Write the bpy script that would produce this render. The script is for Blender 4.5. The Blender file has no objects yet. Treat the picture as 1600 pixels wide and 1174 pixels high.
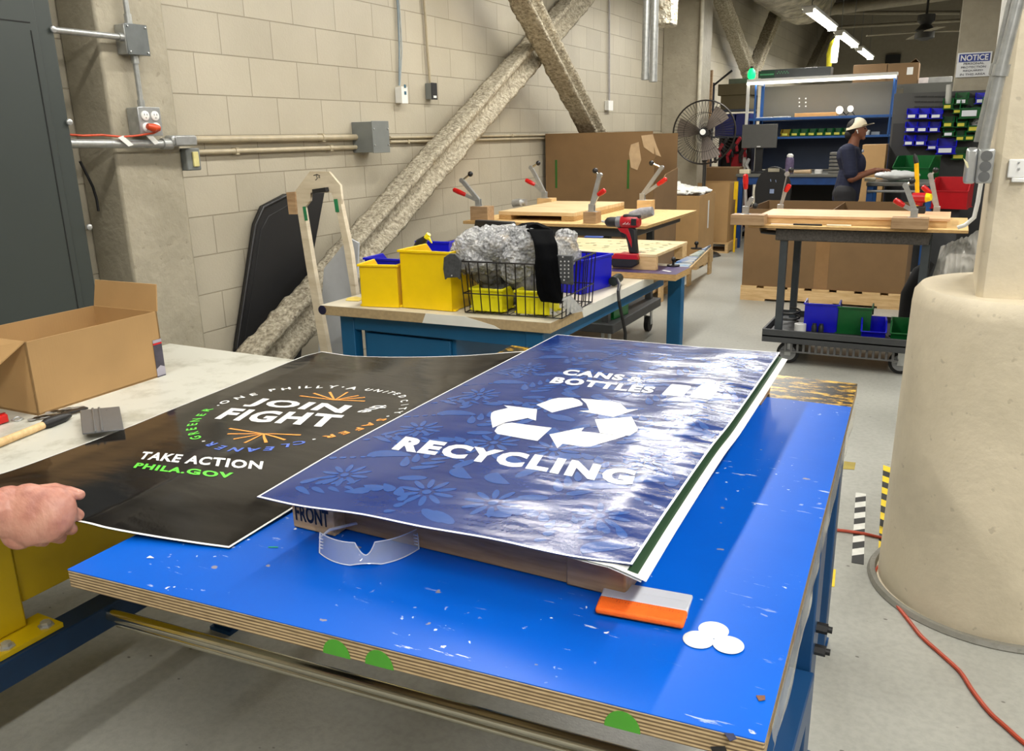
import bpy, bmesh, math, random
from mathutils import Vector, Matrix, noise, geometry
random.seed(7)
PI = math.pi
sc = bpy.context.scene
COL = sc.collection

# ------------------------------------------------------------------ camera
F_PX, CX, CY, EYE = 1290.0, 800.0, 587.0, 1.55
_d = Vector((702, 200 - CY, F_PX)).normalized()
_h = Vector((-CX, 200 + .023 * 1502 - CY, F_PX))
_u = _d.cross(_h).normalized()
if _u.y > 0: _u = -_u
_r = _d.cross(_u)
if _r.x < 0: _r = -_r
def _w(v): return Vector((v.dot(_r), v.dot(_d), v.dot(_u)))
cam_d = bpy.data.cameras.new('camera'); cam = bpy.data.objects.new('camera', cam_d); COL.objects.link(cam)
ax, ay, az = _w(Vector((1, 0, 0))), _w(Vector((0, -1, 0))), _w(Vector((0, 0, -1)))
cam.matrix_world = Matrix(((ax.x, ay.x, az.x, 0), (ax.y, ay.y, az.y, 0), (ax.z, ay.z, az.z, EYE), (0, 0, 0, 1)))
cam_d.sensor_width = 36.0; cam_d.lens = 36.0 * F_PX / 1600.0; cam_d.clip_start = .05; cam_d.clip_end = 200
sc.camera = cam
# photo pixel -> point on a real plane of the room (used to read positions off the photograph)
def ray(px, py): return _w(Vector((px - CX, py - CY, F_PX)))
O = Vector((0, 0, EYE))
def PZ(px, py, z): r = ray(px, py); return O + r * ((z - EYE) / r.z)
def PX(px, py, x): r = ray(px, py); return O + r * (x / r.x)
def PY(px, py, y): r = ray(px, py); return O + r * (y / r.y)
def PD(px, py, dist): return O + ray(px, py) * (dist / F_PX)
def project(p):
    q = p - O; v = q.x * _r + q.y * _d + q.z * _u
    return CX + F_PX * v.x / v.z, CY + F_PX * v.y / v.z

# ------------------------------------------------------------------ view + world
vs = sc.view_settings
vs.view_transform = 'Standard'; vs.look = 'None'; vs.gamma = 1.0; vs.use_curve_mapping = False
vs.exposure = 0.3
wd = bpy.data.worlds.new('hall_air'); sc.world = wd; wd.use_nodes = True
wd.node_tree.nodes['Background'].inputs[0].default_value = (.62, .6, .55, 1)
wd.node_tree.nodes['Background'].inputs[1].default_value = .25

# ------------------------------------------------------------------ materials
def lin(c):
    c = [x / 255 for x in c]
    return tuple(x / 12.92 if x <= .04045 else ((x + .055) / 1.055) ** 2.4 for x in c) + (1,)
class NT:
    def __init__(s, name):
        s.m = bpy.data.materials.new(name); s.m.use_nodes = True; s.t = s.m.node_tree
        s.b = s.t.nodes['Principled BSDF']; s.co = None
    def n(s, typ, **kw):
        nd = s.t.nodes.new(typ)
        for k, v in kw.items():
            if k.startswith('i_'):
                key = k[2:]; key = int(key) if key.isdigit() else key.replace('_', ' ')
                nd.inputs[key].default_value = v
            else: setattr(nd, k, v)
        return nd
    def l(s, a, b): s.t.links.new(a, b)
    def coord(s, scale=(1, 1, 1), rot=(0, 0, 0)):
        if s.co is None: s.co = s.n('ShaderNodeTexCoord')
        mp = s.n('ShaderNodeMapping'); mp.inputs['Scale'].default_value = scale; mp.inputs['Rotation'].default_value = rot
        s.l(s.co.outputs['Object'], mp.inputs['Vector']); return mp.outputs['Vector']
    def noise(s, sc_, scale=(1, 1, 1), detail=4, rough=.55, rot=(0, 0, 0)):
        nd = s.n('ShaderNodeTexNoise', i_Scale=sc_, i_Detail=detail, i_Roughness=rough)
        s.l(s.coord(scale, rot), nd.inputs['Vector']); return nd.outputs['Fac']
    def ramp(s, fac, stops):
        r = s.n('ShaderNodeValToRGB'); e = r.color_ramp.elements
        while len(e) < len(stops): e.new(.5)
        for q, (p, c) in zip(e, stops): q.position = p; q.color = c
        s.l(fac, r.inputs[0]); return r.outputs[0]
    def mix(s, fac, a, b, mode='MIX'):
        m = s.n('ShaderNodeMix', data_type='RGBA', blend_type=mode)
        for inp, v in ((m.inputs[0], fac), (m.inputs[6], a), (m.inputs[7], b)):
            if isinstance(v, (float, int)): inp.default_value = v
            elif isinstance(v, tuple): inp.default_value = v
            else: s.l(v, inp)
        return m.outputs[2]
    def math(s, op, a, b=0.0):
        m = s.n('ShaderNodeMath', operation=op)
        for i, v in enumerate((a, b)):
            if isinstance(v, (float, int)): m.inputs[i].default_value = v
            else: s.l(v, m.inputs[i])
        return m.outputs[0]
    def bump(s, h, strength=.3, dist=.01):
        b = s.n('ShaderNodeBump', i_Strength=strength, i_Distance=dist)
        s.l(h, b.inputs['Height']); s.l(b.outputs[0], s.b.inputs['Normal'])
    def base(s, c): 
        if isinstance(c, tuple): s.b.inputs['Base Color'].default_value = c
        else: s.l(c, s.b.inputs['Base Color'])
MATS = {}
def mat(name, rgb, rough=.5, metal=0.0, var=.12, vs_=14, bump=0.0, bs=60, coat=0.0, alpha=1.0, spec=.5, stretch=(1, 1, 1), rgb2=None):
    if name in MATS: return MATS[name]
    k = NT(name); c = lin(rgb)
    dark = lin(rgb2) if rgb2 else tuple(x * (1 - var) for x in c[:3]) + (1,)
    lite = c if rgb2 else tuple(min(1, x * (1 + var)) for x in c[:3]) + (1,)
    if var > 0 or rgb2: k.base(k.ramp(k.noise(vs_, stretch), [(.32, dark), (.68, lite)]))
    else: k.base(c)
    k.b.inputs['Roughness'].default_value = rough; k.b.inputs['Metallic'].default_value = metal
    k.b.inputs['Coat Weight'].default_value = coat; k.b.inputs['Coat Roughness'].default_value = .1
    k.b.inputs['Specular IOR Level'].default_value = spec; k.b.inputs['Alpha'].default_value = alpha
    if bump: k.bump(k.noise(bs, stretch), bump, .004)
    MATS[name] = k.m; return k.m
def emis(name, rgb, st):
    if name in MATS: return MATS[name]
    k = NT(name); k.base(lin(rgb)); k.b.inputs['Emission Color'].default_value = lin(rgb); k.b.inputs['Emission Strength'].default_value = st
    MATS[name] = k.m; return k.m

def m_blocks():
    k = NT('painted_block_wall')
    sx = k.n('ShaderNodeSeparateXYZ'); 
    if k.co is None: k.co = k.n('ShaderNodeTexCoord')
    k.l(k.co.outputs['Object'], sx.inputs[0])
    cb = k.n('ShaderNodeCombineXYZ'); k.l(k.math('ADD', sx.outputs[1], .2245), cb.inputs[0]); k.l(k.math('ADD', sx.outputs[2], BLK_Z), cb.inputs[1])
    br = k.n('ShaderNodeTexBrick', offset=.5, i_Scale=1.0, i_Mortar_Size=.0035, i_Mortar_Smooth=.3, i_Bias=0.0, i_Brick_Width=BLK_W, i_Row_Height=BLK_H)
    br.inputs['Color1'].default_value = (.9, .9, .9, 1); br.inputs['Color2'].default_value = (1, 1, 1, 1); br.inputs['Mortar'].default_value = (.62, .6, .56, 1)
    k.l(cb.outputs[0], br.inputs['Vector'])
    ns = k.noise(1.1, detail=6); fine = k.noise(90, detail=3)
    base = k.ramp(ns, [(.3, lin((176, 168, 149))), (.7, lin((192, 184, 165)))])
    k.base(k.mix(1.0, base, br.outputs['Color'], 'MULTIPLY'))
    inv = k.math('SUBTRACT', 1.0, br.outputs['Fac'])
    h = k.math('ADD', k.math('MULTIPLY', inv, 1.0), k.math('MULTIPLY', k.math('ADD', fine, k.noise(18)), .28))
    k.bump(h, .55, .008); k.b.inputs['Roughness'].default_value = .42
    return k.m
def m_paint(name, rgb, rgb2, rough=.45, bs=30, st=.4):
    k = NT(name); n1 = k.noise(3.5, detail=8, rough=.65)
    c = k.ramp(n1, [(.3, lin(rgb2)), (.62, lin(rgb))])
    pits = k.ramp(k.noise(26, detail=2), [(.27, (.35, .33, .3, 1)), (.31, (1, 1, 1, 1))])
    k.base(k.mix(.3, c, pits, 'MULTIPLY'))
    k.bump(k.math('ADD', k.noise(bs, detail=6), k.math('MULTIPLY', k.noise(bs / 6, detail=3), 1.5)), st, .012)
    k.b.inputs['Roughness'].default_value = rough; return k.m
def m_floor():
    k = NT('grey_epoxy_floor'); n1 = k.noise(.9, detail=8, rough=.6); n2 = k.noise(45, detail=3)
    c = k.ramp(n1, [(.3, lin((150, 150, 142))), (.55, lin((170, 170, 162))), (.75, lin((180, 180, 171)))])
    c = k.mix(.35, c, k.ramp(n2, [(.35, (.75, .75, .75, 1)), (.6, (1.1, 1.1, 1.1, 1))]), 'MULTIPLY')
    vo = k.n('ShaderNodeTexVoronoi', i_Scale=9.0); k.l(k.coord((1, 1.6, 1)), vo.inputs['Vector'])
    spk = k.ramp(vo.outputs['Distance'], [(.045, (.2, .19, .17, 1)), (.07, (1, 1, 1, 1))])
    scuff = k.ramp(k.noise(6, (1, 5, 1), detail=9, rough=.75, rot=(0, 0, .9)), [(.66, (1, 1, 1, 1)), (.74, (.5, .5, .48, 1))])
    k.base(k.mix(.6, k.mix(.8, c, spk, 'MULTIPLY'), scuff, 'MULTIPLY'))
    k.bump(k.noise(120, detail=2), .22, .003)
    k.l(k.ramp(n1, [(.3, (.30, .30, .30, 1)), (.7, (.42, .42, .42, 1))]), k.b.inputs['Roughness']); return k.m
def m_fireproof():
    k = NT('sprayed_fireproofing'); n1 = k.noise(38, detail=8, rough=.7)
    vo = k.n('ShaderNodeTexVoronoi', i_Scale=55.0); k.l(k.coord(), vo.inputs['Vector'])
    c = k.ramp(n1, [(.36, lin((122, 113, 96))), (.5, lin((168, 159, 138))), (.64, lin((202, 194, 174)))])
    k.base(c); k.bump(k.math('ADD', n1, k.math('MULTIPLY', vo.outputs['Distance'], .6)), .7, .02)
    k.b.inputs['Roughness'].default_value = .9; return k.m
def m_ply_edge(name, a, b, axis=2, freq=330):
    k = NT(name)
    if k.co is None: k.co = k.n('ShaderNodeTexCoord')
    wv = k.n('ShaderNodeTexWave', i_Scale=freq / 6.2, i_Distortion=3.5, i_Detail=3.0, i_Detail_Scale=.6); wv.bands_direction = 'Z'
    k.l(k.coord((.06, .06, 1)), wv.inputs['Vector'])
    c = k.ramp(wv.outputs['Fac'], [(.25, lin(a)), (.7, lin(b))])
    k.base(k.mix(.5, c, k.ramp(k.noise(40, (1, 1, 4)), [(.35, (.6, .57, .5, 1)), (.6, (1, 1, 1, 1))]), 'MULTIPLY'))
    k.b.inputs['Roughness'].default_value = .7; k.bump(k.noise(90, (1, 1, 5)), .4, .003); return k.m
def m_wood(name, a, b, stretch=(1, 9, 9), sc_=7, rough=.6):
    k = NT(name); n1 = k.noise(sc_, stretch, detail=6, rough=.6)
    c = k.ramp(n1, [(.3, lin(b)), (.65, lin(a))])
    kn = k.n('ShaderNodeTexVoronoi', i_Scale=2.2); k.l(k.coord(stretch), kn.inputs['Vector'])
    k.base(k.mix(.5, c, k.ramp(kn.outputs['Distance'], [(.05, (.5, .38, .25, 1)), (.12, (1, 1, 1, 1))]), 'MULTIPLY'))
    k.b.inputs['Roughness'].default_value = rough; k.bump(n1, .2, .003); return k.m
def m_card(name, rgb):
    k = NT(name); c = lin(rgb)
    n1 = k.noise(4, detail=3)
    k.base(k.ramp(n1, [(.3, tuple(x * .9 for x in c[:3]) + (1,)), (.7, tuple(x * 1.06 for x in c[:3]) + (1,))]))
    k.bump(k.noise(160, (1, 1, .1), detail=2), .12, .002); k.b.inputs['Roughness'].default_value = .62; return k.m
def m_bluetop():
    k = NT('blue_vinyl_tabletop'); c = lin((0, 97, 226))
    wn = k.n('ShaderNodeTexNoise', i_Scale=70.0, i_Detail=3.0); k.l(k.coord(), wn.inputs['Vector'])
    def warped(scale, amt):
        ad = k.n('ShaderNodeMix', data_type='RGBA', blend_type='LINEAR_LIGHT'); ad.inputs[0].default_value = amt; k.l(k.coord(scale), ad.inputs[6]); k.l(wn.outputs['Color'], ad.inputs[7]); return ad.outputs[2]
    v1 = k.n('ShaderNodeTexVoronoi', i_Scale=34.0, i_Randomness=1.0); k.l(warped((1, 1, .0), .012), v1.inputs['Vector'])
    msk = k.ramp(k.noise(3.3, detail=3), [(.46, (0, 0, 0, 1)), (.6, (1, 1, 1, 1))])
    dots = k.ramp(v1.outputs['Distance'], [(.075, (1, 1, 1, 1)), (.12, (0, 0, 0, 1))])
    v2 = k.n('ShaderNodeTexVoronoi', i_Scale=11.0); k.l(warped((1.0, 1.3, 0), .012), v2.inputs['Vector'])
    spots = k.ramp(v2.outputs['Distance'], [(.055, (1, 1, 1, 1)), (.075, (0, 0, 0, 1))])
    scr = k.ramp(k.noise(13, (1, 7, 1), detail=6, rough=.62, rot=(0, 0, 1.2)), [(.655, (0, 0, 0, 1)), (.68, (1, 1, 1, 1))])
    base = k.ramp(k.noise(2.4), [(.3, lin((0, 84, 188))), (.7, lin((0, 92, 200)))])
    c1 = k.mix(k.math('MULTIPLY', dots, msk), base, lin((222, 228, 232)))
    c2 = k.mix(k.math('MULTIPLY', spots, .8), c1, lin((150, 140, 128)))
    k.base(k.mix(k.math('MULTIPLY', scr, k.math('MULTIPLY', msk, .8)), c2, lin((205, 215, 228))))
    k.b.inputs['Roughness'].default_value = .36; k.b.inputs['Specular IOR Level'].default_value = .28; k.bump(k.noise(9, detail=5), .08, .004); return k.m
def m_gloss(name, rgb, rough=.13, crinkle=.25, rgb2=None, side=False):
    k = NT(name)
    if rgb2: k.base(k.ramp(k.noise(5), [(.35, lin(rgb2)), (.65, lin(rgb))]))
    else: k.base(lin(rgb))
    k.b.inputs['Roughness'].default_value = rough; k.b.inputs['Specular IOR Level'].default_value = .85 if side else .45
    n = k.math('ADD', k.noise(6, (1, 2.6, 1), detail=2.2, rough=.42, rot=(0, 0, -.7)), k.math('MULTIPLY', k.noise(120, detail=3), .05))
    if side:
        sx = k.n('ShaderNodeSeparateXYZ'); k.l(k.co.outputs['Object'], sx.inputs[0])
        mk = k.n('ShaderNodeMapRange'); mk.interpolation_type = 'SMOOTHSTEP'; mk.inputs[1].default_value = -.12; mk.inputs[2].default_value = .2; mk.inputs[3].default_value = .12; mk.inputs[4].default_value = 1.0
        k.l(k.math('ADD', sx.outputs[0], k.math('MULTIPLY', k.noise(3, detail=2), .3)), mk.inputs[0]); n = k.math('MULTIPLY', n, mk.outputs[0]); mr = k.n('ShaderNodeMapRange'); mr.inputs[1].default_value = .1; mr.inputs[2].default_value = 1; mr.inputs[3].default_value = rough; mr.inputs[4].default_value = rough + .07; k.l(mk.outputs[0], mr.inputs[0]); k.l(mr.outputs[0], k.b.inputs['Roughness'])
    k.bump(n, crinkle, .012); return k.m
def m_mottle():
    k = NT('yellow_black_mottled_film')
    n = k.noise(15, (1, 2.6, 1), detail=6, rough=.8)
    c = k.ramp(n, [(.485, lin((12, 12, 10))), (.52, lin((70, 52, 20))), (.56, lin((196, 150, 30))), (.72, lin((226, 196, 80)))])
    k.base(c); k.b.inputs['Roughness'].default_value = .3; return k.m
def m_stripe(name, a, b):
    k = NT(name); sx = k.n('ShaderNodeSeparateXYZ'); k.co = k.n('ShaderNodeTexCoord'); k.l(k.co.outputs['Object'], sx.inputs[0])
    t = k.math('FRACT', k.math('MULTIPLY', k.math('ADD', sx.outputs[1], k.math('MULTIPLY', sx.outputs[0], -.55)), 1 / .105))
    k.base(k.mix(k.math('GREATER_THAN', t, .5), lin(a), lin(b))); k.b.inputs['Roughness'].default_value = .5; return k.m
def m_glass(name, rgb=(235, 240, 245), rough=.05, alpha=.25):
    k = NT(name); k.base(lin(rgb)); k.b.inputs['Roughness'].default_value = rough
    k.b.inputs['Alpha'].default_value = alpha; k.b.inputs['Specular IOR Level'].default_value = .9; k.b.inputs['Coat Weight'].default_value = 1.0
    k.bump(k.noise(30), .1, .003); return k.m
BLK_H, BLK_W, BLK_Z = .2074, .389, .0606
LAMP = 54.0

# ------------------------------------------------------------------ geometry helpers
class G:
    def __init__(s): s.v = []; s.f = []; s.mi = []; s.cur = 0
    def add(s, vs_, fs):
        b = len(s.v); s.v += [Vector(p) for p in vs_]; s.f += [tuple(b + i for i in f) for f in fs]; s.mi += [s.cur] * len(fs); return s
    def box(s, c, d, rot=None):
        c = Vector(c); h = [x / 2 for x in d]; R = rot if rot is not None else Matrix.Identity(3)
        vs_ = [c + R @ Vector((sx * h[0], sy * h[1], sz * h[2])) for sx in (-1, 1) for sy in (-1, 1) for sz in (-1, 1)]
        return s.add(vs_, [(0, 1, 3, 2), (4, 6, 7, 5), (0, 4, 5, 1), (2, 3, 7, 6), (0, 2, 6, 4), (1, 5, 7, 3)])
    def bb(s, x0, x1, y0, y1, z0, z1): return s.box(((x0 + x1) / 2, (y0 + y1) / 2, (z0 + z1) / 2), (abs(x1 - x0), abs(y1 - y0), abs(z1 - z0)))
    def bar(s, a, b, w, t, up=(0, 0, 1)):
        a = Vector(a); b = Vector(b); ax_ = (b - a); L = ax_.length; ax_.normalize(); u = Vector(up)
        if abs(ax_.dot(u)) > .98: u = Vector((0, 1, 0))
        x = ax_.cross(u).normalized(); y = x.cross(ax_).normalized()
        R = Matrix((x, ax_, y)).transposed(); return s.box((a + b) / 2, (w, L, t), R)
    def tube(s, pts, r, seg=8, caps=True, closed=False):
        pts = [Vector(p) for p in pts]; n = len(pts); rs = r if isinstance(r, (list, tuple)) else [r] * n
        prev = None; rings = []
        for i, p in enumerate(pts):
            if closed: t = pts[(i + 1) % n] - pts[i - 1]
            else: t = pts[min(i + 1, n - 1)] - pts[max(i - 1, 0)]
            t = t.normalized() if t.length > 1e-9 else Vector((0, 0, 1))
            if prev is None:
                a = Vector((0, 0, 1)) if abs(t.z) < .9 else Vector((1, 0, 0)); x = t.cross(a).normalized()
            else: x = (prev - t * prev.dot(t)); x = x.normalized() if x.length > 1e-6 else t.orthogonal().normalized()
            prev = x; y = t.cross(x)
            rings.append([p + (x * math.cos(2 * PI * k / seg) + y * math.sin(2 * PI * k / seg)) * rs[i] for k in range(seg)])
        vs_ = [q for rg in rings for q in rg]; fs = []
        for i in range(n if closed else n - 1):
            j = (i + 1) % n
            for k in range(seg):
                k2 = (k + 1) % seg; fs.append((i * seg + k, i * seg + k2, j * seg + k2, j * seg + k))
        if caps and not closed: fs.append(tuple(range(seg))[::-1]); fs.append(tuple((n - 1) * seg + k for k in range(seg)))
        return s.add(vs_, fs)
    def cyl(s, a, b, r, r2=None, seg=20): return s.tube([a, b], [r, r if r2 is None else r2], seg)
    def lathe(s, prof, c=(0, 0, 0), seg=32, ax=Vector((0, 0, 1))):
        c = Vector(c); x = ax.orthogonal().normalized(); y = ax.cross(x); vs_ = []; fs = []
        for r, z in prof:
            for k in range(seg):
                a = 2 * PI * k / seg; vs_.append(c + ax * z + (x * math.cos(a) + y * math.sin(a)) * r)
        for i in range(len(prof) - 1):
            for k in range(seg):
                k2 = (k + 1) % seg; fs.append((i * seg + k, i * seg + k2, (i + 1) * seg + k2, (i + 1) * seg + k))
        fs.append(tuple(range(seg))[::-1]); fs.append(tuple((len(prof) - 1) * seg + k for k in range(seg)))
        return s.add(vs_, fs)
    def prism(s, pts, off):
        pts = [Vector(p) for p in pts]; off = Vector(off); n = len(pts)
        fs = [tuple(range(n))[::-1], tuple(range(n, 2 * n))] + [(i, (i + 1) % n, n + (i + 1) % n, n + i) for i in range(n)]
        return s.add(pts + [p + off for p in pts], fs)
    def grid(s, fn, nu, nv):
        vs_ = [fn(i / nu, j / nv) for j in range(nv + 1) for i in range(nu + 1)]
        return s.add(vs_, [(j * (nu + 1) + i, j * (nu + 1) + i + 1, (j + 1) * (nu + 1) + i + 1, (j + 1) * (nu + 1) + i) for j in range(nv) for i in range(nu)])
    def ball(s, c, r, seg=16, R=None):
        c = Vector(c); r = r if isinstance(r, (tuple, list)) else (r, r, r); R = R or Matrix.Identity(3); vs_ = []; fs = []; n = seg // 2
        for i in range(n + 1):
            th = PI * i / n
            for k in range(seg):
                a = 2 * PI * k / seg; vs_.append(c + R @ Vector((r[0] * math.sin(th) * math.cos(a), r[1] * math.sin(th) * math.sin(a), r[2] * math.cos(th))))
        for i in range(n):
            for k in range(seg):
                k2 = (k + 1) % seg; fs.append((i * seg + k, (i + 1) * seg + k, (i + 1) * seg + k2, i * seg + k2))
        return s.add(vs_, fs)
def unit(v): return Vector(v).normalized()
def RZ(a): return Matrix.Rotation(a, 3, 'Z')

ROOT = {}
def mesh_of(name, g, mats, smooth=True, weld=True):
    me = bpy.data.meshes.new(name); me.from_pydata([tuple(p) for p in g.v], [], g.f)
    for m in (mats if isinstance(mats, (list, tuple)) else [mats]): me.materials.append(m)
    me.polygons.foreach_set('material_index', g.mi)
    if weld:
        bm = bmesh.new(); bm.from_mesh(me); bmesh.ops.remove_doubles(bm, verts=bm.verts, dist=1e-6)
        bmesh.ops.recalc_face_normals(bm, faces=bm.faces); bm.to_mesh(me); bm.free()
    if smooth:
        me.polygons.foreach_set('use_smooth', [True] * len(me.polygons)); me.set_sharp_from_angle(angle=math.radians(38))
    return me
def bevel(o, w, seg=2):
    m = o.modifiers.new('bevel', 'BEVEL'); m.width = w; m.segments = seg; m.limit_method = 'ANGLE'; m.angle_limit = math.radians(50); return o
def part(name, g, mats, parent, label=None, bev=0, world=False, smooth=True, kind=None, weld=True):
    me = mesh_of(name, g, mats, smooth, weld); M = ROOT[parent.name]
    if world: me.transform(M.inverted())
    o = bpy.data.objects.new(name, me); COL.objects.link(o); o.parent = parent; ROOT[o.name] = M
    if label: o['label'] = label
    if kind: o['kind'] = kind
    if bev: bevel(o, bev)
    return o
def setp(o, label, cat, group=None, kind=None):
    if label: o['label'] = label
    if cat: o['category'] = cat
    if group: o['group'] = group
    if kind: o['kind'] = kind
    return o
def thing(name, label, cat, loc=(0, 0, 0), rz=0.0, group=None, kind=None):
    o = bpy.data.objects.new(name, None); COL.objects.link(o); o.empty_display_size = .05
    o.location = loc; o.rotation_euler = (0, 0, rz); ROOT[o.name] = Matrix.Translation(Vector(loc)) @ Matrix.Rotation(rz, 4, 'Z')
    return setp(o, label, cat, group, kind)
def single(name, g, mats, label, cat, group=None, bev=0, smooth=True, kind=None, weld=True):
    xs = [p.x for p in g.v]; ys = [p.y for p in g.v]; zs = [p.z for p in g.v]
    b = Vector(((min(xs) + max(xs)) / 2, (min(ys) + max(ys)) / 2, min(zs)))
    me = mesh_of(name, g, mats, smooth, weld); me.transform(Matrix.Translation(-b))
    o = bpy.data.objects.new(name, me); COL.objects.link(o); o.location = b; ROOT[o.name] = Matrix.Translation(b)
    if bev: bevel(o, bev)
    return setp(o, label, cat, group, kind)
def struct(name, g, mats, label=None, bev=0, smooth=True):
    me = mesh_of(name, g, mats, smooth); o = bpy.data.objects.new(name, me); COL.objects.link(o); o['kind'] = 'structure'; ROOT[o.name] = Matrix.Identity(4)
    if label: o['label'] = label
    if bev: bevel(o, bev)
    return o
def dup(src, loc=None, rz=None, label=None, group=None, scale=None):
    def rec(o, par):
        c = o.copy(); COL.objects.link(c)
        if par: c.parent = par
        for ch in list(o.children): rec(ch, c)
        return c
    c = rec(src, None)
    if loc is not None: c.location = loc
    if rz is not None: c.rotation_euler = (0, 0, rz)
    if scale is not None: c.scale = scale
    if label: c['label'] = label
    if group: c['group'] = group
    return c
def text_bm(s, offset=0.0, shear=0.0, space=1.0, res=3):
    cu = bpy.data.curves.new('lettering', 'FONT'); cu.body = s; cu.offset = offset; cu.shear = shear; cu.space_character = space; cu.resolution_u = res; cu.fill_mode = 'BOTH' if False else cu.fill_mode
    o = bpy.data.objects.new('lettering', cu); COL.objects.link(o)
    dg = bpy.context.evaluated_depsgraph_get(); me = bpy.data.meshes.new_from_object(o.evaluated_get(dg))
    bm = bmesh.new(); bm.from_mesh(me); bpy.data.objects.remove(o); bpy.data.curves.remove(cu); bpy.data.meshes.remove(me)
    bmesh.ops.triangulate(bm, faces=bm.faces); return bm
def text_pts(s, **kw):
    bm = text_bm(s, **kw); vs_ = [v.co.copy() for v in bm.verts]; fs = [tuple(v.index for v in f.verts) for f in bm.faces]; bm.free()
    x0 = min(p.x for p in vs_); x1 = max(p.x for p in vs_); y0 = min(p.y for p in vs_); y1 = max(p.y for p in vs_)
    return [((p.x - x0) / (x1 - x0), (p.y - y0) / (y1 - y0)) for p in vs_], fs, (x1 - x0) / (y1 - y0)
def flat_text(g, s, o, ux, uy, w, h, **kw):
    """text laid flat on a plane: o lower-left corner, ux/uy unit directions, w/h size"""
    pts, fs, _ = text_pts(s, **kw); o = Vector(o); ux = Vector(ux); uy = Vector(uy)
    g.add([o + ux * (p[0] * w) + uy * (p[1] * h) for p in pts], fs)
# rounded organic surface: union of blobs, voxel remeshed into one continuous skin
def organic(name, g, m, parent, voxel=.004, smooth_it=6, world=True, label=None):
    o = part(name, g, m, parent, world=world, label=label, weld=False)
    r = o.modifiers.new('skin', 'REMESH'); r.mode = 'VOXEL'; r.voxel_size = voxel; r.use_smooth_shade = True
    s = o.modifiers.new('smooth', 'SMOOTH'); s.factor = .6; s.iterations = smooth_it
    return o

# ------------------------------------------------------------------ common materials
galv = mat('galvanised_steel', (172, 174, 172), .34, .6, .15, 30)
steel = mat('zinc_steel', (184, 186, 186), .28, .6, .1, 30)
chrome = mat('polished_steel_tube', (206, 202, 186), .17, 1.0, .05)
beige_pipe = mat('beige_painted_pipe', (176, 164, 138), .35)
greybox = mat('grey_painted_steel', (122, 126, 124), .4, .1, .05)
cab_m = mat('dark_grey_cabinet_paint', (57, 63, 61), .42, .0, .04, 3)
black = mat('black_plastic', (22, 22, 24), .45, 0, .1)
rubber = mat('black_rubber', (16, 16, 16), .7, 0, .1)
white_p = mat('white_plastic', (232, 232, 228), .4, 0, .03)
red_p = mat('red_rubber_grip', (200, 24, 22), .32, 0, .06)
blue_steel = mat('blue_painted_steel', (22, 92, 136), .38, .1, .07, 5, bump=.08, bs=40)
navy_steel = mat('navy_painted_steel', (20, 66, 112), .36, .1, .08, 6)
shelf_blue = mat('shelf_blue_paint', (42, 92, 160), .4, .1, .06)
yel_bin = mat('yellow_polypropylene', (247, 208, 0), .38, 0, .03)
blu_bin = mat('blue_polypropylene', (6, 10, 190), .35, 0, .06)
grn_bin = mat('green_polypropylene', (0, 92, 38), .38, 0, .06)
red_bin = mat('red_polypropylene', (186, 12, 26), .4, 0, .06)
card_m = m_card('cardboard', (176, 140, 92)); card_d = m_card('brown_cardboard', (122, 94, 60)); card_in = m_card('cardboard_inside', (168, 132, 84))
wood_l = m_wood('light_pine', (222, 190, 140), (196, 158, 106)); wood_d = m_wood('aged_wood', (176, 146, 110), (140, 110, 78)); ply_f = m_wood('plywood_face', (224, 200, 158), (196, 166, 120), (1, 6, 1), 3)
ply_e = m_ply_edge('plywood_edge', (112, 92, 66), (196, 172, 132)); ply_e2 = m_ply_edge('fixture_plywood_edge', (150, 110, 60), (222, 186, 126), freq=260)
conc = m_paint('beige_painted_concrete', (168, 160, 141), (150, 143, 124), .55, 26, .5); conc2 = m_paint('column_base_paint', (216, 204, 179), (198, 187, 163), .5, 26, .22)
firep = m_fireproof()
wht_lam = NT('white_laminate'); wht_lam.base(wht_lam.mix(.8, wht_lam.ramp(wht_lam.noise(5, detail=8, rough=.7), [(.36, lin((168, 166, 152))), (.5, lin((198, 197, 186)))]), wht_lam.ramp(wht_lam.noise(9, (1, 4, 1), detail=8, rough=.8, rot=(0, 0, .6)), [(.68, (1, 1, 1, 1)), (.73, (.55, .5, .4, 1))]), 'MULTIPLY')); wht_lam.b.inputs['Roughness'].default_value = .35; wht_lam = wht_lam.m
cart_g = mat('dark_grey_cart_plastic', (62, 64, 66), .55, 0, .08)
tube_on = emis('lit_tube', (255, 250, 232), 9.0)

# ------------------------------------------------------------------ lamps of the hall: two rows of hanging strip lights running down the room, plus an added fill row
def strip_light(x, y, z, label, power):
    t = thing('strip_light', label, 'ceiling light', (x, y, z), 0, 'hanging strip lights in rows down the hall')
    g = G().bb(-.09, .09, -1.2, 1.2, .045, .085); part('housing', g, white_p, t, bev=.006)
    for sx in (-.042, .042): part('tube', G().cyl((sx, -1.18, .022), (sx, 1.18, .022), .018, seg=12), tube_on, t)
    for sy in (-1, 1):
        part('end_cap', G().box((0, sy * 1.2, .03), (.13, .03, .075)), white_p, t)
        part('hanging_cable', G().cyl((0, sy * .9, .08), (0, sy * .9, 4.98 - z), .006, seg=6), greybox, t)
    ld = bpy.data.lights.new('tube_light', 'AREA'); ld.shape = 'RECTANGLE'; ld.size = .18; ld.size_y = 2.36; ld.energy = power; ld.color = (1.0, .975, .925)
    lo = bpy.data.objects.new('tube_light', ld); COL.objects.link(lo); lo.parent = t; lo.location = (0, 0, -.002)
    return t
pos = ['first of the visible row, beside the wrapped duct', 'second of the visible row', 'third and smallest of the visible row']
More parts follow.
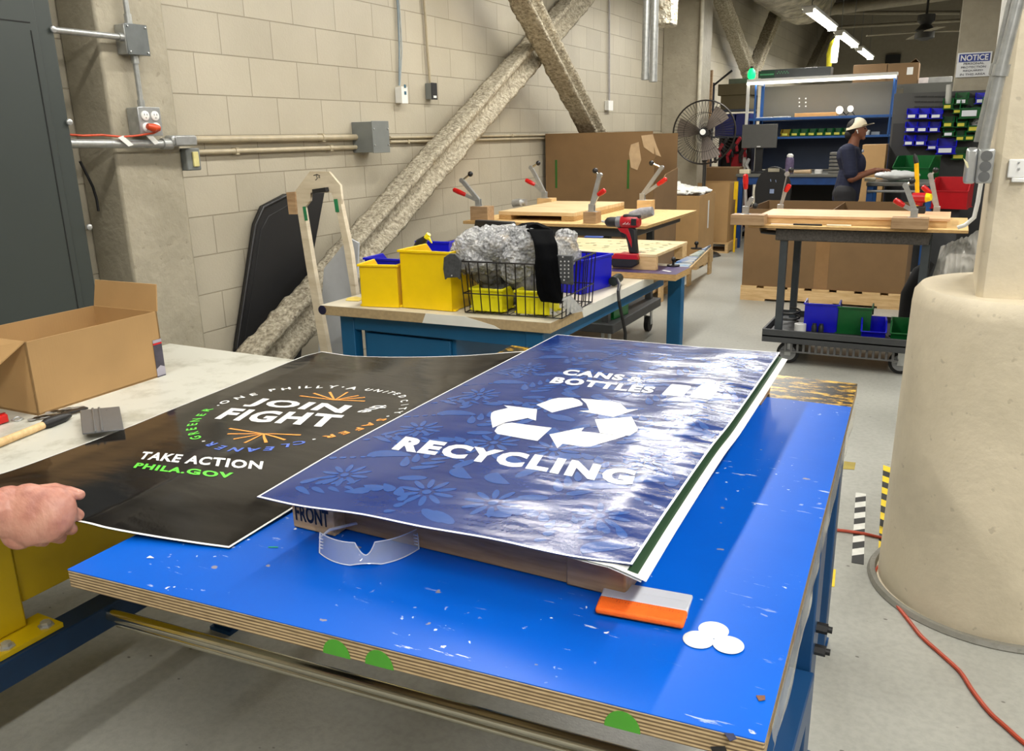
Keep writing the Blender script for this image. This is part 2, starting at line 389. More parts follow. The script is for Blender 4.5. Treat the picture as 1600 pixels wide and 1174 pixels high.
for i, y in enumerate((.55, 3.35, 6.4, 9.4, 13.55, 16.75, 19.95)):
    strip_light(-1.97, y, 3.07 if i > 3 else 3.2, 'white hanging strip light ' + (pos[i - 4] if i > 3 else ('over the near benches, %s of four' % ('first', 'second', 'third', 'last')[i])), LAMP * (.5, .75, 1, 1.1, 1, 1, 1)[i])
for i, y in enumerate((-1.0, 2.2, 5.4, 14.0, 17.5)):
    strip_light(.85 if i < 3 else .29, y, 3.3 if i < 3 else 3.1, 'white hanging strip light ' + ('behind the beige column at the right edge' if i == 3 else 'of the middle row, %s' % ('behind the camera', 'over the near floor', 'over the right cart', '', 'far end')[i]), LAMP * (2.3, .75, 1, 1, 1)[i])

for i, y in enumerate((-.5, 4.0, 8.5, 13.0)):  # unseen extra row, added as fill light for the floor and round column
    strip_light(4.2, y, 3.4, 'added white fill strip light of the unseen right-hand row, %s from the front' % ('first', 'second', 'third', 'fourth')[i], LAMP * .8)

# ------------------------------------------------------------------ shell of the hall
struct('floor', G().bb(-3.75, 9, -4, 24, -.1, 0), m_floor(), 'grey epoxy concrete floor')
struct('wall_left', G().bb(-3.75, -3.55, -4, 24, 0, 5), m_blocks(), 'beige painted concrete block wall')
far_m = mat('far_wall_paint', (160, 152, 134), .6, 0, .05)
struct('wall_back', G().bb(-3.75, 9, 24, 24.2, 0, 5), far_m)
struct('wall_right', G().bb(9, 9.2, -4, 24, 0, 5), far_m)
struct('wall_front', G().bb(-3.75, 9.2, -4.2, -4, 0, 5), far_m)
struct('ceiling', G().bb(-3.75, 9.2, -4.2, 24.2, 5, 5.15), mat('dark_ceiling_deck', (84, 80, 70), .8))
struct('trim_1', G().bb(-3.549, -3.3, 2.537, 2.9, 0, 5), conc, 'beige concrete pilaster carrying the junction boxes', bev=.012)
px = PY(1095, 100, 11.1).x
struct('trim_2', G().bb(-3.549, px, 11.1, 11.6, 0, 5), conc, 'beige concrete pilaster behind the fan', bev=.012)
xn0 = PY(1488, 142, 11).x; xn1 = PY(1550, 120, 11).x
struct('trim_3', G().bb(xn0, xn1 + .03, 11, 11.4, 0, 5), conc, 'beige concrete column with the notice sign', bev=.01)
# right-hand column: round protective base, square shaft
xc = PY(1538, 359, 2.80).x; yb = PX(1524, 400, xc).y
g = G(); g.lathe([(.372, 0), (.358, .01), (.352, .5), (.346, 1.0), (.342, 1.04), (.325, 1.062)], (.262, 3.03, 0), 96)
o = struct('trim_4', g, conc2, 'round beige concrete base around the right-hand column')
struct('trim_5', G().bb(xc, xc + .42, 2.80, max(yb, 3.06), 1.0, 5), conc2, 'square beige concrete shaft of the right-hand column', bev=.02)
g = G(); g.tube([Vector((.262 + .378 * math.cos(a), 3.03 + .378 * math.sin(a), .004)) for a in [k * PI / 40 for k in range(80)]], .016, 6, closed=True)
struct('trim_6', g, m_paint('grey_floor_coving', (140, 138, 128), (110, 108, 98)), 'grey cove at the foot of the round column base')

# ------------------------------------------------------------------ sprayed diagonal braces
def rough_beam(name, a, b, w, t, label, up=(1, 0, 0)):
    a = Vector(a); b = Vector(b); ax_ = (b - a).normalized(); n = Vector(up); n = (n - ax_ * n.dot(ax_)).normalized(); q = ax_.cross(n)
    # H profile seen from the room: broad web face with raised flanges on both long edges
    prof = [(-.5, -.5), (-.5, .5), (-.38, .56), (-.24, .42), (-.14, .2), (.14, .2), (.24, .42), (.38, .56), (.5, .5), (.5, -.5)]
    prof = [(p[0], p[1]) for p in prof]; L = (b - a).length; N = int(L / .028); ring = []
    P = []
    for i in range(len(prof)):
        p0, p1 = prof[i], prof[(i + 1) % len(prof)]; d_ = math.hypot(p1[0] - p0[0], p1[1] - p0[1]); k = max(1, int(d_ * w / .03))
        P += [(p0[0] + (p1[0] - p0[0]) * j / k, p0[1] + (p1[1] - p0[1]) * j / k) for j in range(k)]
    M_ = len(P); vs_ = []
    for i in range(N + 1):
        for (u, v) in P:
            p = a + ax_ * (L * i / N) + q * (u * w) + n * (v * t)
            ds = noise.fractal(p * 14, 1, 2, 4) * .011 + noise.noise(p * 5) * .006
            dirv = (q * u + n * v).normalized(); vs_.append(p + dirv * ds)
    fs = [(i * M_ + k, i * M_ + (k + 1) % M_, (i + 1) * M_ + (k + 1) % M_, (i + 1) * M_ + k) for i in range(N) for k in range(M_)]
    fs += [tuple(range(M_))[::-1], tuple(N * M_ + k for k in range(M_))]
    g = G().add(vs_, fs)
    o = single(name, g, firep, label, 'beam', 'sprayed diagonal braces along the wall', weld=False, smooth=False)
    o.data.polygons.foreach_set('use_smooth', [True] * len(o.data.polygons)); return o
a0 = PX(424, 545, -3.27); a1 = PX(884, 22, -3.40); dA = (a1 - a0).normalized()
rough_beam('diagonal_brace', a0 - dA * (a0.z / dA.z - .04), a1 + dA * 1.2, .21, .15, 'long fireproofed steel brace rising from behind the white table to the upper right')
XB = -3.17
b1 = PX(923, 200, XB); b0 = PX(822, 5, XB); dB = (b1 - b0).normalized()
rough_beam('diagonal_brace', b0 - dB * 1.2, b1 + dB * 1.35, .165, .17, 'fireproofed steel brace crossing the long one and going down behind the tall cardboard box')
for (p, q_, x, w, lab) in (((1128, 0), (1172, 118), -3.3, .2, 'sprayed steel brace left of the far pair, leaning right above the stacked brown boxes'), ((1213, 20), (1174, 120), -3.2, .2, 'dark sprayed steel brace right of the far pair, leaning left behind the green lamp'), ((1290, 60), (1262, 118), -3.25, .2, 'narrow far brace under the wrapped duct')):
    s0 = PX(p[0], p[1], x); s1 = PX(q_[0], q_[1], x); dd = (s1 - s0).normalized()
    rough_beam('diagonal_brace', s0 + dd * ((4.93 - s0.z) / dd.z), s1 + dd * .05, w, .18, lab)

# ------------------------------------------------------------------ electrical gear on the left
t = thing('electrical_cabinet', 'large dark grey steel electrical cabinet on the left wall', 'cabinet', (-3.3, 1.6, .55))
yc = PX(120, 250, -3.2).y
part('body', G().bb(-3.548, -3.212, .8, yc, .6, 3.3), cab_m, t, world=True, bev=.006)
g = G().bb(-3.214, -3.2, .8, yc - .075, .62, 3.28); part('door', g, cab_m, t, world=True, bev=.003)
yt = PX(0, 29, -3.2).y; yr = PX(51, 60, -3.2).y; zt = PX(0, 29, -3.2).z
g = G()
for (y0, y1, z0, z1) in ((.85, yr, zt - .004, zt), (yr - .004, yr, .64, zt - .03)): g.bb(-3.2005, -3.198, y0, y1, z0, z1)
part('door_seam', g, rubber, t, world=True)
for (sx, sy) in ((83, 46), (108, 191), (139, 355)):
    c = PX(sx, sy, -3.205); part('screw', G().lathe([(.013, 0), (.012, .006), (.006, .009)], c, 14, Vector((1, 0, 0))), steel, t, world=True)

def conduit(name, pts, r, m, label, couplers=(), cat='pipe'):
    t = thing(name, label, cat, tuple(Vector(pts[0])))
    part('pipe', G().tube(pts, r, 14), m, t, world=True)
    for (c, ln) in couplers:
        c = Vector(c); d_ = (Vector(pts[-1]) - Vector(pts[0])).normalized()
        part('coupling', G().cyl(c - d_ * ln / 2, c + d_ * ln / 2, r * 1.35, seg=14), m, t, world=True)
    return t
def V(*a): return Vector(a)
xs_ = -3.255
A = PX(87, 47, xs_); B = PX(196, 63, xs_)
conduit('conduit', [V(xs_, yc - .05, A.z), V(xs_, B.y, A.z)], .013, galv, 'galvanised conduit from the grey cabinet to the upper junction box', [(V(xs_, B.y - .02, A.z), .03)])
C1 = PX(213, 62, -3.235); bz = C1.z; by = C1.y
t = thing('junction_box', 'square galvanised junction box, upper of two on the pilaster', 'junction box', (-3.27, by, bz - .06))
part('box', G().bb(-3.30, -3.235, by - .055, by + .06, bz - .062, bz + .062), galv, t, world=True, bev=.005)
part('cover', G().bb(-3.236, -3.231, by - .053, by + .062, bz - .064, bz + .064), mat('dull_grey_cover', (112, 116, 116), .35, .7), t, world=True, bev=.004)
for dy, dz in ((-.042, .052), (.05, .052), (-.042, -.052), (.05, -.052)): part('screw', G().ball((-3.229, by + dy, bz + dz), .005, 8), steel, t, world=True)
conduit('conduit', [V(-3.262, by - .005, bz + .06), V(-3.262, by - .03, bz + 1.6)], .012, galv, 'vertical galvanised conduit above the upper junction box', [(V(-3.262, by - .006, bz + .085), .04)])
C2 = PX(232, 190, -3.235); oz = C2.z; oy = C2.y
conduit('conduit', [V(-3.262, by + .0, bz - .06), V(-3.262, oy - .004, oz + .055)], .012, galv, 'short galvanised conduit between the two junction boxes', [(V(-3.262, by, bz - .08), .035), (V(-3.262, oy - .004, oz + .075), .035)])
t = thing('outlet_box', 'galvanised four-outlet box with an orange plug in it', 'electrical outlet', (-3.27, oy, oz - .06))
part('box', G().bb(-3.30, -3.225, oy - .058, oy + .058, oz - .06, oz + .06), galv, t, world=True, bev=.005)
part('cover', G().bb(-3.226, -3.221, oy - .06, oy + .06, oz - .062, oz + .062), steel, t, world=True, bev=.003)
for dy in (-.026, .026):
    for dz in (.024, -.026):
        r = part('receptacle', G().lathe([(.021, 0), (.021, .004), (.018, .006)], (-3.221, oy + dy, oz + dz), 20, Vector((1, 0, 0))), white_p, t, world=True)
        g = G()
        for k in (-.007, .007): g.box((-3.2145, oy + dy + k, oz + dz + .005), (.001, .002, .008))
        g.box((-3.2145, oy + dy, oz + dz - .009), (.001, .004, .004)); part('slot', g, black, r, world=True)
org = mat('orange_cord_jacket', (206, 72, 30), .4)
t = thing('power_cord', 'orange power cord plugged into the four-outlet box with paper tags', 'cord', (-3.2, oy, oz - .1))
pp = [PX(x, y, xx) for x, y, xx in ((100, 210, -3.3), (130, 212, -3.26), (160, 211, -3.24), (190, 214, -3.23), (215, 212, -3.21), (240, 208, -3.2), (250, 203, -3.19), (247, 198, -3.19))]
part('cord', G().tube(pp, .0045, 8), org, t, world=True)
g = G().tube([PX(248, 200, -3.19), PX(240, 200, -3.185), PX(230, 197, -3.19)], [.012, .019, .012], 10); part('plug', g, org, t, world=True)
for (a, b_) in (((184, 215), (202, 229)), ((226, 210), (243, 226))):
    p, q_ = PX(*a, -3.225), PX(*b_, -3.222); w = V(0, .028, .008)
    part('paper_tag', G().prism([p, p + w, q_ + w * .8, q_ - V(0, .004, 0)], (.001, 0, 0)), white_p, t, world=True)
L0 = PX(118, 222, -3.25); L1 = PX(262, 221, -3.25)
conduit('conduit', [V(-3.25, yc - .04, L0.z - .005), V(-3.25, L1.y, L1.z - .012)], .019, galv, 'large galvanised conduit below the outlet box', [(V(-3.25, L1.y - .01, L1.z - .012), .05)])
c = PX(283, 220, -3.25)
t = thing('conduit_fitting', 'cast metal conduit fitting with a gasketed cover', 'conduit fitting', tuple(c))
part('body', G().box(c, (.06, .15, .05)), galv, t, world=True, bev=.012); part('cover', G().box(c + V(.033, 0, 0), (.006, .12, .042)), steel, t, world=True, bev=.003)
c = PX(296, 249, -3.3)
t = thing('outlet_box', 'small grey metal box with a pale yellow outlet, below the conduit fitting', 'electrical outlet', tuple(c - V(0, 0, .05)))
part('box', G().box(c, (.06, .085, .105)), greybox, t, world=True, bev=.006)
part('outlet', G().box(c + V(.034, .008, .0), (.01, .034, .07)), mat('ivory_plastic', (214, 204, 140), .4), t, world=True, bev=.003)
part('strap', G().box(c - V(.09, 0, 0), (.12, .02, .09)), steel, t, world=True)
# painted conduits along the wall
def wallpipe(p, q_, r, x, label, straps, strapname='pipe_strap'):
    a, b_ = PX(*p, x), PX(*q_, x); z = (a.z + b_.z) / 2
    t = thing('conduit', label, 'pipe', (x, a.y, z))
    part('pipe', G().cyl((x, a.y, z), (x, b_.y, z), r, seg=14), beige_pipe, t, world=True)
    for s in straps: part('strap', G().box((x - .012, s, z), (.05, .022, r * 2.6)).cyl((x, s - .012, z), (x, s + .012, z), r * 1.25, seg=12), beige_pipe, t, world=True)
wallpipe((302, 216), (568, 216), .019, -3.52, 'thick beige painted conduit running to the grey pull box', (PX(504, 215, -3.52).y,))
wallpipe((308, 239), (568, 229), .014, -3.525, 'thin beige painted conduit under the thick one', (PX(370, 235, -3.52).y, PX(517, 231, -3.52).y))
yq = PX(607, 215, -3.4); 
t = thing('pull_box', 'grey steel pull box on the block wall', 'junction box', (-3.47, (PX(582, 215, -3.4).y), yq.z - .12))
y0, y1 = PX(583, 215, -3.38).y, PX(608, 215, -3.38).y; z1, z0 = PX(595, 189, -3.38).z, PX(595, 239, -3.38).z
part('box', G().bb(-3.549, -3.385, y0, y1, z0 + .004, z1 - .004), greybox, t, world=True, bev=.003)
part('cover', G().bb(-3.386, -3.38, y0 - .004, y1 + .004, z0, z1), greybox, t, world=True, bev=.002)
for yy in (y0 + .012, y1 - .012):
    for zz in (z0 + .05, z1 - .05): part('screw', G().ball((-3.378, yy, zz), .006, 8), steel, t, world=True)
wallpipe((609, 213), (1034, 209), .010, -3.53, 'upper of two slim beige conduits right of the pull box', tuple(PX(x, 212, -3.53).y for x in (720, 800)))
wallpipe((609, 219), (1034, 213), .010, -3.53, 'lower of two slim beige conduits right of the pull box', tuple(PX(x, 218, -3.53).y for x in (637, 742)))
# small wall boxes with cables
def wallbox(p0, p1, dpt, body, face, label, name, extra=None):
    a, b_ = PX(*p0, -3.55 + dpt), PX(*p1, -3.55 + dpt)
    t = thing(name, label, 'electrical outlet', (-3.5, (a.y + b_.y) / 2, b_.z))
    part('box', G().bb(-3.549, -3.55 + dpt - .004, a.y + .003, b_.y - .003, b_.z + .003, a.z - .003), body, t, world=True, bev=.003)
    part('faceplate', G().bb(-3.55 + dpt - .005, -3.55 + dpt, a.y, b_.y, b_.z, a.z), face, t, world=True, bev=.002); return t, a, b_
t, a, b_ = wallbox((627, 135), (638, 162), .06, white_p, white_p, 'white two-port data box on the wall', 'data_outlet')
for dz in (.07, .115): part('port', G().box((-3.488, (a.y + b_.y) / 2 + .005, b_.z + dz), (.004, .022, .022)), mat('blue_port', (60, 100, 120), .4), t, world=True)
t2, a2, b2 = wallbox((674, 129), (684, 156), .06, greybox, black, 'small dark wall switch box right of the white data box', 'switch_box')
part('indicator', G().box((-3.489, (a2.y + b2.y) / 2, b2.z + .02), (.004, .04, .016)), white_p, t2, world=True)
t3, a3, b3 = wallbox((951, 157), (958, 173), .05, white_p, white_p, 'tiny pale outlet box far along the wall', 'data_outlet')
for (pts, r, m, lab) in (([(619, -20), (622, 20), (624, 70), (624, 134)], .007, mat('blue_grey_cable', (136, 150, 158), .5), 'blue grey data cable hanging down to the white box'), ([(622, -20), (626, 40), (628, 80), (625, 134)], .005, mat('light_cable', (166, 172, 172), .5), 'pale thin cable beside the data cable'),
                         ([(661, -20), (665, 30), (668, 80), (672, 130)], .010, beige_pipe, 'beige painted conduit down to the dark switch box'), ([(952, -20), (952, 60), (952, 158)], .011, mat('lilac_grey_conduit', (168, 164, 164), .5), 'straight slim conduit down to the tiny pale box')):
    single('cable' if r < .01 else 'conduit', G().tube([PX(x, y, -3.53) for x, y in pts], r, 8), m, lab, 'cable' if r < .01 else 'pipe')
# pair of big galvanised pipes + foil duct hanging
for (xx, yb_, lab) in ((1008, 125, 'left'), (1020.5, 128, 'right')):
    p = PY(xx, yb_, 8.0); single('hanging_pipe', G().cyl(p, p + V(0, 0, 2.6), .036, seg=20).cyl(p, p + V(0, 0, .06), .0385, seg=20), galv, 'galvanised steel pipe hanging by the wall, %s of the two' % lab, 'pipe')
foil = NT('foil_wrap'); foil.base(foil.ramp(foil.noise(16, detail=6, rough=.7), [(.35, lin((150, 130, 96))), (.5, lin((214, 208, 190)))])); foil.b.inputs['Metallic'].default_value = .8; foil.b.inputs['Roughness'].default_value = .25; foil.bump(foil.noise(22, detail=5), 1.0, .03); foil = foil.m
p0 = PY(1026, 42, 8.2); p1 = PY(1052, 38, 8.2)
single('foil_duct', G().bb(p0.x, p1.x, 8.1, 8.35, p0.z, p0.z + 1.4), foil, 'foil wrapped insulation end beside the hanging pipes', 'duct', bev=.02)
p = PY(1094, 150, 11.05); single('conduit', G().cyl((p.x - .02, 11.07, 1.2), (p.x - .02, 11.07, 5), .025, seg=12), mat('pale_conduit', (196, 190, 172), .4), 'pale vertical conduit at the edge of the far pilaster', 'pipe')
# pallet-wrap duct
def duct():
    c = PY(1268, -20, 17.0); c.z = 3.93; R0 = .9
    def f(u, v):
        a = 2 * PI * u; y = 12.4 + 4.6 * v; r = R0 + .05 * noise.fractal(Vector((math.cos(a) * 3, math.sin(a) * 3, y * 3)), 1, 2, 4)
        if v > .97: r *= .8
        return V(c.x + .05 - .12 + r * .62 * math.cos(a), y, c.z + .05 + r * .62 * math.sin(a))
    g = G().grid(f, 64, 60); 
    m = NT('clear_wrapped_insulation'); m.base(m.ramp(m.noise(5, detail=6), [(.35, lin((116, 108, 92))), (.65, lin((176, 168, 148)))])); m.b.inputs['Roughness'].default_value = .25; m.bump(m.noise(9, (1, 3, 1), detail=6), .8, .04)
    t = thing('insulated_duct', 'big plastic wrapped round air duct under the ceiling, above the blue shelving', 'duct', (c.x, 14, c.z - .6))
    part('wrap', g, m.m, t, world=True, weld=False)
    part('end_cap', G().cyl((c.x - .12, 12.45, c.z + .05), (c.x - .12, 12.5, c.z + .05), .56, seg=32).cyl((c.x - .12, 16.9, c.z + .05), (c.x - .12, 16.95, c.z + .05), .46, seg=32), foil, t, world=True)
    for yy in (13.2, 16.2): part('hanger', G().cyl((c.x, yy, c.z + .55), (c.x, yy, 4.99), .01, seg=6), greybox, t, world=True)
duct()
# right column conduits and boxes
xk = PY(1545, 250, 2.86).x
def colpipe(pts, y, r, lab):
    return conduit('conduit', [PY(a, b_, y) for a, b_ in pts], r, galv, lab, [(PY(pts[1][0], pts[1][1], y), .03)])
colpipe([(1602, -40), (1564, 110), (1545, 195), (1537, 234)], 2.72, .0155, 'thick galvanised conduit running down the square shaft to the metal box, right of two')
colpipe([(1590, -40), (1556, 108), (1538, 180), (1528, 222)], 2.86, .012, 'thinner galvanised conduit beside the thick one, left of two')
for i, (a, b_) in enumerate((((1559, 108), (1577, 98)),)):
    p, q_ = PY(1553, 105, 2.79), PY(1578, 101, 2.70)
c1, c2 = PY(1530, 233, 2.70), PY(1549, 287, 2.70)
t = thing('junction_box', 'galvanised metal box with round knockouts on the right-hand column', 'junction box', ((c1.x + c2.x) / 2, 2.8, c2.z))
part('box', G().bb(c1.x, c2.x, 2.70, 2.80, c2.z, c1.z), galv, t, world=True, bev=.005)
e0 = PY(1511, 240, 2.84)
part('side_cover', G().bb(c1.x - .030, c1.x + .001, 2.71, 2.86, c2.z - .002, c1.z + .002), steel, t, world=True, bev=.008)
for k in (.2, .5, .8):
    zc = c2.z + (c1.z - c2.z) * k; part('knockout', G().lathe([(.0145, 0), (.0145, .0015)], ((c1.x + c2.x) / 2, 2.6995, zc), 24, V(0, -1, 0)), mat('knockout_steel', (112, 114, 114), .4, .6), t, world=True)
part('tag', G().prism([PY(1505, 247, 2.68), PY(1512, 254, 2.68), PY(1514, 262, 2.68), PY(1511, 263, 2.68)], (0, .002, 0)), mat('cream_tag', (222, 214, 170), .5), t, world=True)
t = thing('wall_bracket', 'small white metal bracket with two screws on the column face', 'bracket', tuple(PY(1588, 284, 2.795)))
p0, p1 = PY(1577, 249, 2.79), PY(1604, 278, 2.79)
part('plate', G().bb(p0.x, p1.x, 2.785, 2.80, p1.z, p0.z).bb(p0.x + .012, p1.x, 2.78, 2.80, p1.z - .012, p1.z), white_p, t, world=True, bev=.003)
for yy in (254, 264): part('screw', G().ball(PY(1592, yy, 2.782), .0035, 8), steel, t, world=True)

# notice sign on the far column
t = thing('notice_sign', 'white NOTICE sign about personal protection on the far beige column', 'sign', tuple(PY(1521, 119, 10.99)))
n0, n1 = PY(1497, 83, 10.985), PY(1546, 119, 10.985); x0, x1, z0, z1 = n0.x, n1.x, n1.z, n0.z
part('plate', G().bb(x0, x1, 10.985, 10.995, z0, z1), mat('sign_white', (224, 226, 228), .4, 0, 0), t, world=True, bev=.004)
W_, H_ = x1 - x0, z1 - z0
part('header', G().bb(x0 + W_ * .05, x1 - W_ * .05, 10.983, 10.985, z1 - H_ * .38, z1 - H_ * .06), mat('sign_blue', (40, 60, 140), .4, 0, 0), t, world=True)
g = G(); flat_text(g, 'NOTICE', (x0 + W_ * .1, 10.982, z1 - H_ * .34), (1, 0, 0), (0, 0, 1), W_ * .8, H_ * .24, offset=.02)
part('heading', g, mat('sign_white_letters', (235, 235, 235), .4, 0, 0), t, world=True, smooth=False)
g = G()
for i, (s, k) in enumerate((('PERSONAL', .6), ('PROTECTION', .72), ('REQUIRED', .58), ('IN THIS AREA', .74))):
    flat_text(g, s, (x0 + W_ * (.5 - k / 2), 10.982, z1 - H_ * (.5 + .145 * i)), (1, 0, 0), (0, 0, 1), W_ * k, H_ * .09, offset=.008)
part('text', g, mat('sign_black_letters', (40, 44, 60), .5, 0, 0), t, world=True, smooth=False)

# ------------------------------------------------------------------ blue table in front
TZ = .82
fl, fr, br = PZ(105, 890, TZ), PZ(1195, 1160, TZ), PZ(1340, 600, TZ); blx = fl + (br - fr) * 1.0; bl = V(fl.x - .03, 2.60, TZ)
th = .036
t = thing('work_table', 'bright blue topped plywood work table in the foreground', 'table', ((fl.x + fr.x) / 2, 1.7, 0))
dv = V(0, 0, -.0015)
ys = (2.334 - fr.y) / (br.y - fr.y)
sr, sl = fr.lerp(br, ys), fl.lerp(bl, ys)
part('tabletop', G().prism([fl + dv, fr + dv, br + dv, bl + dv], (0, 0, -th + .0015)), ply_e, t, 'plywood board with raw layered edges', world=True, bev=.002)
part('blue_film', G().prism([fl, fr, sr, sl], (0, 0, -.0016)), m_bluetop(), t, 'scuffed bright blue vinyl film', world=True)
part('mottled_film', G().prism([sl, sr, br, bl], (0, 0, -.0016)), m_mottle(), t, 'yellow and black mottled film strip', world=True)
gm = mat('green_tape', (70, 152, 40), .5, 0, .05)
def edge_dot(px_, rad, name='tape_dot', m=gm):
    # half round piece of tape folded on the front edge
    e = (fr - fl).normalized(); p = PZ(px_, 890 + (px_ - 105) * .2477 + 0, TZ); s = (p - fl).dot(e); p = fl + e * s
    nrm = V(e.y, -e.x, 0); pts = [p + nrm * .0008 + e * (rad * math.cos(a)) + V(0, 0, -th + .001 + rad * 1.15 * math.sin(a)) for a in [PI * k / 12 for k in range(13)]]
    part(name, G().prism(pts, nrm * .0008), m, t, world=True)
for p_ in (524, 591, 973): edge_dot(p_, .025)
for p_ in (1112,): 
    e = (fr - fl).normalized(); p = fl + e * ((PZ(p_, 1139, TZ) - fl).dot(e)); nrm = V(e.y, -e.x, 0)
    part('black_tape', G().prism([p + nrm * .001 + V(0, 0, -.026), p + nrm * .001 + e * .018 + V(0, 0, -.02), p + nrm * .001 + e * .024 + V(0, 0, -.035), p + nrm * .001 + e * .004 + V(0, 0, -.036)], nrm * .001), black, t, world=True)
# clear film creased over the right edge
g = G()
def filmf(u, v):
    p = fr.lerp(br, .02 + .88 * v); d_ = .004 + .007 * (noise.noise(V(v * 14, u * 2, 1)) + .6) * (u if u < .5 else 1); z = -.002 - .05 * u - .012 * noise.noise(V(v * 9, 3, u)) * u
    return p + V(.001 + d_ * (1 - abs(2 * u - 1) * .4), 0, z)
g.grid(filmf, 6, 120)
part('clear_film', g, m_glass('creased_clear_film', (214, 214, 200), .15, .4), t, 'creased clear plastic film over the right edge', world=True, weld=False)
# frame
RX, LX = -.2, -1.99
g = G(); g.bb(LX - .04, LX + .04, -.6, 1.70, .26, .33); part('left_rail', g, mat('very_dark_navy_steel', (14, 44, 74), .4, .1), t, world=True, bev=.004)
def leg(x, y, ztop, z0=0): part('leg', G().bb(x - .04, x + .04, y - .035, y + .035, z0 + .012, ztop), navy_steel, t, world=True, bev=.004); part('foot', G().bb(x - .045, x + .045, y - .045, y + .045, 0, .013), navy_steel, t, world=True)
leg(LX, 1.70, .258); leg(LX, -.5, .258)
leg(-1.30, 2.40, TZ - th); leg(-.24, 2.42, TZ - th)
part('leg', G().bb(-.235, -.175, 1.80, 1.90, .012, TZ - th - .001), navy_steel, t, world=True, bev=.004)
part('foot', G().bb(-.24, -.17, 1.78, 1.92, 0, .013), navy_steel, t, world=True)
part('right_rail', G().bb(-.225, -.165, .75, 1.795, .25, .33), navy_steel, t, world=True, bev=.004)
part('leg', G().bb(-.225, -.165, .76, .83, .012, .249), navy_steel, t, world=True, bev=.004)
part('crossbar', G().bb(-1.28, -.24, 1.9, 1.95, .70, .783), navy_steel, t, world=True, bev=.004)
part('crossbar', G().bb(-1.28, -.24, 2.40, 2.44, .70, .783), navy_steel, t, world=True, bev=.004)
for (zz) in (.42, .36): part('bolt', G().cyl((-.176, 1.845, zz), (-.150, 1.845, zz), .013, seg=6).cyl((-.15, 1.845, zz), (-.14, 1.845, zz), .008, seg=10), black, t, world=True)
b0, b1 = PZ(160, 960, .292), PZ(960, 1174, .292)
yb_ = (b0.y + b1.y) / 2
part('tube', G().cyl((LX + .04, 1.265, .302), (RX + .02, 1.40, .302), .017, seg=24), chrome, t, 'polished steel tube', world=True)
part('tube', G().cyl((LX + .04, 1.285, .262), (RX + .02, 1.415, .262), .012, seg=24), chrome, t, 'polished steel tube', world=True)

# loose chips and tiny scraps lying on the blue film
def scrap(px_, py_, pts, col, lab, cat='scrap'):
    o = PZ(px_, py_, TZ + .0012); single('vinyl_scrap', G().prism([o + V(a, b_, 0) for a, b_ in pts], (0, 0, .0006)), col, lab, cat)
scrap(236, 871, [(-.006, .003), (.008, 0), (-.005, -.006)], white_p, 'tiny white triangle of vinyl near the left corner of the blue table')
scrap(427, 855, [(-.009, -.004), (.008, .004), (.01, .002), (-.007, -.006)], mat('bright_green_vinyl', (30, 170, 90), .4), 'tiny green sliver of vinyl left of the safety glasses')
scrap(1189, 1091, [(-.007, .002), (.004, .007), (.006, -.002), (-.001, -.008)], mat('rust_chip', (112, 72, 50), .6), 'small brown chip near the right front corner of the blue table')
scrap(1140, 1152, [(-.008, .004), (.003, .008), (.009, .0), (.002, -.008)], mat('navy_chip', (26, 34, 70), .6), 'dark chip at the right front corner of the blue table')

# ------------------------------------------------------------------ white bench with yellow cabinet below
wl, wr = PZ(268, 538, TZ), PZ(480, 558, TZ)
t = thing('work_bench', 'white laminate topped bench at the left', 'bench', (-2.3, 1.2, 0))
part('worktop', G().bb(-2.62, -1.62, .93, 2.13, TZ - .038, TZ - .002), wht_lam, t, 'worn white laminate worktop', world=True, bev=.003)
for (x, y) in ((-2.55, 2.05), (-2.55, 1.0), (-1.70, 2.05)): part('leg', G().bb(x - .03, x + .03, y - .03, y + .03, 0, TZ - .04), navy_steel, t, world=True)
ye = PX(42, 968, -2.035).y
ym = mat('yellow_painted_steel', (196, 166, 0), .45, .0, .05, 9)
t = thing('steel_cabinet', 'yellow painted steel cabinet under the white bench', 'cabinet', (-2.3, .9, .33))
part('body', G().bb(-2.5, -2.06, ye + .012, 2.0, .40, .776), ym, t, world=True, bev=.004)
part('end_panel', G().bb(-2.5, -2.035, .80, ye, .345, .776), ym, t, world=True, bev=.006)
part('base_flange', G().bb(-2.07, -1.965, .80, ye + .05, .332, .345), ym, t, world=True)
for yy in (PX(8, 1015, -2.0).y, ye + .02): part('bolt', G().lathe([(.02, 0), (.02, .004), (.013, .005), (.013, .014), (.006, .016)], (-1.99, yy, .345), 6), steel, t, world=True)

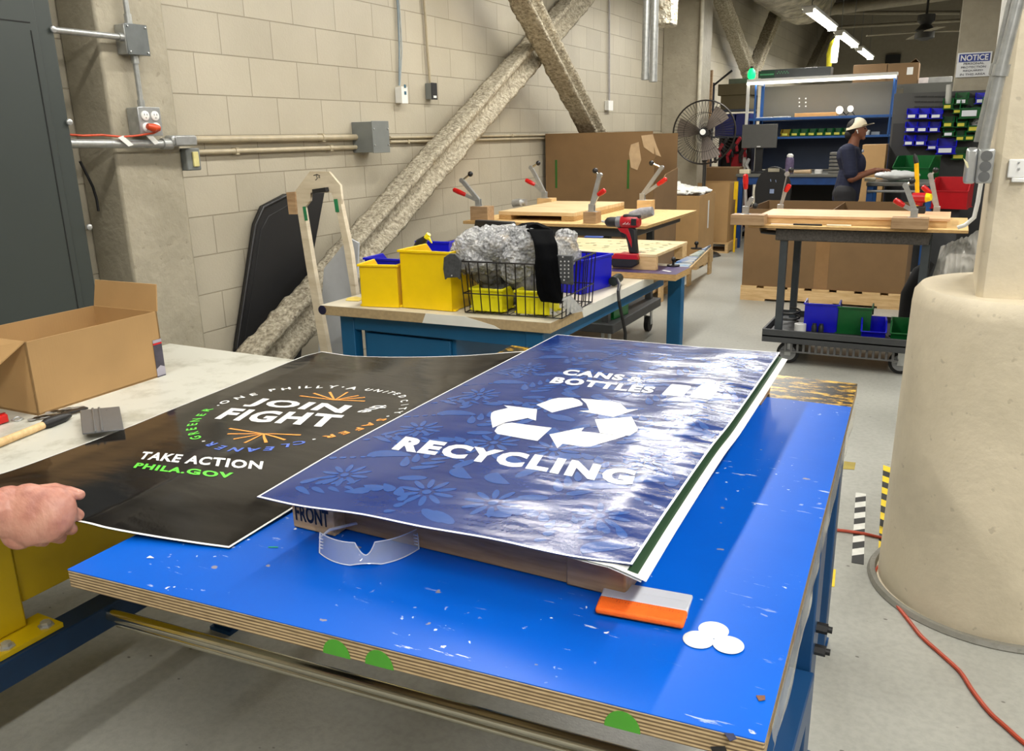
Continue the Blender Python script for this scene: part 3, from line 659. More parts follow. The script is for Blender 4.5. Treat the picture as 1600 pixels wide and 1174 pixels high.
# ------------------------------------------------------------------ surfaces of the two printed sheets
def coons(L, R, N_, F_):
    def poly(P):
        ln = [0]
        for a, b_ in zip(P, P[1:]): ln.append(ln[-1] + (b_ - a).length)
        def f(t_):
            t_ = min(max(t_, 0), 1) * ln[-1]
            for i in range(len(P) - 1):
                if t_ <= ln[i + 1] or i == len(P) - 2:
                    s = (t_ - ln[i]) / (ln[i + 1] - ln[i]); p0 = P[max(i - 1, 0)]; p1, p2 = P[i], P[i + 1]; p3 = P[min(i + 2, len(P) - 1)]
                    sg = ln[i + 1] - ln[i]; m1 = (p2 - p0) * (sg / (ln[i + 1] - ln[i - 1])) if i > 0 else p2 - p1; m2 = (p3 - p1) * (sg / (ln[i + 2] - ln[i])) if i < len(P) - 2 else p2 - p1
                    s2, s3 = s * s, s * s * s
                    return p1 * (2 * s3 - 3 * s2 + 1) + m1 * (s3 - 2 * s2 + s) + p2 * (-2 * s3 + 3 * s2) + m2 * (s3 - s2)
        return f
    l_, r_, n_, f_ = poly(L), poly(R), poly(N_), poly(F_)
    c00, c10, c01, c11 = N_[0], N_[-1], F_[0], F_[-1]
    def S(u, v):
        return n_(u) * (1 - v) + f_(u) * v + l_(v) * (1 - u) + r_(v) * u - (c00 * (1 - u) * (1 - v) + c10 * u * (1 - v) + c01 * (1 - u) * v + c11 * u * v)
    return S
# black sheet
KL = [V(-1.87, .90, .846), V(-1.872, 1.02, .834), V(-1.885, 1.15, .828), V(-1.894, 1.37, .828), V(-1.905, 1.5, .829), V(-1.93, 1.80, .829), V(-1.955, 2.13, .832), V(-1.93, 2.205, .835)]
KN = [V(-1.87, .90, .846), V(-1.64, .895, .853), PZ(119, 815, .853), PZ(138, 819, .848), PZ(165, 826, .841), PZ(230, 838, .831), PZ(300, 849, .826), PZ(358, 857, .823)]
KF = [KL[-1], PZ(560, 557, .84), PZ(700, 557, .85), PZ(822, 549, .86)]
KR = [KN[-1], PZ(469, 788, .826), V(-1.16, 1.6, .83), V(-1.2, 2.2, .842), KF[-1]]
SK0 = coons(KL, KR, KN, KF)
def SK(u, v):
    p = SK0(u, v); w = min(u, 1 - u, v, 1 - v) * 8; w = min(w, 1)
    p = p.copy(); p.z += w * (.003 * noise.noise(V(u * 5, v * 2.2, 3)) + .006 * max(0, noise.noise(V(u * 2, v * 3, 9)))) + .004 * w; return p
# recycling sheet
BZ = .932
KB_N = [PZ(401, 777, .93), PZ(464, 791, .928), PZ(564, 805, .93), PZ(656, 824, .932), PZ(768, 843.5, .932), PZ(885, 869, .932), PZ(988, 883, .928)]
KB_F = [PZ(870, 523, .93), PZ(975, 532, .932), PZ(1090, 542, .932), PZ(1141, 545.5, .936), PZ(1219, 551, .934)]
KB_L = [KB_N[0], PZ(560, 685, .931), KB_F[0]]
KB_R = [KB_N[-1], PZ(1041, 802, .931), PZ(1113, 698, .932), PZ(1141, 663, .933), KB_F[-1]]
SB0 = coons(KB_L, KB_R, KB_N, KB_F)
def SB(u, v):
    p = SB0(u, v).copy(); w = min(min(u, 1 - u, v, 1 - v) * 10, 1)
    r = max(0, u - .45) * 1.8
    p.z += w * (.0035 * noise.noise(V(u * 4 + 2, v * 6, 5)) + r * .006 * noise.noise(V(u * 7, v * 11 + u * 5, 2)) + .003); return p
def solve(S, px_, py_, u=.5, v=.5):
    for _ in range(25):
        a = project(S(u, v)); e = (px_ - a[0], py_ - a[1])
        if abs(e[0]) + abs(e[1]) < .05: break
        h = 1e-3; b_ = project(S(u + h, v)); c_ = project(S(u, v + h))
        j = ((b_[0] - a[0]) / h, (c_[0] - a[0]) / h, (b_[1] - a[1]) / h, (c_[1] - a[1]) / h); D = j[0] * j[3] - j[1] * j[2]
        u += max(-.2, min(.2, (e[0] * j[3] - e[1] * j[1]) / D)); v += max(-.2, min(.2, (e[1] * j[0] - e[0] * j[2]) / D))
    return u, v
class Print:
    """flat ink shapes laid on a sheet: collected in sheet coordinates, cut fine, then lifted onto the sheet"""
    def __init__(s, S, lift=.0007, n=(70, 105)): s.S = S; s.lift = lift; s.n = n; s.g = G()
    def flush(s, name, m, parent, label):
        part(name, s.g, m, parent, label, world=True, weld=False, smooth=False); s.g = G()
    def shape(s, pts, faces):
        bm = bmesh.new(); vs_ = [bm.verts.new((p[0], p[1], 0)) for p in pts]
        for f in faces:
            try: bm.faces.new([vs_[i] for i in f])
            except ValueError: pass
        us = [p[0] for p in pts]; vv = [p[1] for p in pts]
        for ax_, lo, hi in ((0, min(us), max(us)), (1, min(vv), max(vv))):
            for k in range(int(lo * s.n[ax_]) + 1, int(hi * s.n[ax_]) + 1):
                co = [0, 0, 0]; co[ax_] = k / s.n[ax_]; no = [0, 0, 0]; no[ax_] = 1
                bmesh.ops.bisect_plane(bm, geom=bm.verts[:] + bm.edges[:] + bm.faces[:], plane_co=co, plane_no=no, dist=1e-6)
        bm.verts.index_update(); out = []
        for v in bm.verts: out.append(s.S(v.co.x, v.co.y) + V(0, 0, s.lift))
        s.g.add(out, [tuple(v.index for v in f.verts) for f in bm.faces]); bm.free()
    def poly_px(s, pts):
        q = [solve(s.S, *p) for p in pts]; s.poly(q)
    def poly(s, q):
        tri = geometry.tessellate_polygon([[V(p[0], p[1], 0) for p in q]]); s.shape(q, tri)
    def text(s, st, bl_, br_, tl_, **kw):
        pts, fs, _ = text_pts(st, **kw); a, b_, c_ = solve(s.S, *bl_), solve(s.S, *br_), solve(s.S, *tl_)
        s.shape([(a[0] + (b_[0] - a[0]) * p[0] + (c_[0] - a[0]) * p[1], a[1] + (b_[1] - a[1]) * p[0] + (c_[1] - a[1]) * p[1]) for p in pts], fs)
def ell(cx_, cy_, a, b_, rot, n=14, tear=0, su=1.0, sv=1.0):
    out = []
    for k in range(n):
        t_ = 2 * PI * k / n; x = a * math.cos(t_); y = b_ * math.sin(t_) * (1 - tear * math.cos(t_))
        out.append((cx_ + (x * math.cos(rot) - y * math.sin(rot)) / su, cy_ + (x * math.sin(rot) + y * math.cos(rot)) / sv))
    return out

def sheet(name, S, m, label, cat, rim, rim_m, back=.0009, nu=70, nv=105):
    t = thing(name, label, cat, tuple(S(.5, .5)))
    g = G(); g.grid(S, nu, nv); n0 = (nu + 1) * (nv + 1)
    lo = [p - V(0, 0, back) for p in g.v]; g.v += lo; g.mi += [0] * (nu * nv)
    g.f += [tuple(i + n0 for i in reversed(f)) for f in g.f[:nu * nv]]
    loop = [i for i in range(nu + 1)] + [(j * (nu + 1) + nu) for j in range(1, nv + 1)] + [nv * (nu + 1) + i for i in range(nu - 1, -1, -1)] + [j * (nu + 1) for j in range(nv - 1, 0, -1)]
    for a, b_ in zip(loop, loop[1:] + loop[:1]): g.f.append((a, b_, b_ + n0, a + n0)); g.mi.append(0)
    part('sheet', g, m, t, world=True, weld=False)
    if rim:
        g = G()
        for (fa, fb) in (((0, 0), (1, 0)), ((1, 0), (1, 1)), ((1, 1), (0, 1)), ((0, 1), (0, 0))):
            def rf(u, v, fa=fa, fb=fb):
                a = (fa[0] + (fb[0] - fa[0]) * u, fa[1] + (fb[1] - fa[1]) * u); ins = rim * v
                cx_, cy_ = .5 - a[0], .5 - a[1]
                if fa[1] == fb[1]: q = (a[0] if 0 < u < 1 else a[0] + math.copysign(ins, cx_), a[1] + math.copysign(ins * .6, cy_))
                else: q = (a[0] + math.copysign(ins, cx_), a[1] if 0 < u < 1 else a[1] + math.copysign(ins * .6, cy_))
                return S(*q) + V(0, 0, .0006)
            g.grid(rf, 90, 1)
        part('white_border', g, rim_m, t, world=True, weld=False)
    return t
whi = m_gloss('white_print', (238, 238, 236), .25, .12)
kblack = m_gloss('black_glossy_print', (14, 13, 15), .14, .14)
kt = sheet('printed_vinyl_sheet', SK, kblack, 'glossy black JOIN the FIGHT printed vinyl sheet held by the hand', 'poster', .007, whi)
P = Print(SK)
P.text('JOIN', (377.4, 635), (528, 649.8), (403.5, 622.0), offset=.042, space=1.14); P.flush('join_word', whi, kt, 'white word JOIN')
P.text('FIGHT', (334.6, 655), (517.5, 668.6), (362, 638), offset=.042, space=1.14)
P.flush('fight_word', whi, kt, 'white word FIGHT'); P.text('TAKE ACTION', (214.7, 717.8), (409, 734), (225, 706.0), offset=.036, space=1.12); P.flush('take_action_words', whi, kt, 'white words TAKE ACTION')
tt = [solve(SK, 588, 633.5), solve(SK, 556, 644.5)]
pts, fs, _ = text_pts('the', offset=.02)
P.shape([(tt[0][0] + (tt[1][0] - tt[0][0]) * p[0] + .06 * p[1], tt[0][1] + (tt[1][1] - tt[0][1]) * p[0]) for p in pts], fs)
P.flush('the_word', whi, kt, 'small white word the, set sideways')
grn_t = m_gloss('green_print', (98, 208, 70), .25, .12); blu_t = m_gloss('blue_print', (84, 112, 200), .25, .12); org_t = m_gloss('orange_print', (240, 158, 74), .25, .12)
ring = [('w', '\u00b7', 341, 634), ('w', 'O', 351, 629), ('w', 'N', 374, 622), ('w', 'E', 396, 617), ('w', 'P', 426, 610), ('w', 'H', 447, 608), ('w', 'I', 468, 606), ('w', 'L', 482, 605), ('w', 'L', 500, 605), ('w', 'Y', 520, 605), ('w', '\u00b7', 536, 605.3), ('w', 'A', 551, 607), ('w', 'U', 576, 609.5), ('w', 'N', 591, 611), ('w', 'I', 602.5, 612.7), ('w', 'T', 611, 614), ('w', 'E', 620, 616), ('w', 'D', 629, 620), ('w', 'C', 631.5, 627), ('w', 'I', 632.5, 633), ('w', 'T', 629, 639), ('w', 'Y', 622, 645), ('w', '\u00b7', 606, 651),
        ('o', 'S', 596, 656.5), ('o', 'A', 577, 664), ('o', 'F', 560, 671), ('o', 'E', 538, 677), ('o', 'R', 514, 682.6), ('w', '\u00b7', 490.7, 687), ('b', 'C', 467.6, 692.6), ('b', 'L', 445, 697), ('b', 'E', 420, 701.6), ('b', 'A', 394, 703.5), ('b', 'N', 368, 703), ('b', 'E', 345, 700), ('b', 'R', 329, 694.5), ('w', '\u00b7', 318, 690), ('g', 'G', 306, 684.5), ('g', 'R', 302, 677.5), ('g', 'E', 299, 671), ('g', 'E', 300.5, 664), ('g', 'N', 306, 657), ('g', 'E', 314, 649), ('g', 'R', 324, 641)]
SU, SV = .76, 1.27      # size of the black sheet in metres across / away
qs = [solve(SK, r[2], r[3]) for r in ring]; cu_ = sum(q[0] for q in qs) / len(qs); cv_ = sum(q[1] for q in qs) / len(qs)
PR = {k: Print(SK) for k in 'wobg'}
for (c_, ch, rx_, _), q in zip(ring, qs):
    dx, dy = (q[0] - cu_) * SU, (q[1] - cv_) * SV; a = math.atan2(dy, dx) - PI / 2; hh = .026 if not (570 < rx_ < 640 and c_ == 'w') else .019
    if ch == '\u00b7': PR[c_].poly(ell(q[0], q[1], .004, .004, 0, 10, 0, SU, SV)); continue
    pts, fs, asp = text_pts(ch, offset=.03); ww = hh * asp * (1.15 if ch != 'I' else 1)
    out = []
    for p in pts:
        x, y = (p[0] - .5) * ww, (p[1] - .5) * hh; out.append((q[0] + (x * math.cos(a) - y * math.sin(a)) / SU, q[1] + (x * math.sin(a) + y * math.cos(a)) / SV))
    PR[c_].shape(out, fs)
def ray_burst(c_, ends):
    a = solve(SK, *c_)
    for e in ends:
        b_ = solve(SK, *e); dx, dy = (b_[0] - a[0]) * SU, (b_[1] - a[1]) * SV; L = math.hypot(dx, dy); nx, ny = -dy / L, dx / L; w0, w1 = .0022, .0036
        PR['o'].poly([(a[0] + nx * w0 / SU, a[1] + ny * w0 / SV), (b_[0] + nx * w1 / SU, b_[1] + ny * w1 / SV), (b_[0] - nx * w1 / SU, b_[1] - ny * w1 / SV), (a[0] - nx * w0 / SU, a[1] - ny * w0 / SV)])
zz = lambda x, y: (280 + x / 4.2105, 590 + y / 4.2105)
PR['o'].flush('safer_word', org_t, kt, 'orange word SAFER on the ring')
ray_burst(zz(1022, 150), [zz(795, 122), zz(885, 105), zz(990, 98), zz(1108, 98), zz(1180, 120), zz(1222, 133), zz(1222, 157)])
PR['o'].flush('upper_ray_burst', org_t, kt, 'orange rays above the word JOIN')
ray_burst(zz(555, 372), [zz(330, 337), zz(318, 373), zz(357, 407), zz(430, 432), zz(572, 430), zz(697, 412), zz(800, 380)])
PR['g'].text('PHILA.GOV', (207.7, 731.6), (362, 748), (215, 723.5), offset=.045, space=1.16)
for k, m, nm, lb in (('w', whi, 'ring_lettering', 'white ONE PHILLY A UNITED CITY lettering in an arc'), ('o', org_t, 'lower_ray_burst', 'orange rays under the word FIGHT'), ('b', blu_t, 'blue_lettering', 'blue CLEANER lettering'), ('g', grn_t, 'green_lettering', 'green GREENER and PHILA.GOV lettering')):
    part(nm, PR[k].g, m, kt, lb, world=True, weld=False, smooth=False)

navy = m_gloss('navy_glossy_print', (12, 48, 118), .17, .6, (9, 39, 104), True); navy2 = m_gloss('lighter_navy_print', (34, 76, 146), .17, .6, None, True); whiB = m_gloss('white_recycling_print', (232, 234, 234), .26, .5, None, True)
bt = sheet('printed_vinyl_sheet', SB, navy, 'glossy navy RECYCLING printed vinyl sheet, top of the stack on the pallet', 'poster', .006, whi)
P = Print(SB)
P.text('RECYCLING', (611, 702.8), (987, 759.5), (634, 682.5), offset=.058, space=1.2); P.flush('recycling_word', whiB, bt, 'white word RECYCLING')
P.text('CANS', (876, 586), (971, 595.6), (885, 577.6), offset=.05, space=1.16); P.text('&', (979, 596), (1004, 599), (984, 588.5), offset=.02)
P.text('BOTTLES', (857.5, 598.8), (1019, 615), (868, 589.6), offset=.05, space=1.16); P.flush('cans_and_bottles_words', whiB, bt, 'white words CANS & BOTTLES')
z8 = lambda x, y: (840 + x / 5.3333, 560 + y / 5.3333)
z2 = lambda x, y: (560 + x / 3.9125, 500 + y / 3.9125)
P.poly_px([z8(*p) for p in ((1035, 302), (1112, 222), (1125, 218), (1272, 232), (1282, 242), (1215, 316), (1200, 322), (1045, 308))])
P.poly_px([z8(*p) for p in ((1265, 322), (1340, 240), (1375, 218), (1420, 210), (1430, 203), (1475, 208), (1470, 218), (1510, 235), (1505, 262), (1440, 342), (1425, 347), (1280, 332))])
P.flush('can_and_bottle_icons', whiB, bt, 'white can and bottle shapes')
P.poly_px([z2(*p) for p in ((808, 600), (812, 572), (830, 560), (915, 540), (890, 524), (1092, 548), (1085, 618), (1035, 602), (900, 628), (820, 662))])
P.poly_px([z2(*p) for p in ((832, 682), (850, 655), (890, 635), (940, 630), (1182, 662), (1095, 742), (900, 708), (850, 700))])
P.poly_px([z8(*p) for p in ((-10, 390), (120, 343), (180, 332), (290, 332), (345, 350), (375, 378), (372, 395), (120, 455))])
P.poly_px([z8(*p) for p in ((360, 338), (620, 362), (690, 378), (745, 428), (838, 428), (632, 492), (345, 442), (430, 436), (405, 380))])
P.poly_px([z8(*p) for p in ((477, 512), (783, 490), (835, 590), (825, 612), (770, 645), (720, 648), (520, 625))])
P.poly_px([z8(*p) for p in ((97, 637), (388, 580), (362, 612), (735, 650), (440, 738), (385, 740), (208, 715), (165, 752))])
P.flush('arrow_symbol', whiB, bt, 'white triangle of chasing arrows')
# flower pattern
P = Print(SB, .0004); BU, BV = .74, 1.42; rnd = random.Random(11)
def petal(x, y, a, b_, r, tear=0): 
    pts = ell(x / BU, y / BV, a, b_, r, 12, tear, BU, BV)
    if all(.012 < p[0] < .988 and .008 < p[1] < .992 for p in pts): P.poly(pts)
def flower(x, y, R, n=10):
    petal(x, y, R * .16, R * .16, 0)
    for k in range(n): a = 2 * PI * k / n; petal(x + R * .62 * math.cos(a), y + R * .62 * math.sin(a), R * .36, R * .11, a)
def spray(x, y, a0, n, ln, side=1, L=.05):
    for k in range(n):
        px_ = x + ln * k * math.cos(a0); py_ = y + ln * k * math.sin(a0); s = 1 - k / n * .5
        for sg in (-1, 1): petal(px_ + math.cos(a0 + sg * .9) * L * s * .6, py_ + math.sin(a0 + sg * .9) * L * s * .6, L * s * .5, L * s * .15, a0 + sg * .7, .5)
def curl(x, y, R, a0, a1, n, s0=.026):
    for k in range(n):
        f = k / (n - 1); a = a0 + (a1 - a0) * f; s = s0 * (1 - .55 * f); petal(x + R * math.cos(a), y + R * math.sin(a), s, s * .5, a + .9, .6)
def dots(x, y, a, n, s):
    for k in range(n): petal(x + s * 2.4 * k * math.cos(a), y + s * 2.4 * k * math.sin(a), s * (1 - .1 * k), s * .7 * (1 - .1 * k), a)
def half(x, y, R, a):
    pts = [((x + R * math.cos(a + t_)) / BU, (y + R * .7 * math.sin(a + t_)) / BV) for t_ in [PI * k / 10 for k in range(11)]]
    if all(.012 < p[0] < .988 and .008 < p[1] < .992 for p in pts): P.poly(pts)
def cell(ox, oy, f):
    X = lambda x: ox + (x if f > 0 else -x)
    flower(X(.10), oy + .13, .055); flower(X(.30), oy + .11, .06); curl(X(.22), oy + .04, .06, 2.6, -.4, 7); spray(X(.04), oy + .06, .3 if f > 0 else PI - .3, 4, .032)
    spray(X(.20), oy + .2, 1.3, 4, .03, L=.06); half(X(.13), oy + .245, .05, .5); dots(X(.02), oy + .2, .4 if f > 0 else PI - .4, 5, .009); half(X(.05), oy + .02, .045, .7); half(X(.33), oy + .22, .04, 2.2)
    petal(X(.24), oy + .155, .03, .012, .4); petal(X(.36), oy + .03, .035, .013, -.5); petal(X(.02), oy + .27, .035, .013, .3); petal(X(.30), oy + .26, .03, .012, 1.2); dots(X(.25), oy + .0, -.3 if f > 0 else PI + .3, 4, .008); curl(X(.07), oy + .3, .05, .3, 2.8, 6, .02)
for j in range(5):
    cell(0.0, .015 + j * .285, 1); cell(.74, .015 + j * .285, -1)
part('flower_pattern', P.g, navy2, bt, 'paler blue leaf and flower pattern', world=True, weld=False, smooth=False)
# sheets below in the stack, slightly shifted to the right
def under(name, dx, dz, label, m, wborder, gstrip):
    def S2(u, v):
        a = SB0(u, v); p = a + V(dx * max(0, u * 1.6 - .6), -.012 * (1 - v) * max(0, u * 4 - 3), -dz - .012 * max(0, u - .93) / .07 * (1 - .4 * v)); return p
    t = thing(name, label, 'poster', tuple(S2(.5, .5)))
    part('sheet', G().grid(lambda u, v: S2(.05 + .95 * u, .012 * (1 - max(0, u - .8) * 5) + v * .98), 40, 60), m, t, world=True, weld=False)
    if gstrip: part('green_band', G().grid(lambda u, v: S2(.957 + .022 * u, .008 + .98 * v) + V(0, 0, .0006), 2, 60), mat('dark_green_print', (44, 70, 48), .3, 0, .05), t, world=True, weld=False)
    return t
under('printed_vinyl_sheet', .026, .004, 'white edged sheet with a dark green band, just under the navy sheet', mat('white_vinyl', (226, 228, 222), .35, 0, .03), 0, True)
under('printed_vinyl_sheet', .018, .007, 'lowest white sheet of the stack, showing as a thin edge on the right', mat('white_vinyl', (226, 228, 222), .35, 0, .03), 0, False)

# wooden pallet under the stack
t = thing('wooden_pallet', 'wooden frame pallet with FRONT written on its corner block, under the navy sheets', 'pallet', (-.75, 1.7, TZ + .001))
z0 = TZ + .0012
part('top_board', G().bb(-1.05, -.40, 1.12, 2.40, .900, .918), ply_f, t, world=True)
dk = wood_d
for (x0, x1, y0, y1) in ((-.985, -.50, 1.145, 1.185), (-1.04, -.41, 1.7, 1.74), (-1.04, -.41, 2.34, 2.38)): part('rail', G().bb(x0, x1, y0, y1, z0, .8995), dk, t, world=True, bev=.002)
p0, p1 = PZ(466, 818, z0), PZ(538, 833, z0)
bx0, bx1, by0 = -1.085, -.982, 1.112
blk = part('corner_block', G().bb(bx0, bx1, by0, by0 + .09, z0, .912), wood_l, t, 'pale wooden block marked FRONT', world=True, bev=.002)
g = G(); flat_text(g, 'FRONT', (bx0 + .008, by0 - .0008, z0 + .016), (1, 0, 0), (0, 0, 1), .084, .036, offset=.03)
part('handwriting', g, mat('marker_ink', (12, 12, 12), .5, 0, 0), blk, world=True, smooth=False)
p0, p1 = PZ(887, 905, z0), PZ(992, 916, z0)
part('corner_block', G().bb(p0.x + .005, p1.x, p0.y - .02, p0.y + .09, z0, .908), wood_d, t, world=True, bev=.004)
part('corner_block', G().bb(-1.05, -.96, 2.25, 2.335, z0, .8995), wood_d, t, world=True); part('corner_block', G().bb(-.47, -.41, 2.25, 2.335, z0, .8995), wood_d, t, world=True)

# ------------------------------------------------------------------ safety glasses
t = thing('safety_glasses', 'clear plastic safety glasses lying on the blue table', 'glasses', tuple(PZ(572, 878, TZ)))
gl = m_glass('clear_polycarbonate', (232, 240, 248), .04, .30); gl2 = m_glass('clear_polycarbonate_rim', (236, 240, 248), .08, .7)
GA = PZ(498, 858, TZ + .002); GB = PZ(652, 852, TZ + .002); gx = (GB - GA); gx.z = 0; gw = gx.length; gx.normalize(); gy = V(-gx.y, gx.x, 0)
gc = PZ(571, 884, TZ + .002) 
def lens(u, v):   # u across, v up; wraps back at the temples; brow curve and nose notch
    s = (u - .5) * 2; x = s * gw / 2 * (1 - .02 * v); back = .055 * abs(s) ** 2.4
    notch = max(0, 1 - (abs(s) / .26) ** 2); top = .039 - .004 * abs(s) ** 3 - .025 * max(0, 1 - (abs(s) / .20) ** 1.8); bot = .0 + .006 * (1 - abs(s)) * 0 + .004 * max(0, 1 - (abs(s) / .3) ** 2)
    h = bot + (top - bot) * v
    return gc + gx * x + gy * (back + .012 * v) + V(0, 0, h)
part('lens', G().grid(lens, 60, 8), gl, t, 'one-piece clear wraparound lens', world=True, weld=False)
part('lens_rim', G().tube([lens(k / 60, 1) for k in range(61)], .0011, 6).tube([lens(k / 60, 0) for k in range(61)], .0011, 6).tube([lens(0, k / 6) for k in range(7)], .0013, 6).tube([lens(1, k / 6) for k in range(7)], .0013, 6), gl2, t, world=True)
for s in (0, 1):
    e0 = lens(s, .75); sg = 1 if s else -1
    part('temple', G().tube([e0, e0 + gy * .03 - gx * (sg * .012), e0 + gy * .07 - gx * (sg * .055) + V(0, 0, -.008), e0 + gy * .085 - gx * (sg * .09) + V(0, 0, -.02)], [.0022, .003, .003, .002], 8), gl2, t, world=True)
    g = G()
    for k in range(4): g.box(lens(s * .96 + .02, .3 + .15 * k) - gy * .001, (.009, .0015, .0016))
    part('hinge_ribs', g, gl2, t, world=True)

# ------------------------------------------------------------------ squeegee, discs
t = thing('squeegee', 'white plastic squeegee with an orange felt edge on the blue table', 'squeegee', tuple(PZ(1006, 950, TZ)))
q = [PZ(948, 912, TZ + .004), PZ(1083, 936, TZ + .004), PZ(1067, 985, TZ + .004), PZ(930, 960, TZ + .004)]
m1, m2 = q[0].lerp(q[3], .58), q[1].lerp(q[2], .58)
part('body', G().prism([q[0], q[1], m2, m1], (0, 0, .008)).prism([q[0].lerp(m1, .45), q[1].lerp(m2, .45), m2, m1], (0, 0, .0095)), mat('clear_white_plastic', (192, 195, 202), .3, 0, .03), t, world=True, bev=.003)
fe = part('felt_edge', G().prism([m1 - (q[1] - q[0]) * .004, m2 + (q[1] - q[0]) * .004, q[2] + (q[1] - q[0]) * .004, q[3] - (q[1] - q[0]) * .004], (0, 0, .0115)), mat('orange_felt', (250, 104, 14), .75, 0, .08, 60, bump=.3, bs=200), t, 'orange felt strip', world=True, bev=.004)
g = G()
for k in range(34):
    p = m1.lerp(m2, .1 + .8 * k / 33) + (q[3] - q[0]) * .05 + V(0, 0, .0117); g.box(p, (.0018, .0008, .0004))
ex = (m2 - m1).normalized(); ey = (m1 - q[3]).normalized()
flat_text(g, 'Bubble-free felt edge', m1 * .86 + m2 * .14 - ey * .013 + V(0, 0, .0117), ex, ey, .085, .007) if False else None
for k in range(22):
    p = m1.lerp(m2, .2 + .7 * k / 21) - ey * (.0105 + .001 * math.sin(k * 2.1)) + V(0, 0, .0118); g.bar(p - ey * .0022 + ex * .001, p + ey * .0022 * math.cos(k * 1.7) + ex * .002, .0008, .0004)
part('stitching_and_print', g, mat('dark_orange_ink', (196, 60, 10), .7), fe, world=True)
for (a, b_, z, lab) in ((1115, 985, .0006, 'white round sticker disc at the back of the three'), (1091, 1000, .0012, 'white round sticker disc left of the three'), (1138, 1008, .0018, 'white round sticker disc right of the three')):
    c = PZ(a, b_, TZ + z); single('sticker_disc', G().lathe([(.0228, 0), (.0228, .0005)], c, 40), mat('matte_white_vinyl', (206, 210, 210), .45, 0, .02), lab, 'sticker', 'round sticker discs beside the squeegee')

# ------------------------------------------------------------------ things on the white bench
WZ = TZ - .002
t = thing('cardboard_box', 'open brown cardboard box on the white bench', 'box', (-2.4, 1.55, WZ))
c0, c1 = PZ(60, 650, WZ), PZ(259, 586, WZ)      # near right-hand long side on the bench
ex = (c1 - c0).normalized(); L = (c1 - c0).length; nx = V(ex.y, -ex.x, 0)     # nx points to the camera side
hz = .215; wd_ = .30; tk = .005
A0 = c0; B0 = c1; Cc = c1 - nx * wd_; D0 = c0 - nx * wd_
def wall(a, b_, h, m, name, top=None, thick=None, off=0):
    return part(name, G().prism([a, b_, b_ + V(0, 0, h if top is None else top), a + V(0, 0, h)], (thick if thick is not None else (b_ - a).normalized().cross(V(0, 0, 1)) * -tk)), m, t, world=True)
wall(A0, B0, hz, card_m, 'front_side'); wall(B0, Cc, hz, card_m, 'end_side'); wall(Cc, D0, hz, card_m, 'back_side'); wall(D0, A0, hz, card_m, 'end_side')
part('bottom', G().prism([A0 + V(0, 0, .001), B0 + V(0, 0, .001), Cc + V(0, 0, .001), D0 + V(0, 0, .001)], (0, 0, .005)), card_m, t, world=True)
up = V(0, 0, hz)
fp0, fp1 = B0 + up, Cc + up
part('flap', G().prism([fp0, fp1, fp1 + V(0, 0, .085) + ex * .02, fp0 + V(0, 0, .085) + ex * .02 - nx * .01], ex * .004), card_m, t, 'upright end flap', world=True)
part('flap', G().prism([A0 + up, D0 + up, D0 + up - ex * .10 - V(0, 0, .05) + nx * .02, A0 + up - ex * .085 - V(0, 0, .065) - nx * .03], V(0, 0, .004)), card_m, t, 'drooping end flap', world=True)
g = G(); lw = L * .075; la = B0 - ex * lw - nx * (-.0012)
g.cur = 0; g.prism([la, la + ex * lw, la + ex * lw + V(0, 0, .125), la + V(0, 0, .125)], nx * .0006)
g.cur = 1; g.prism([la + V(0, 0, .1085) + nx * .0004, la + ex * lw + V(0, 0, .1085) + nx * .0004, la + ex * lw + V(0, 0, .114) + nx * .0004, la + V(0, 0, .114) + nx * .0004], nx * .0006)
g.cur = 2; g.prism([la + V(0, 0, .125) + nx * .0004, la + ex * lw + V(0, 0, .125) + nx * .0004, la + ex * lw + V(0, 0, .1145), la + V(0, 0, .1145)], nx * .0006)
g.cur = 2; g.prism([la + V(0, 0, .004) + nx * .0004, la + ex * lw + V(0, 0, .004) + nx * .0004, la + ex * lw + V(0, 0, .03) + nx * .0004, la + ex * lw * .5 + V(0, 0, .038) + nx * .0004, la + V(0, 0, .028) + nx * .0004], nx * .0006)
part('printed_label', g, [mat('label_dark_sky', (74, 70, 84), .35, 0, .25, 30), mat('label_red', (206, 28, 36), .35), mat('label_pale', (168, 164, 178), .35, 0, .1)], t, 'dark printed label with a red line', world=True)
t = thing('plastic_squeegee', 'small dark grey plastic squeegee at the edge of the black sheet', 'squeegee', tuple(PZ(160, 660, WZ)))
q = [PZ(125, 643, .836), PZ(187, 637, .836), PZ(194, 673, .845), PZ(129, 680, .836)]
gg = mat('grey_squeegee_plastic', (92, 94, 96), .35, .0, .06)
part('body', G().prism(q, (0, 0, .004)), gg, t, world=True, bev=.003)
g = G()
for k in (.42, .58): a, b_ = q[0].lerp(q[1], k - .1), q[3].lerp(q[2], k - .1); g.bar(a + V(0, 0, .005), b_ + V(0, 0, .005), .006, .006)
part('grip_rib', g, gg, t, world=True, bev=.002)
g = G(); ex2 = (q[3] - q[0]).normalized(); ey2 = (q[1] - q[0]).normalized()
for i in range(2):
    for j in range(6):
        o = q[0].lerp(q[3], .15 + .36 * i + .05 * j) + ey2 * (.066 + .009 * (j % 2)) + V(0, 0, .0046); g.bar(o, o + ex2 * .006 * (1 if j % 3 else -1) + ey2 * .004, .0012, .0012)
part('moulded_marks', g, mat('dark_mark', (52, 54, 56), .5), t, world=True)
t = thing('utility_knife', 'black bladed craft tool with a pale wooden handle lying by the box', 'knife', tuple(PZ(60, 665, WZ)))
a, b_, c_ = PZ(0, 692, WZ + .011), PZ(67, 665, WZ + .011), PZ(110, 649, WZ + .010)
part('handle', G().tube([a - (b_ - a) * .4, a, b_], [.011, .011, .0105], 14), wood_l, t, 'pale round wooden handle', world=True)
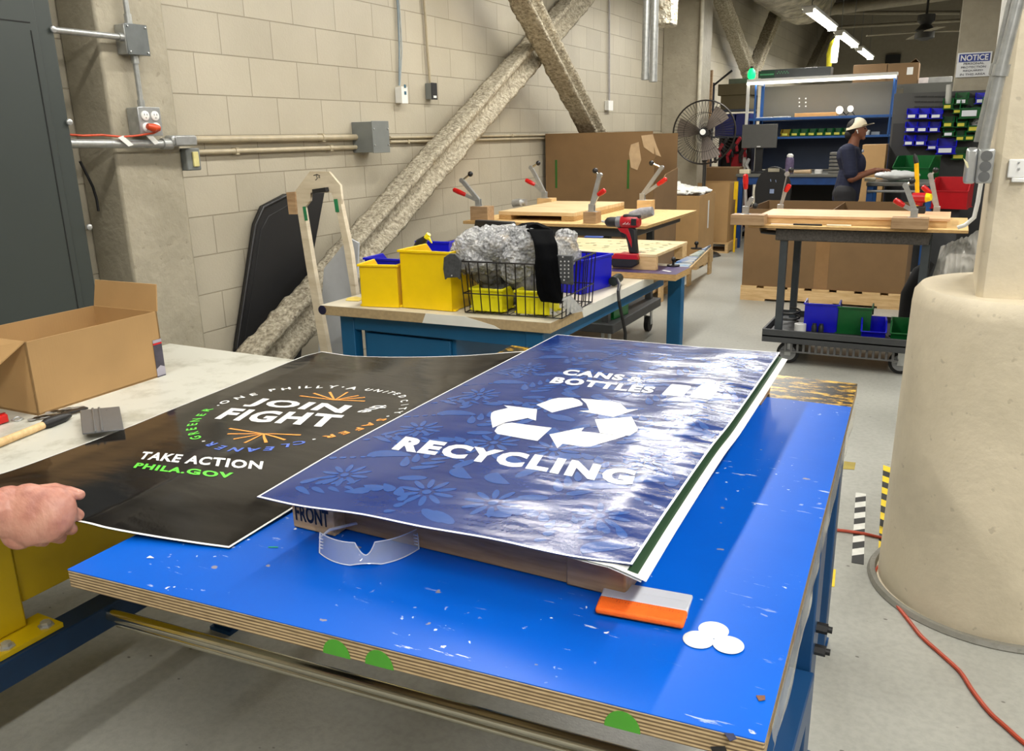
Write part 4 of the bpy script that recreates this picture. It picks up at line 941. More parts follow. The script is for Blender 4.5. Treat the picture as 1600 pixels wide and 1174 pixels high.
part('ferrule', G().tube([b_, b_.lerp(c_, .15), b_.lerp(c_, .7), c_], [.011, .0165, .015, .006], 10), black, t, world=True)
t = thing('key_bunch', 'bunch of keys on a ring with a black tag beside the knife handle', 'keys', tuple(PZ(70, 652, WZ)))
part('ring', G().tube([PZ(27, 655, WZ + .004) + V(.014 * math.cos(k), .014 * math.sin(k), .002 * math.sin(k * 3)) for k in [2 * PI * i / 20 for i in range(20)]], .0018, 6, closed=True), steel, t, world=True)
rr = random.Random(3)
dkm = mat('dark_steel_key', (70, 68, 66), .35, .9)
for k in range(7):
    o = PZ(50 + 9 * k, 657 - 3.2 * k + rr.uniform(-2, 2), WZ + .004 + .0008 * k); a_ = rr.uniform(.6, 1.3)
    part('key', G().lathe([(.011, 0), (.011, .002)], o, 14).bar(o + V(0, 0, .001), o + V(math.cos(a_) * .045, math.sin(a_) * .045, .001), .007, .002), dkm if k % 3 else steel, t, world=True)
part('tag', G().bar(PZ(98, 647, WZ + .008), PZ(135, 637, WZ + .008), .022, .005), black, t, world=True, bev=.001)
t = thing('red_clamp', 'red plastic clamp tip at the left edge beside the box', 'tool', tuple(PZ(3, 655, WZ)))
a, b_ = PZ(-25, 662, WZ + .014), PZ(9, 652, WZ + .014)
part('body', G().bar(a, b_, .03, .024), red_p, t, world=True, bev=.004); part('slot', G().bar(a.lerp(b_, .6) + V(0, 0, .013), b_ + V(0, 0, .013), .006, .002), mat('dark_red', (140, 12, 16), .4), t, world=True)

# ------------------------------------------------------------------ the hand
skin = NT('light_skin'); skin.base(skin.ramp(skin.noise(22, detail=6), [(.32, lin((166, 108, 94))), (.5, lin((190, 134, 116))), (.68, lin((202, 150, 130)))])); skin.b.inputs['Roughness'].default_value = .45; skin.b.inputs['Subsurface Weight'].default_value = .12; skin.b.inputs['Subsurface Radius'].default_value = (.01, .004, .002)
skin.bump(skin.math('ADD', skin.noise(70, (1, 2.5, 1), detail=4), skin.math('MULTIPLY', skin.noise(24, (1, 2, 1), detail=3), 2.0)), .30, .004); skin = skin.m
t = thing('person', 'hand and wrist of a person at the left edge gripping the black sheet', 'person', tuple(PZ(20, 822, .86)))
HD = 1.56; e1 = _w(V(1, 0, 0)); e2 = _w(V(0, -1, 0)); e3 = _w(V(0, 0, -1))
def hp(px_, py_, dz=0): return PD(px_, py_, HD) + e3 * dz
Rh = Matrix((e1, e2, e3)).transposed()
g = G()
def caps(a, b_, r1, r2, n=7):
    for k in range(n): f = k / (n - 1); g.ball(a.lerp(b_, f), r1 + (r2 - r1) * f, 14)
caps(hp(-170, 800, -.01), hp(-40, 800, -.005), .036, .034, 10); caps(hp(-170, 790, -.0), hp(-40, 795, .0), .034, .030, 10); caps(hp(-60, 792, 0), hp(0, 796, .0), .036, .038)
g.ball(hp(14, 802, -.006), (.050, .052, .030), 20, Rh); g.ball(hp(42, 806, -.008), (.054, .061, .030), 20, Rh); g.ball(hp(62, 806, -.012), (.056, .056, .030), 20, Rh); g.ball(hp(74, 802, -.018), (.046, .050, .030), 20, Rh)
g.ball(hp(22, 836, -.014), (.034, .032, .022), 16, Rh)
mcp = [hp(95, 795, -.016), hp(90, 818, -.014), hp(76, 836, -.014), hp(54, 846, -.016)]
wr_ = [hp(30, 788, -.004), hp(26, 802, 0), hp(20, 815, 0), hp(14, 828, -.006)]
pip = [hp(101, 812, -.048), hp(91, 834, -.046), hp(74, 848, -.044), hp(50, 853, -.040)]
dip = [hp(80, 814, -.066), hp(74, 836, -.062), hp(58, 850, -.058), hp(34, 856, -.052)]
tip = [hp(64, 808, -.060), hp(56, 828, -.057), hp(42, 842, -.054), hp(22, 850, -.048)]
for i in range(4):
    r = (.0120, .0122, .0118, .0105)[i]; caps(wr_[i], mcp[i], .016, r * 1.22, 8); g.ball(mcp[i] + e3 * .001, r * 1.28, 14); caps(mcp[i], pip[i], r * 1.1, r, 8); caps(pip[i], dip[i], r * .98, r * .88, 8); caps(dip[i], tip[i], r * .88, r * .78, 6)
caps(hp(28, 778, -.016), hp(72, 770, -.03), .019, .015, 8); caps(hp(72, 770, -.03), hp(92, 774, -.034), .0145, .012, 6); caps(hp(92, 773, -.034), hp(108, 778, -.038), .012, .0105, 6)
organic('hand', g, skin, t, .0022, 5)
part('thumbnail', G().ball(hp(105, 774, -.032), (.008, .0055, .002), 12, Rh), mat('nail', (222, 176, 160), .3), t, world=True)

# ------------------------------------------------------------------ blue bench in the middle
f0, f1 = PZ(500, 477, TZ), PZ(860, 505, TZ); r1_ = PZ(1062, 430, TZ)
YB = 4.72; bz = TZ - .075
t = thing('work_bench', 'blue steel work bench with drawers and a chipped laminate top', 'bench', (-2.0, 3.7, 0))
bb0, bb1 = V(f0.x, f0.y, TZ), V(f1.x, f1.y, TZ)
topc = [bb0, bb1, V(-1.39, YB, TZ), V(f0.x, YB, TZ)]
part('worktop', G().prism([p - V(0, 0, .0012) for p in topc], (0, 0, -.044)), [mat('chipboard_edge', (170, 148, 110), .7, 0, .12, 60)], t, 'raw chipboard edge', world=True, bev=.002)
part('laminate', G().prism([p + V(.0, 0, 0) for p in topc], (0, 0, -.0012)), mat('worn_grey_laminate', (206, 198, 178), .45, 0, .06, 8), t, 'worn pale laminate', world=True)
e = (f1 - f0).normalized(); n_ = V(e.y, -e.x, 0)
def strip(P_, D_, pts, name='edge_banding'): return part(name, G().prism(pts, D_), mat('edge_banding', (222, 222, 214), .4, 0, .03), t, 'piece of white edge banding', world=True)
s0 = (PZ(665, 490, TZ) - f0).dot(e); s1 = (PZ(760, 500, TZ) - f0).dot(e)
strip(0, n_ * .002, [f0 + e * s0 + V(0, 0, 0), f0 + e * (s1 - .12), f0 + e * (s1 + .02) + V(0, 0, -.03), f0 + e * (s1 + .05) + V(0, 0, -.044), f0 + e * (s0 - .02) + V(0, 0, -.044)])
er = (V(-1.39, YB, TZ) - f1).normalized(); nr = V(er.y, -er.x, 0)
strip(0, nr * .002, [f1 + er * .32, f1 + er * 1.3, f1 + er * 1.3 + V(0, 0, -.044), f1 + er * .34 + V(0, 0, -.044)])
part('corner_cap', G().cyl(f0 + e * .012 + V(0, 0, -.022) - n_ * .01, f0 + e * .012 + V(0, 0, -.022) + n_ * .004, .0215, seg=20), mat('dark_navy_cap', (24, 22, 52), .5), t, world=True)
fx0, fx1 = f0.x + .06, -1.45; fz = TZ - .0455; fy = 3.02
part('apron', G().bb(fx0, fx1, fy, fy + .03, fz - .075, fz), blue_steel, t, world=True, bev=.003)
part('apron', G().bb(fx1 - .03, fx1, fy + .03, YB - .05, fz - .075, fz), blue_steel, t, world=True, bev=.003)
def bleg(x0, x1, y0, y1, z1=fz): part('leg', G().bb(x0, x1, y0, y1, .01, z1), blue_steel, t, world=True, bev=.004)
bleg(fx0 - .005, fx0 + .075, fy - .005, fy + .055); bleg(fx1 - .08, fx1 + .004, fy - .005, fy + .055); bleg(-1.365, -1.285, 4.47, 4.53, TZ); bleg(fx0, fx0 + .07, YB - .10, YB - .04)
dr = part('drawer_unit', G().bb(fx0 + .1, -1.9, fy + .04, fy + .6, fz - .5, fz - .002), blue_steel, t, world=True, bev=.003)
for i, (z1, z0) in enumerate(((fz - .09, fz - .21), (fz - .225, fz - .37), (fz - .385, fz - .49))):
    part('drawer_front', G().bb(fx0 + .12, -1.92, fy + .022, fy + .039, z0, z1), blue_steel, t, world=True, bev=.004)
part('leveling_foot', G().cyl((-1.325, 4.5, 0), (-1.325, 4.5, .012), .03), black, t, world=True)

# raised plywood board on the rear of the bench, with panel and drill
BZ2 = TZ + .02
g = G(); q = [PZ(958, 424, BZ2 + .016), PZ(1056, 429, BZ2 + .016), PZ(1069, 418, BZ2 + .016), PZ(958, 408, BZ2 + .016)]
yy0 = q[1].y; yy1 = max(q[2].y, yy0 + .35)
t = thing('plywood_board', 'purple topped plywood board on the far end of the blue bench', 'board', (-1.5, yy0 + .2, TZ))
part('board', G().bb(-2.45, q[1].x, yy0, yy0 + .27, TZ + .001, TZ + .034), ply_e2, t, world=True, bev=.002)
part('purple_film', G().bb(-2.45, q[1].x, yy0, yy0 + .27, TZ + .0341, TZ + .0352), mat('purple_scuffed_film', (74, 60, 104), .3, 0, .3, 22), t, 'scuffed purple film', world=True)
rr = random.Random(5)
PB = TZ + .0355
t = thing('knob_weight', 'round black knob on its plate at the corner of the purple board', 'knob', tuple(PZ(1052, 416, PB)))
k0 = PZ(1052, 416, PB)
part('plate', G().cyl(k0, k0 + V(0, 0, .008), .035), black, t, world=True); part('ball', G().cyl(k0 + V(0, 0, .007), k0 + V(0, 0, .03), .007).ball(k0 + V(0, 0, .038), .013), black, t, world=True)
pz = PB + .085
w0, w1, w2 = PZ(1025, 398, pz), PZ(1061, 377, pz), PZ(880, 371, pz)
px0 = -2.62; 
t = thing('wooden_pallet', 'chipped pale wooden panel frame lying on the rear of the blue bench', 'panel', (-2.0, w0.y, PB))
part('top_board', G().bb(px0, w0.x, w0.y, w1.y, pz - .016, pz), [ply_f], t, world=True, bev=.002)
part('frame_rail', G().bb(px0, w0.x, w0.y, w0.y + .04, PB, pz - .0165), wood_l, t, world=True, bev=.002)
part('frame_rail', G().bb(w0.x - .05, w0.x, w1.y - .1, w1.y - .01, PB, pz - .0165), wood_l, t, world=True, bev=.002)
part('frame_rail', G().bb(px0, px0 + .04, w0.y + .041, w1.y - .01, PB, pz - .0165), wood_l, t, world=True, bev=.002)
g = G()
for k in range(60):
    x = rr.uniform(-1.75, w0.x - .05) if k < 40 else rr.uniform(-2.3, -1.8); y = rr.uniform(w0.y + .05, w1.y - .1); g.lathe([(rr.uniform(.006, .02), 0), (.004, .0006)], (x, y, pz + .0002), 7)
part('stains', g, mat('green_stain', (110, 122, 84), .7), t, world=True)
s = PZ(928, 372, pz); single('putty_scraper', G().bar(s - V(.06, 0, -.006), s + V(.055, .01, .006), .04, .008), mat('blue_scraper_plastic', (48, 84, 168), .4), 'small flat blue scraper on the wooden panel', 'scraper', bev=.002)
c = PZ(1040, 424, PB); single('vinyl_scrap', G().bar(c - V(.02, -.02, -.001), c + V(.03, -.01, .001), .014, .0012), white_p, 'white curl of film on the purple board', 'scrap')

# drill
def cordless_drill():
    Y0 = yy0 + .10; P_ = lambda x, y: PY(x, y, Y0)
    t = thing('cordless_drill', 'red and black cordless drill standing on the purple board', 'drill', tuple(P_(985, 414)))
    dred = mat('drill_red', (176, 22, 32), .35, 0, .05); dk_ = mat('drill_black', (28, 28, 30), .5, 0, .1)
    def slab(name, pts, w, m, off=0, bev=.004): part(name, G().prism([P_(*p) + V(0, -w / 2 + off, 0) for p in pts], (0, w, 0)), m, t, world=True, bev=bev)
    slab('battery', [(957, 411), (960, 402), (968, 398), (998, 398), (1000, 412), (990, 417), (962, 416)], .075, dk_, 0, .006)
    slab('battery_cover', [(957, 403), (964, 395), (999, 396), (1001, 405), (975, 404)], .078, dred)
    slab('handle', [(984, 396), (981, 380), (976, 362), (986, 353), (995, 358), (996, 380), (998, 398)], .036, dk_, 0, .010)
    slab('grip_stripe', [(989, 388), (980, 366), (971, 362), (966, 356), (983, 356), (986, 364), (989, 375)], .039, dred, 0, .003)
    slab('trigger', [(973, 358), (969, 364), (972, 371), (978, 372), (980, 362)], .022, dk_, 0, .003)
    a, b_ = P_(970, 347), P_(1000, 346); part('motor_housing', G().lathe([(.026, -.002), (.034, .012), (.036, .05), (.033, (b_ - a).length - .008), (.024, (b_ - a).length)], a, 24, (b_ - a).normalized()), dred, t, world=True)
    part('top_casing', G().box(a.lerp(b_, .58) + V(0, 0, .026), ((b_ - a).length * .85, .044, .026)), dk_, t, world=True, bev=.008)
    part('motor_vents', G().box(a.lerp(b_, .78) - V(0, .034, 0), (.028, .008, .036)), dk_, t, world=True, bev=.002)
    c1_ = P_(964, 347); part('torque_ring', G().cyl(c1_, a + V(.004, 0, 0), .031, seg=24), mat('drill_grey', (110, 112, 114), .4, .2), t, world=True)
    c2_ = P_(946, 347); part('chuck', G().lathe([(.012, 0), (.024, .012), (.027, .03), (.027, (c1_ - c2_).length)], c2_, 24, (c1_ - c2_).normalized()), dk_, t, world=True)
    part('bit_socket', G().cyl(P_(940, 346), c2_ + V(.004, 0, 0), .006, seg=8), steel, t, world=True)
    g = G(); zz_ = P_(982, 348); 
    for k in range(5): g.bar(zz_ + V(-.018 + .008 * k, -.0365, -.006), zz_ + V(-.012 + .008 * k, -.0365, .006 * (1 if k % 2 else -.2)), .001, .0025)
    part('maker_mark', g, white_p, t, world=True)
cordless_drill()
gk = mat('dark_green_plug', (22, 34, 26), .5)
t = thing('power_cord', 'black power cord with a plug hanging off the side of the blue bench', 'cord', tuple(PZ(965, 434, TZ)))
part('plug', G().cyl(PZ(958, 440, TZ + .03), PZ(967, 434, TZ + .035), .024, seg=14), gk, t, world=True)
xr = f1.x + .03
part('cord', G().tube([PZ(964, 436, TZ + .04), PX(968, 445, xr - .02), PX(966, 456, xr), PX(967, 470, xr + .01), PX(972, 495, xr + .01), PX(977, 520, xr + .02), PX(976, 560, xr + .02)], .008, 8), black, t, world=True)

# ------------------------------------------------------------------ bins
def bin_geo(w, d, h, front=.5, tk=.003, lip=.008):
    """open stacking bin: low sloping front at -y, tall back at +y"""
    g = G(); hf = h * front
    side = [(-d / 2 + .06 * d, 0), (d / 2, 0), (d / 2, h), (-d / 2 + .38 * d, h), (-d / 2, hf)]
    for s in (-1, 1):
        x = s * (w / 2 - tk / 2); g.prism([V(x - tk / 2, p[0], p[1]) for p in side], (tk, 0, 0))
    g.bb(-w / 2, w / 2, -d / 2 + .06 * d, d / 2, 0, tk); g.bb(-w / 2, w / 2, d / 2 - tk, d / 2, 0, h)
    g.prism([V(-w / 2, -d / 2 + .06 * d, 0), V(-w / 2, -d / 2 + .06 * d + tk, 0), V(-w / 2, -d / 2 + tk, hf), V(-w / 2, -d / 2, hf)], (w, 0, 0))
    g.bb(-w / 2 - lip, w / 2 + lip, d / 2 - .001, d / 2 + lip, h - lip * 1.3, h); g.bb(-w / 2 - lip * .6, w / 2 + lip * .6, -d / 2 - lip, -d / 2, hf - lip, hf)
    for s in (-1, 1):
        x = s * (w / 2 + lip / 2); g.bb(x - lip / 2, x + lip / 2, -d / 2 + .38 * d, d / 2, h - lip * 1.3, h)
        g.bar((x, -d / 2 + .38 * d, h - .5 * lip), (x, -d / 2, hf - .5 * lip), lip, lip)
        for yy in (-d / 2 + .1 * d, d / 2 - .02): g.bb(s * w / 2 - .012, s * w / 2 + .012, yy - .012, yy + .012, -.0005, .008)
    return g
def nbin(loc, rz, w, d, h, m, label, group=None, front=.5, name='storage_bin'):
    o = single(name, bin_geo(w, d, h, front), m, label, 'bin', group, bev=.0015); o.rotation_euler = (0, 0, rz); o.location = loc; return o
def base_bin(pl, pr, z): a, b_ = PZ(*pl, z), PZ(*pr, z); return a, b_
def back_bin(pl, pr, h, d, m, label, flare=1.0, z=TZ + .0015):
    """bin whose tall back faces us, from its two near bottom corners"""
    a, b_ = PZ(*pl, z), PZ(*pr, z); e_ = (b_ - a).normalized(); n2 = V(-e_.y, e_.x, 0); c = (a + b_) / 2 + n2 * d / 2
    return nbin(c, math.atan2(e_.y, e_.x) + PI, (b_ - a).length * flare, d, h, m, label)
back_bin((567, 479), (622, 481), .195, .26, yel_bin, 'small yellow bin, leftmost on the blue bench', 1.05)
back_bin((632, 481), (704, 487), .262, .36, yel_bin, 'large yellow bin on the blue bench, second from the left', 1.08)
p = PZ(622, 452, TZ + .002); nbin(p, PI + .05, .20, .26, .175, blu_bin, 'blue bin behind the small yellow one, nearer of the two'); p = PZ(650, 440, TZ + .002)
nbin(V(p.x + .02, p.y + .26, TZ + .002), PI + .05, .20, .24, .2, blu_bin, 'blue bin at the back, half hidden behind the large yellow bin')
# blue bin right of the basket
a = PZ(925, 460, TZ + .002); b_ = PZ(952, 445, TZ + .002)
nbin(V(-1.66, 3.78, TZ + .0015), -PI / 2 - .15, .27, .32, .165, blu_bin, 'large blue bin right of the wire basket', front=.6)
# spray bottle nozzle behind yellow bin, screwdriver
t = thing('glue_bottle', 'black bottle with a yellow nozzle standing behind the large yellow bin', 'bottle', tuple(PY(661, 372, 3.6)))
Q = lambda x, y: PY(x, y, 3.42)
base_ = Q(660, 398); base_.z = TZ + .002
part('stand_bottle', G().tube([base_, Q(657, 400), Q(653, 391), Q(658, 380), Q(666, 371)], [.03, .03, .032, .028, .012], 16), black, t, world=True)
part('nozzle', G().tube([Q(666, 372), Q(670, 366)], [.014, .012], 12).tube([Q(669, 371), Q(675, 380)], [.010, .003], 10), mat('yellow_nozzle', (236, 224, 30), .35), t, world=True)
single('screwdriver', G().tube([PY(664, 404, 3.2), PY(664, 400, 3.22), PY(664, 397, 3.23)], [.014, .016, .010], 12).cyl(PY(664, 404, 3.2), PY(664, 470, 3.2), .004), mat('dark_red_handle', (112, 16, 20), .3), 'dark red screwdriver handle sticking out of the large yellow bin', 'screwdriver')
single('paper_scrap', G().prism([PZ(540, 470, TZ + .0012), PZ(560, 471, TZ + .0012), PZ(570, 467, TZ + .0012), PZ(556, 464, TZ + .0012), PZ(543, 466, TZ + .0012)], (0, 0, .002)), mat('pale_yellow_strip', (222, 196, 90), .5), 'pale yellow strip left of the small yellow bin', 'strip')

# wire basket
z0 = TZ + .006; c = [PZ(727, 488, z0), PZ(878, 498, z0), PZ(925, 472, z0)]; c.append(c[0] + c[2] - c[1])
t = thing('wire_basket', 'black wire basket on the corner of the blue bench', 'basket', tuple((c[0] + c[2]) / 2 - V(0, 0, .005)))
h = .235; ctr = (c[0] + c[2]) / 2; T = [p + V(0, 0, h) + (p - ctr) * .06 for p in c]
g = G()
def bw(a, b_, r=.0022): g.tube([a, b_], r, 6)
for i in range(4):
    j = (i + 1) % 4; n = 11 if i % 2 == 0 else 8
    front_cut = .0
    for lv in (0, .36, .95):
        bw(c[i].lerp(T[i], lv), c[j].lerp(T[j], lv), .0036 if lv == .95 else .0027)
    for k in range(n + 1): bw(c[i].lerp(c[j], k / n), T[i].lerp(T[j], k / n).lerp(c[i].lerp(c[j], k / n), .05), .0025)
for k in range(1, 11): bw(c[0].lerp(c[1], k / 11), c[3].lerp(c[2], k / 11), .0019)
part('wires', g, mat('black_wire', (26, 22, 20), .4, .4), t, world=True)
# pieces inside the basket
yb2 = mat('lemon_polypropylene', (232, 222, 20), .38, 0, .04)
def in_b(s, r_): return c[0].lerp(c[1], s).lerp(c[3].lerp(c[2], s), r_) + V(0, 0, .004)
ang = math.atan2((c[1] - c[0]).y, (c[1] - c[0]).x)
nbin(in_b(.2, .24), ang + PI, .145, .13, .10, yb2, 'small lemon yellow bin in the wire basket, left of two')
nbin(in_b(.68, .24), ang + PI, .15, .13, .10, yb2, 'small lemon yellow bin in the wire basket, right of two')
plas = NT('crinkled_clear_bubble_wrap'); plas.base(plas.ramp(plas.noise(24, detail=6), [(.35, lin((176, 178, 180))), (.65, lin((244, 245, 246)))])); plas.b.inputs['Roughness'].default_value = .12; plas.b.inputs['Alpha'].default_value = .55; plas.b.inputs['Specular IOR Level'].default_value = .9
v_ = plas.n('ShaderNodeTexVoronoi', i_Scale=70.0); plas.l(plas.coord(), v_.inputs['Vector']); plas.bump(plas.math('ADD', v_.outputs['Distance'], plas.noise(30, detail=5)), 1.0, .02); plas = plas.m
def crumple(name, cs, label, m=plas, amp=.03, cat='plastic wrap', seed=0, fr_=9):
    g = G()
    for (cc, rad) in cs:
        b0 = len(g.v); g.ball(cc, rad, 64)
        for i in range(b0, len(g.v)):
            p = g.v[i]; q_ = (p - cc); n2 = q_.normalized() if q_.length > 0 else V(0, 0, 1)
            rid = abs(noise.noise(p * fr_ + V(seed, 0, 0))) * 2 - .5 + .8 * abs(noise.noise(p * fr_ * 2.7)) + .35 * abs(noise.noise(p * fr_ * 6.5))
            g.v[i] = p + n2 * amp * rid
    return single(name, g, m, label, cat, weld=False)
B_ = lambda x, y, s, r_: None
def bp(px_, py_, r_): # point on a vertical plane through the basket at depth fraction r_
    o = c[0].lerp(c[3], r_); e_ = (c[1] - c[0]).normalized(); nn = V(-e_.y, e_.x, 0); rr_ = ray(px_, py_); tt_ = (o - O).dot(nn) / rr_.dot(nn); return O + rr_ * tt_
crumple('bubble_wrap', [(bp(750, 395, .35), (.115, .12, .085)), (bp(795, 385, .5), (.12, .12, .085)), (bp(728, 404, .35), (.09, .10, .05)), (bp(712, 410, .2), (.05, .07, .035)), (bp(818, 400, .4), (.09, .1, .09))], 'crumpled clear bubble wrap heaped on the left of the wire basket', amp=.04)
crumple('bubble_wrap', [(bp(880, 388, .7), (.06, .09, .075)), (bp(872, 400, .6), (.06, .09, .07))], 'smaller clump of bubble wrap right of the hanging black sleeve', amp=.03, seed=4)
crumple('plastic_bag', [(bp(770, 430, .55), (.075, .07, .07)), (bp(785, 458, .55), (.075, .06, .06)), (bp(825, 430, .55), (.08, .07, .09)), (bp(845, 470, .6), (.07, .06, .05))], 'dark crumpled plastic bag inside the wire basket', mat('smoky_plastic', (112, 112, 112), .15, 0, .5, 26, bump=.8, bs=30, alpha=.8), amp=.03, seed=8, cat='bag')
# black sleeve draped over the rim
def sleeve():
    pts = [(812, 366, .55), (827, 357, .5), (842, 359, .3), (850, 380, .02), (853, 405, -.08), (854, 430, -.1), (859, 455, -.1), (865, 472, -.1)]
    P_ = [bp(*p) for p in pts]; e_ = (c[1] - c[0]).normalized(); g = G(); nn = V(e_.y, -e_.x, 0); wds = [.045, .052, .052, .048, .046, .048, .050, .044]
    vs_ = []; K = 28; 
    def f(u, v):
        i = min(int(v * (len(P_) - 1)), len(P_) - 2); s = v * (len(P_) - 1) - i; p = P_[i].lerp(P_[i + 1], s); w = wds[i] + (wds[i + 1] - wds[i]) * s
        a = 2 * PI * u; fold = .008 * math.sin(3 * a + v * 5) + .006 * noise.noise(V(math.cos(a), math.sin(a), v * 6)) 
        return p + e_ * ((w + fold) * math.cos(a)) + (nn if v > .25 else (nn + V(0, 0, -1)).normalized() ) * ((.022 + fold) * math.sin(a))
    g.grid(f, K, 60)
    t = thing('jacket', 'black knitted garment draped over the wire basket', 'clothing', tuple(P_[4] - V(0, 0, .1)))
    part('sleeve', g, mat('black_knit', (7, 8, 10), 1.0, 0, .15, 80, spec=.08), t, world=True, weld=False)
    cuff = G().grid(lambda u, v: f(u, .88 + .12 * v) + (f(u, .95) - P_[-1].lerp(P_[-2], .35)) * .04, K, 6); part('cuff', cuff, mat('black_rib_knit', (7, 8, 10), 1.0, 0, .1, 80, spec=.08, bump=.5, bs=200, stretch=(6, 6, .3)), t, world=True, weld=False)
    g = G(); g.ball(bp(832, 362, .65), (.085, .09, .035), 20); g.ball(bp(812, 372, .55), (.04, .05, .045), 16)
    for i, p in enumerate(g.v): g.v[i] = p + V(0, 0, .014 * noise.noise(p * 18))
    part('bodice', g, mat('black_knit', (7, 8, 10)), t, world=True)
sleeve()
# perforated dark grey brackets
def bracket(pts, r_, label, holes):
    e_ = (c[1] - c[0]).normalized(); nn = V(e_.y, -e_.x, 0); P_ = [bp(x, y, r_) for x, y in pts]
    t = thing('plastic_bracket', label, 'bracket', tuple(P_[0])); part('plate', G().prism(P_, nn * .012), mat('speckled_grey_plastic', (66, 68, 70), .5, 0, .3, 70), t, world=True, bev=.003)
    cc = sum(P_, V(0, 0, 0)) / len(P_); g = G()
    for (x, y) in holes: q_ = bp(x, y, r_) + nn * .0125; g.cyl(q_, q_ + nn * .001, .0035, seg=8)
    part('holes', g, mat('pale_rivet', (200, 200, 200), .4), t, world=True)
bracket([(695, 402), (704, 396), (713, 396), (722, 406), (720, 437), (716, 433), (700, 434), (697, 437), (694, 420)], -.12, 'speckled dark grey curved plate hung at the left end of the wire basket', [(708, 430)])
bracket([(871, 398), (896, 399), (897, 445), (875, 443)], -.02, 'perforated dark grey plate upright in the right of the wire basket', [(x, y) for x in (878, 884, 890) for y in (408, 414, 420, 426, 432)] + [(881, 401), (883, 437)])
t = thing('clipboard_stack', 'black flat case with a white edge sticking up at the back of the basket', 'case', tuple(bp(770, 380, .9)))
part('case', G().prism([bp(*p, .9) for p in ((742, 344), (800, 347), (806, 362), (740, 362))], (.0, .03, 0)), black, t, world=True, bev=.003)
part('white_edge', G().prism([bp(*p, .88) for p in ((758, 355), (800, 350), (803, 353), (758, 362))], (0, .02, 0)), white_p, t, world=True)
for (pts, lab, m) in (([(836, 486), (870, 463), (905, 500)], 'x', None),):
    P_ = [bp(805, 485, .05), bp(835, 470, .06), bp(868, 492, .05), bp(858, 494, .04)]
    t = thing('paper_leaflet', 'white printed leaflet in a clear sleeve inside the front of the basket', 'leaflet', tuple(P_[2]))
    part('sheet', G().prism([bp(812, 492, .08), bp(838, 462, .1), bp(872, 492, .08)], (0, .002, 0)), white_p, t, world=True)
    g = G()
    for k in range(6): q_ = bp(832 + 6 * k, 480 + 1.6 * k, .075); g.bar(q_, q_ + V(.006, 0, -.008), .003, .001, up=(0, 1, 0))
    part('print', g, black, t, world=True)
single('plastic_packet', G().prism([PZ(885, 492, TZ + .004), PZ(878, 470, TZ + .09), PZ(890, 466, TZ + .09), PZ(910, 487, TZ + .004)], V(.0, .01, .01)), m_glass('clear_packet', (220, 224, 228), .12, .45), 'clear plastic packet leaning on the right end of the wire basket', 'packet')

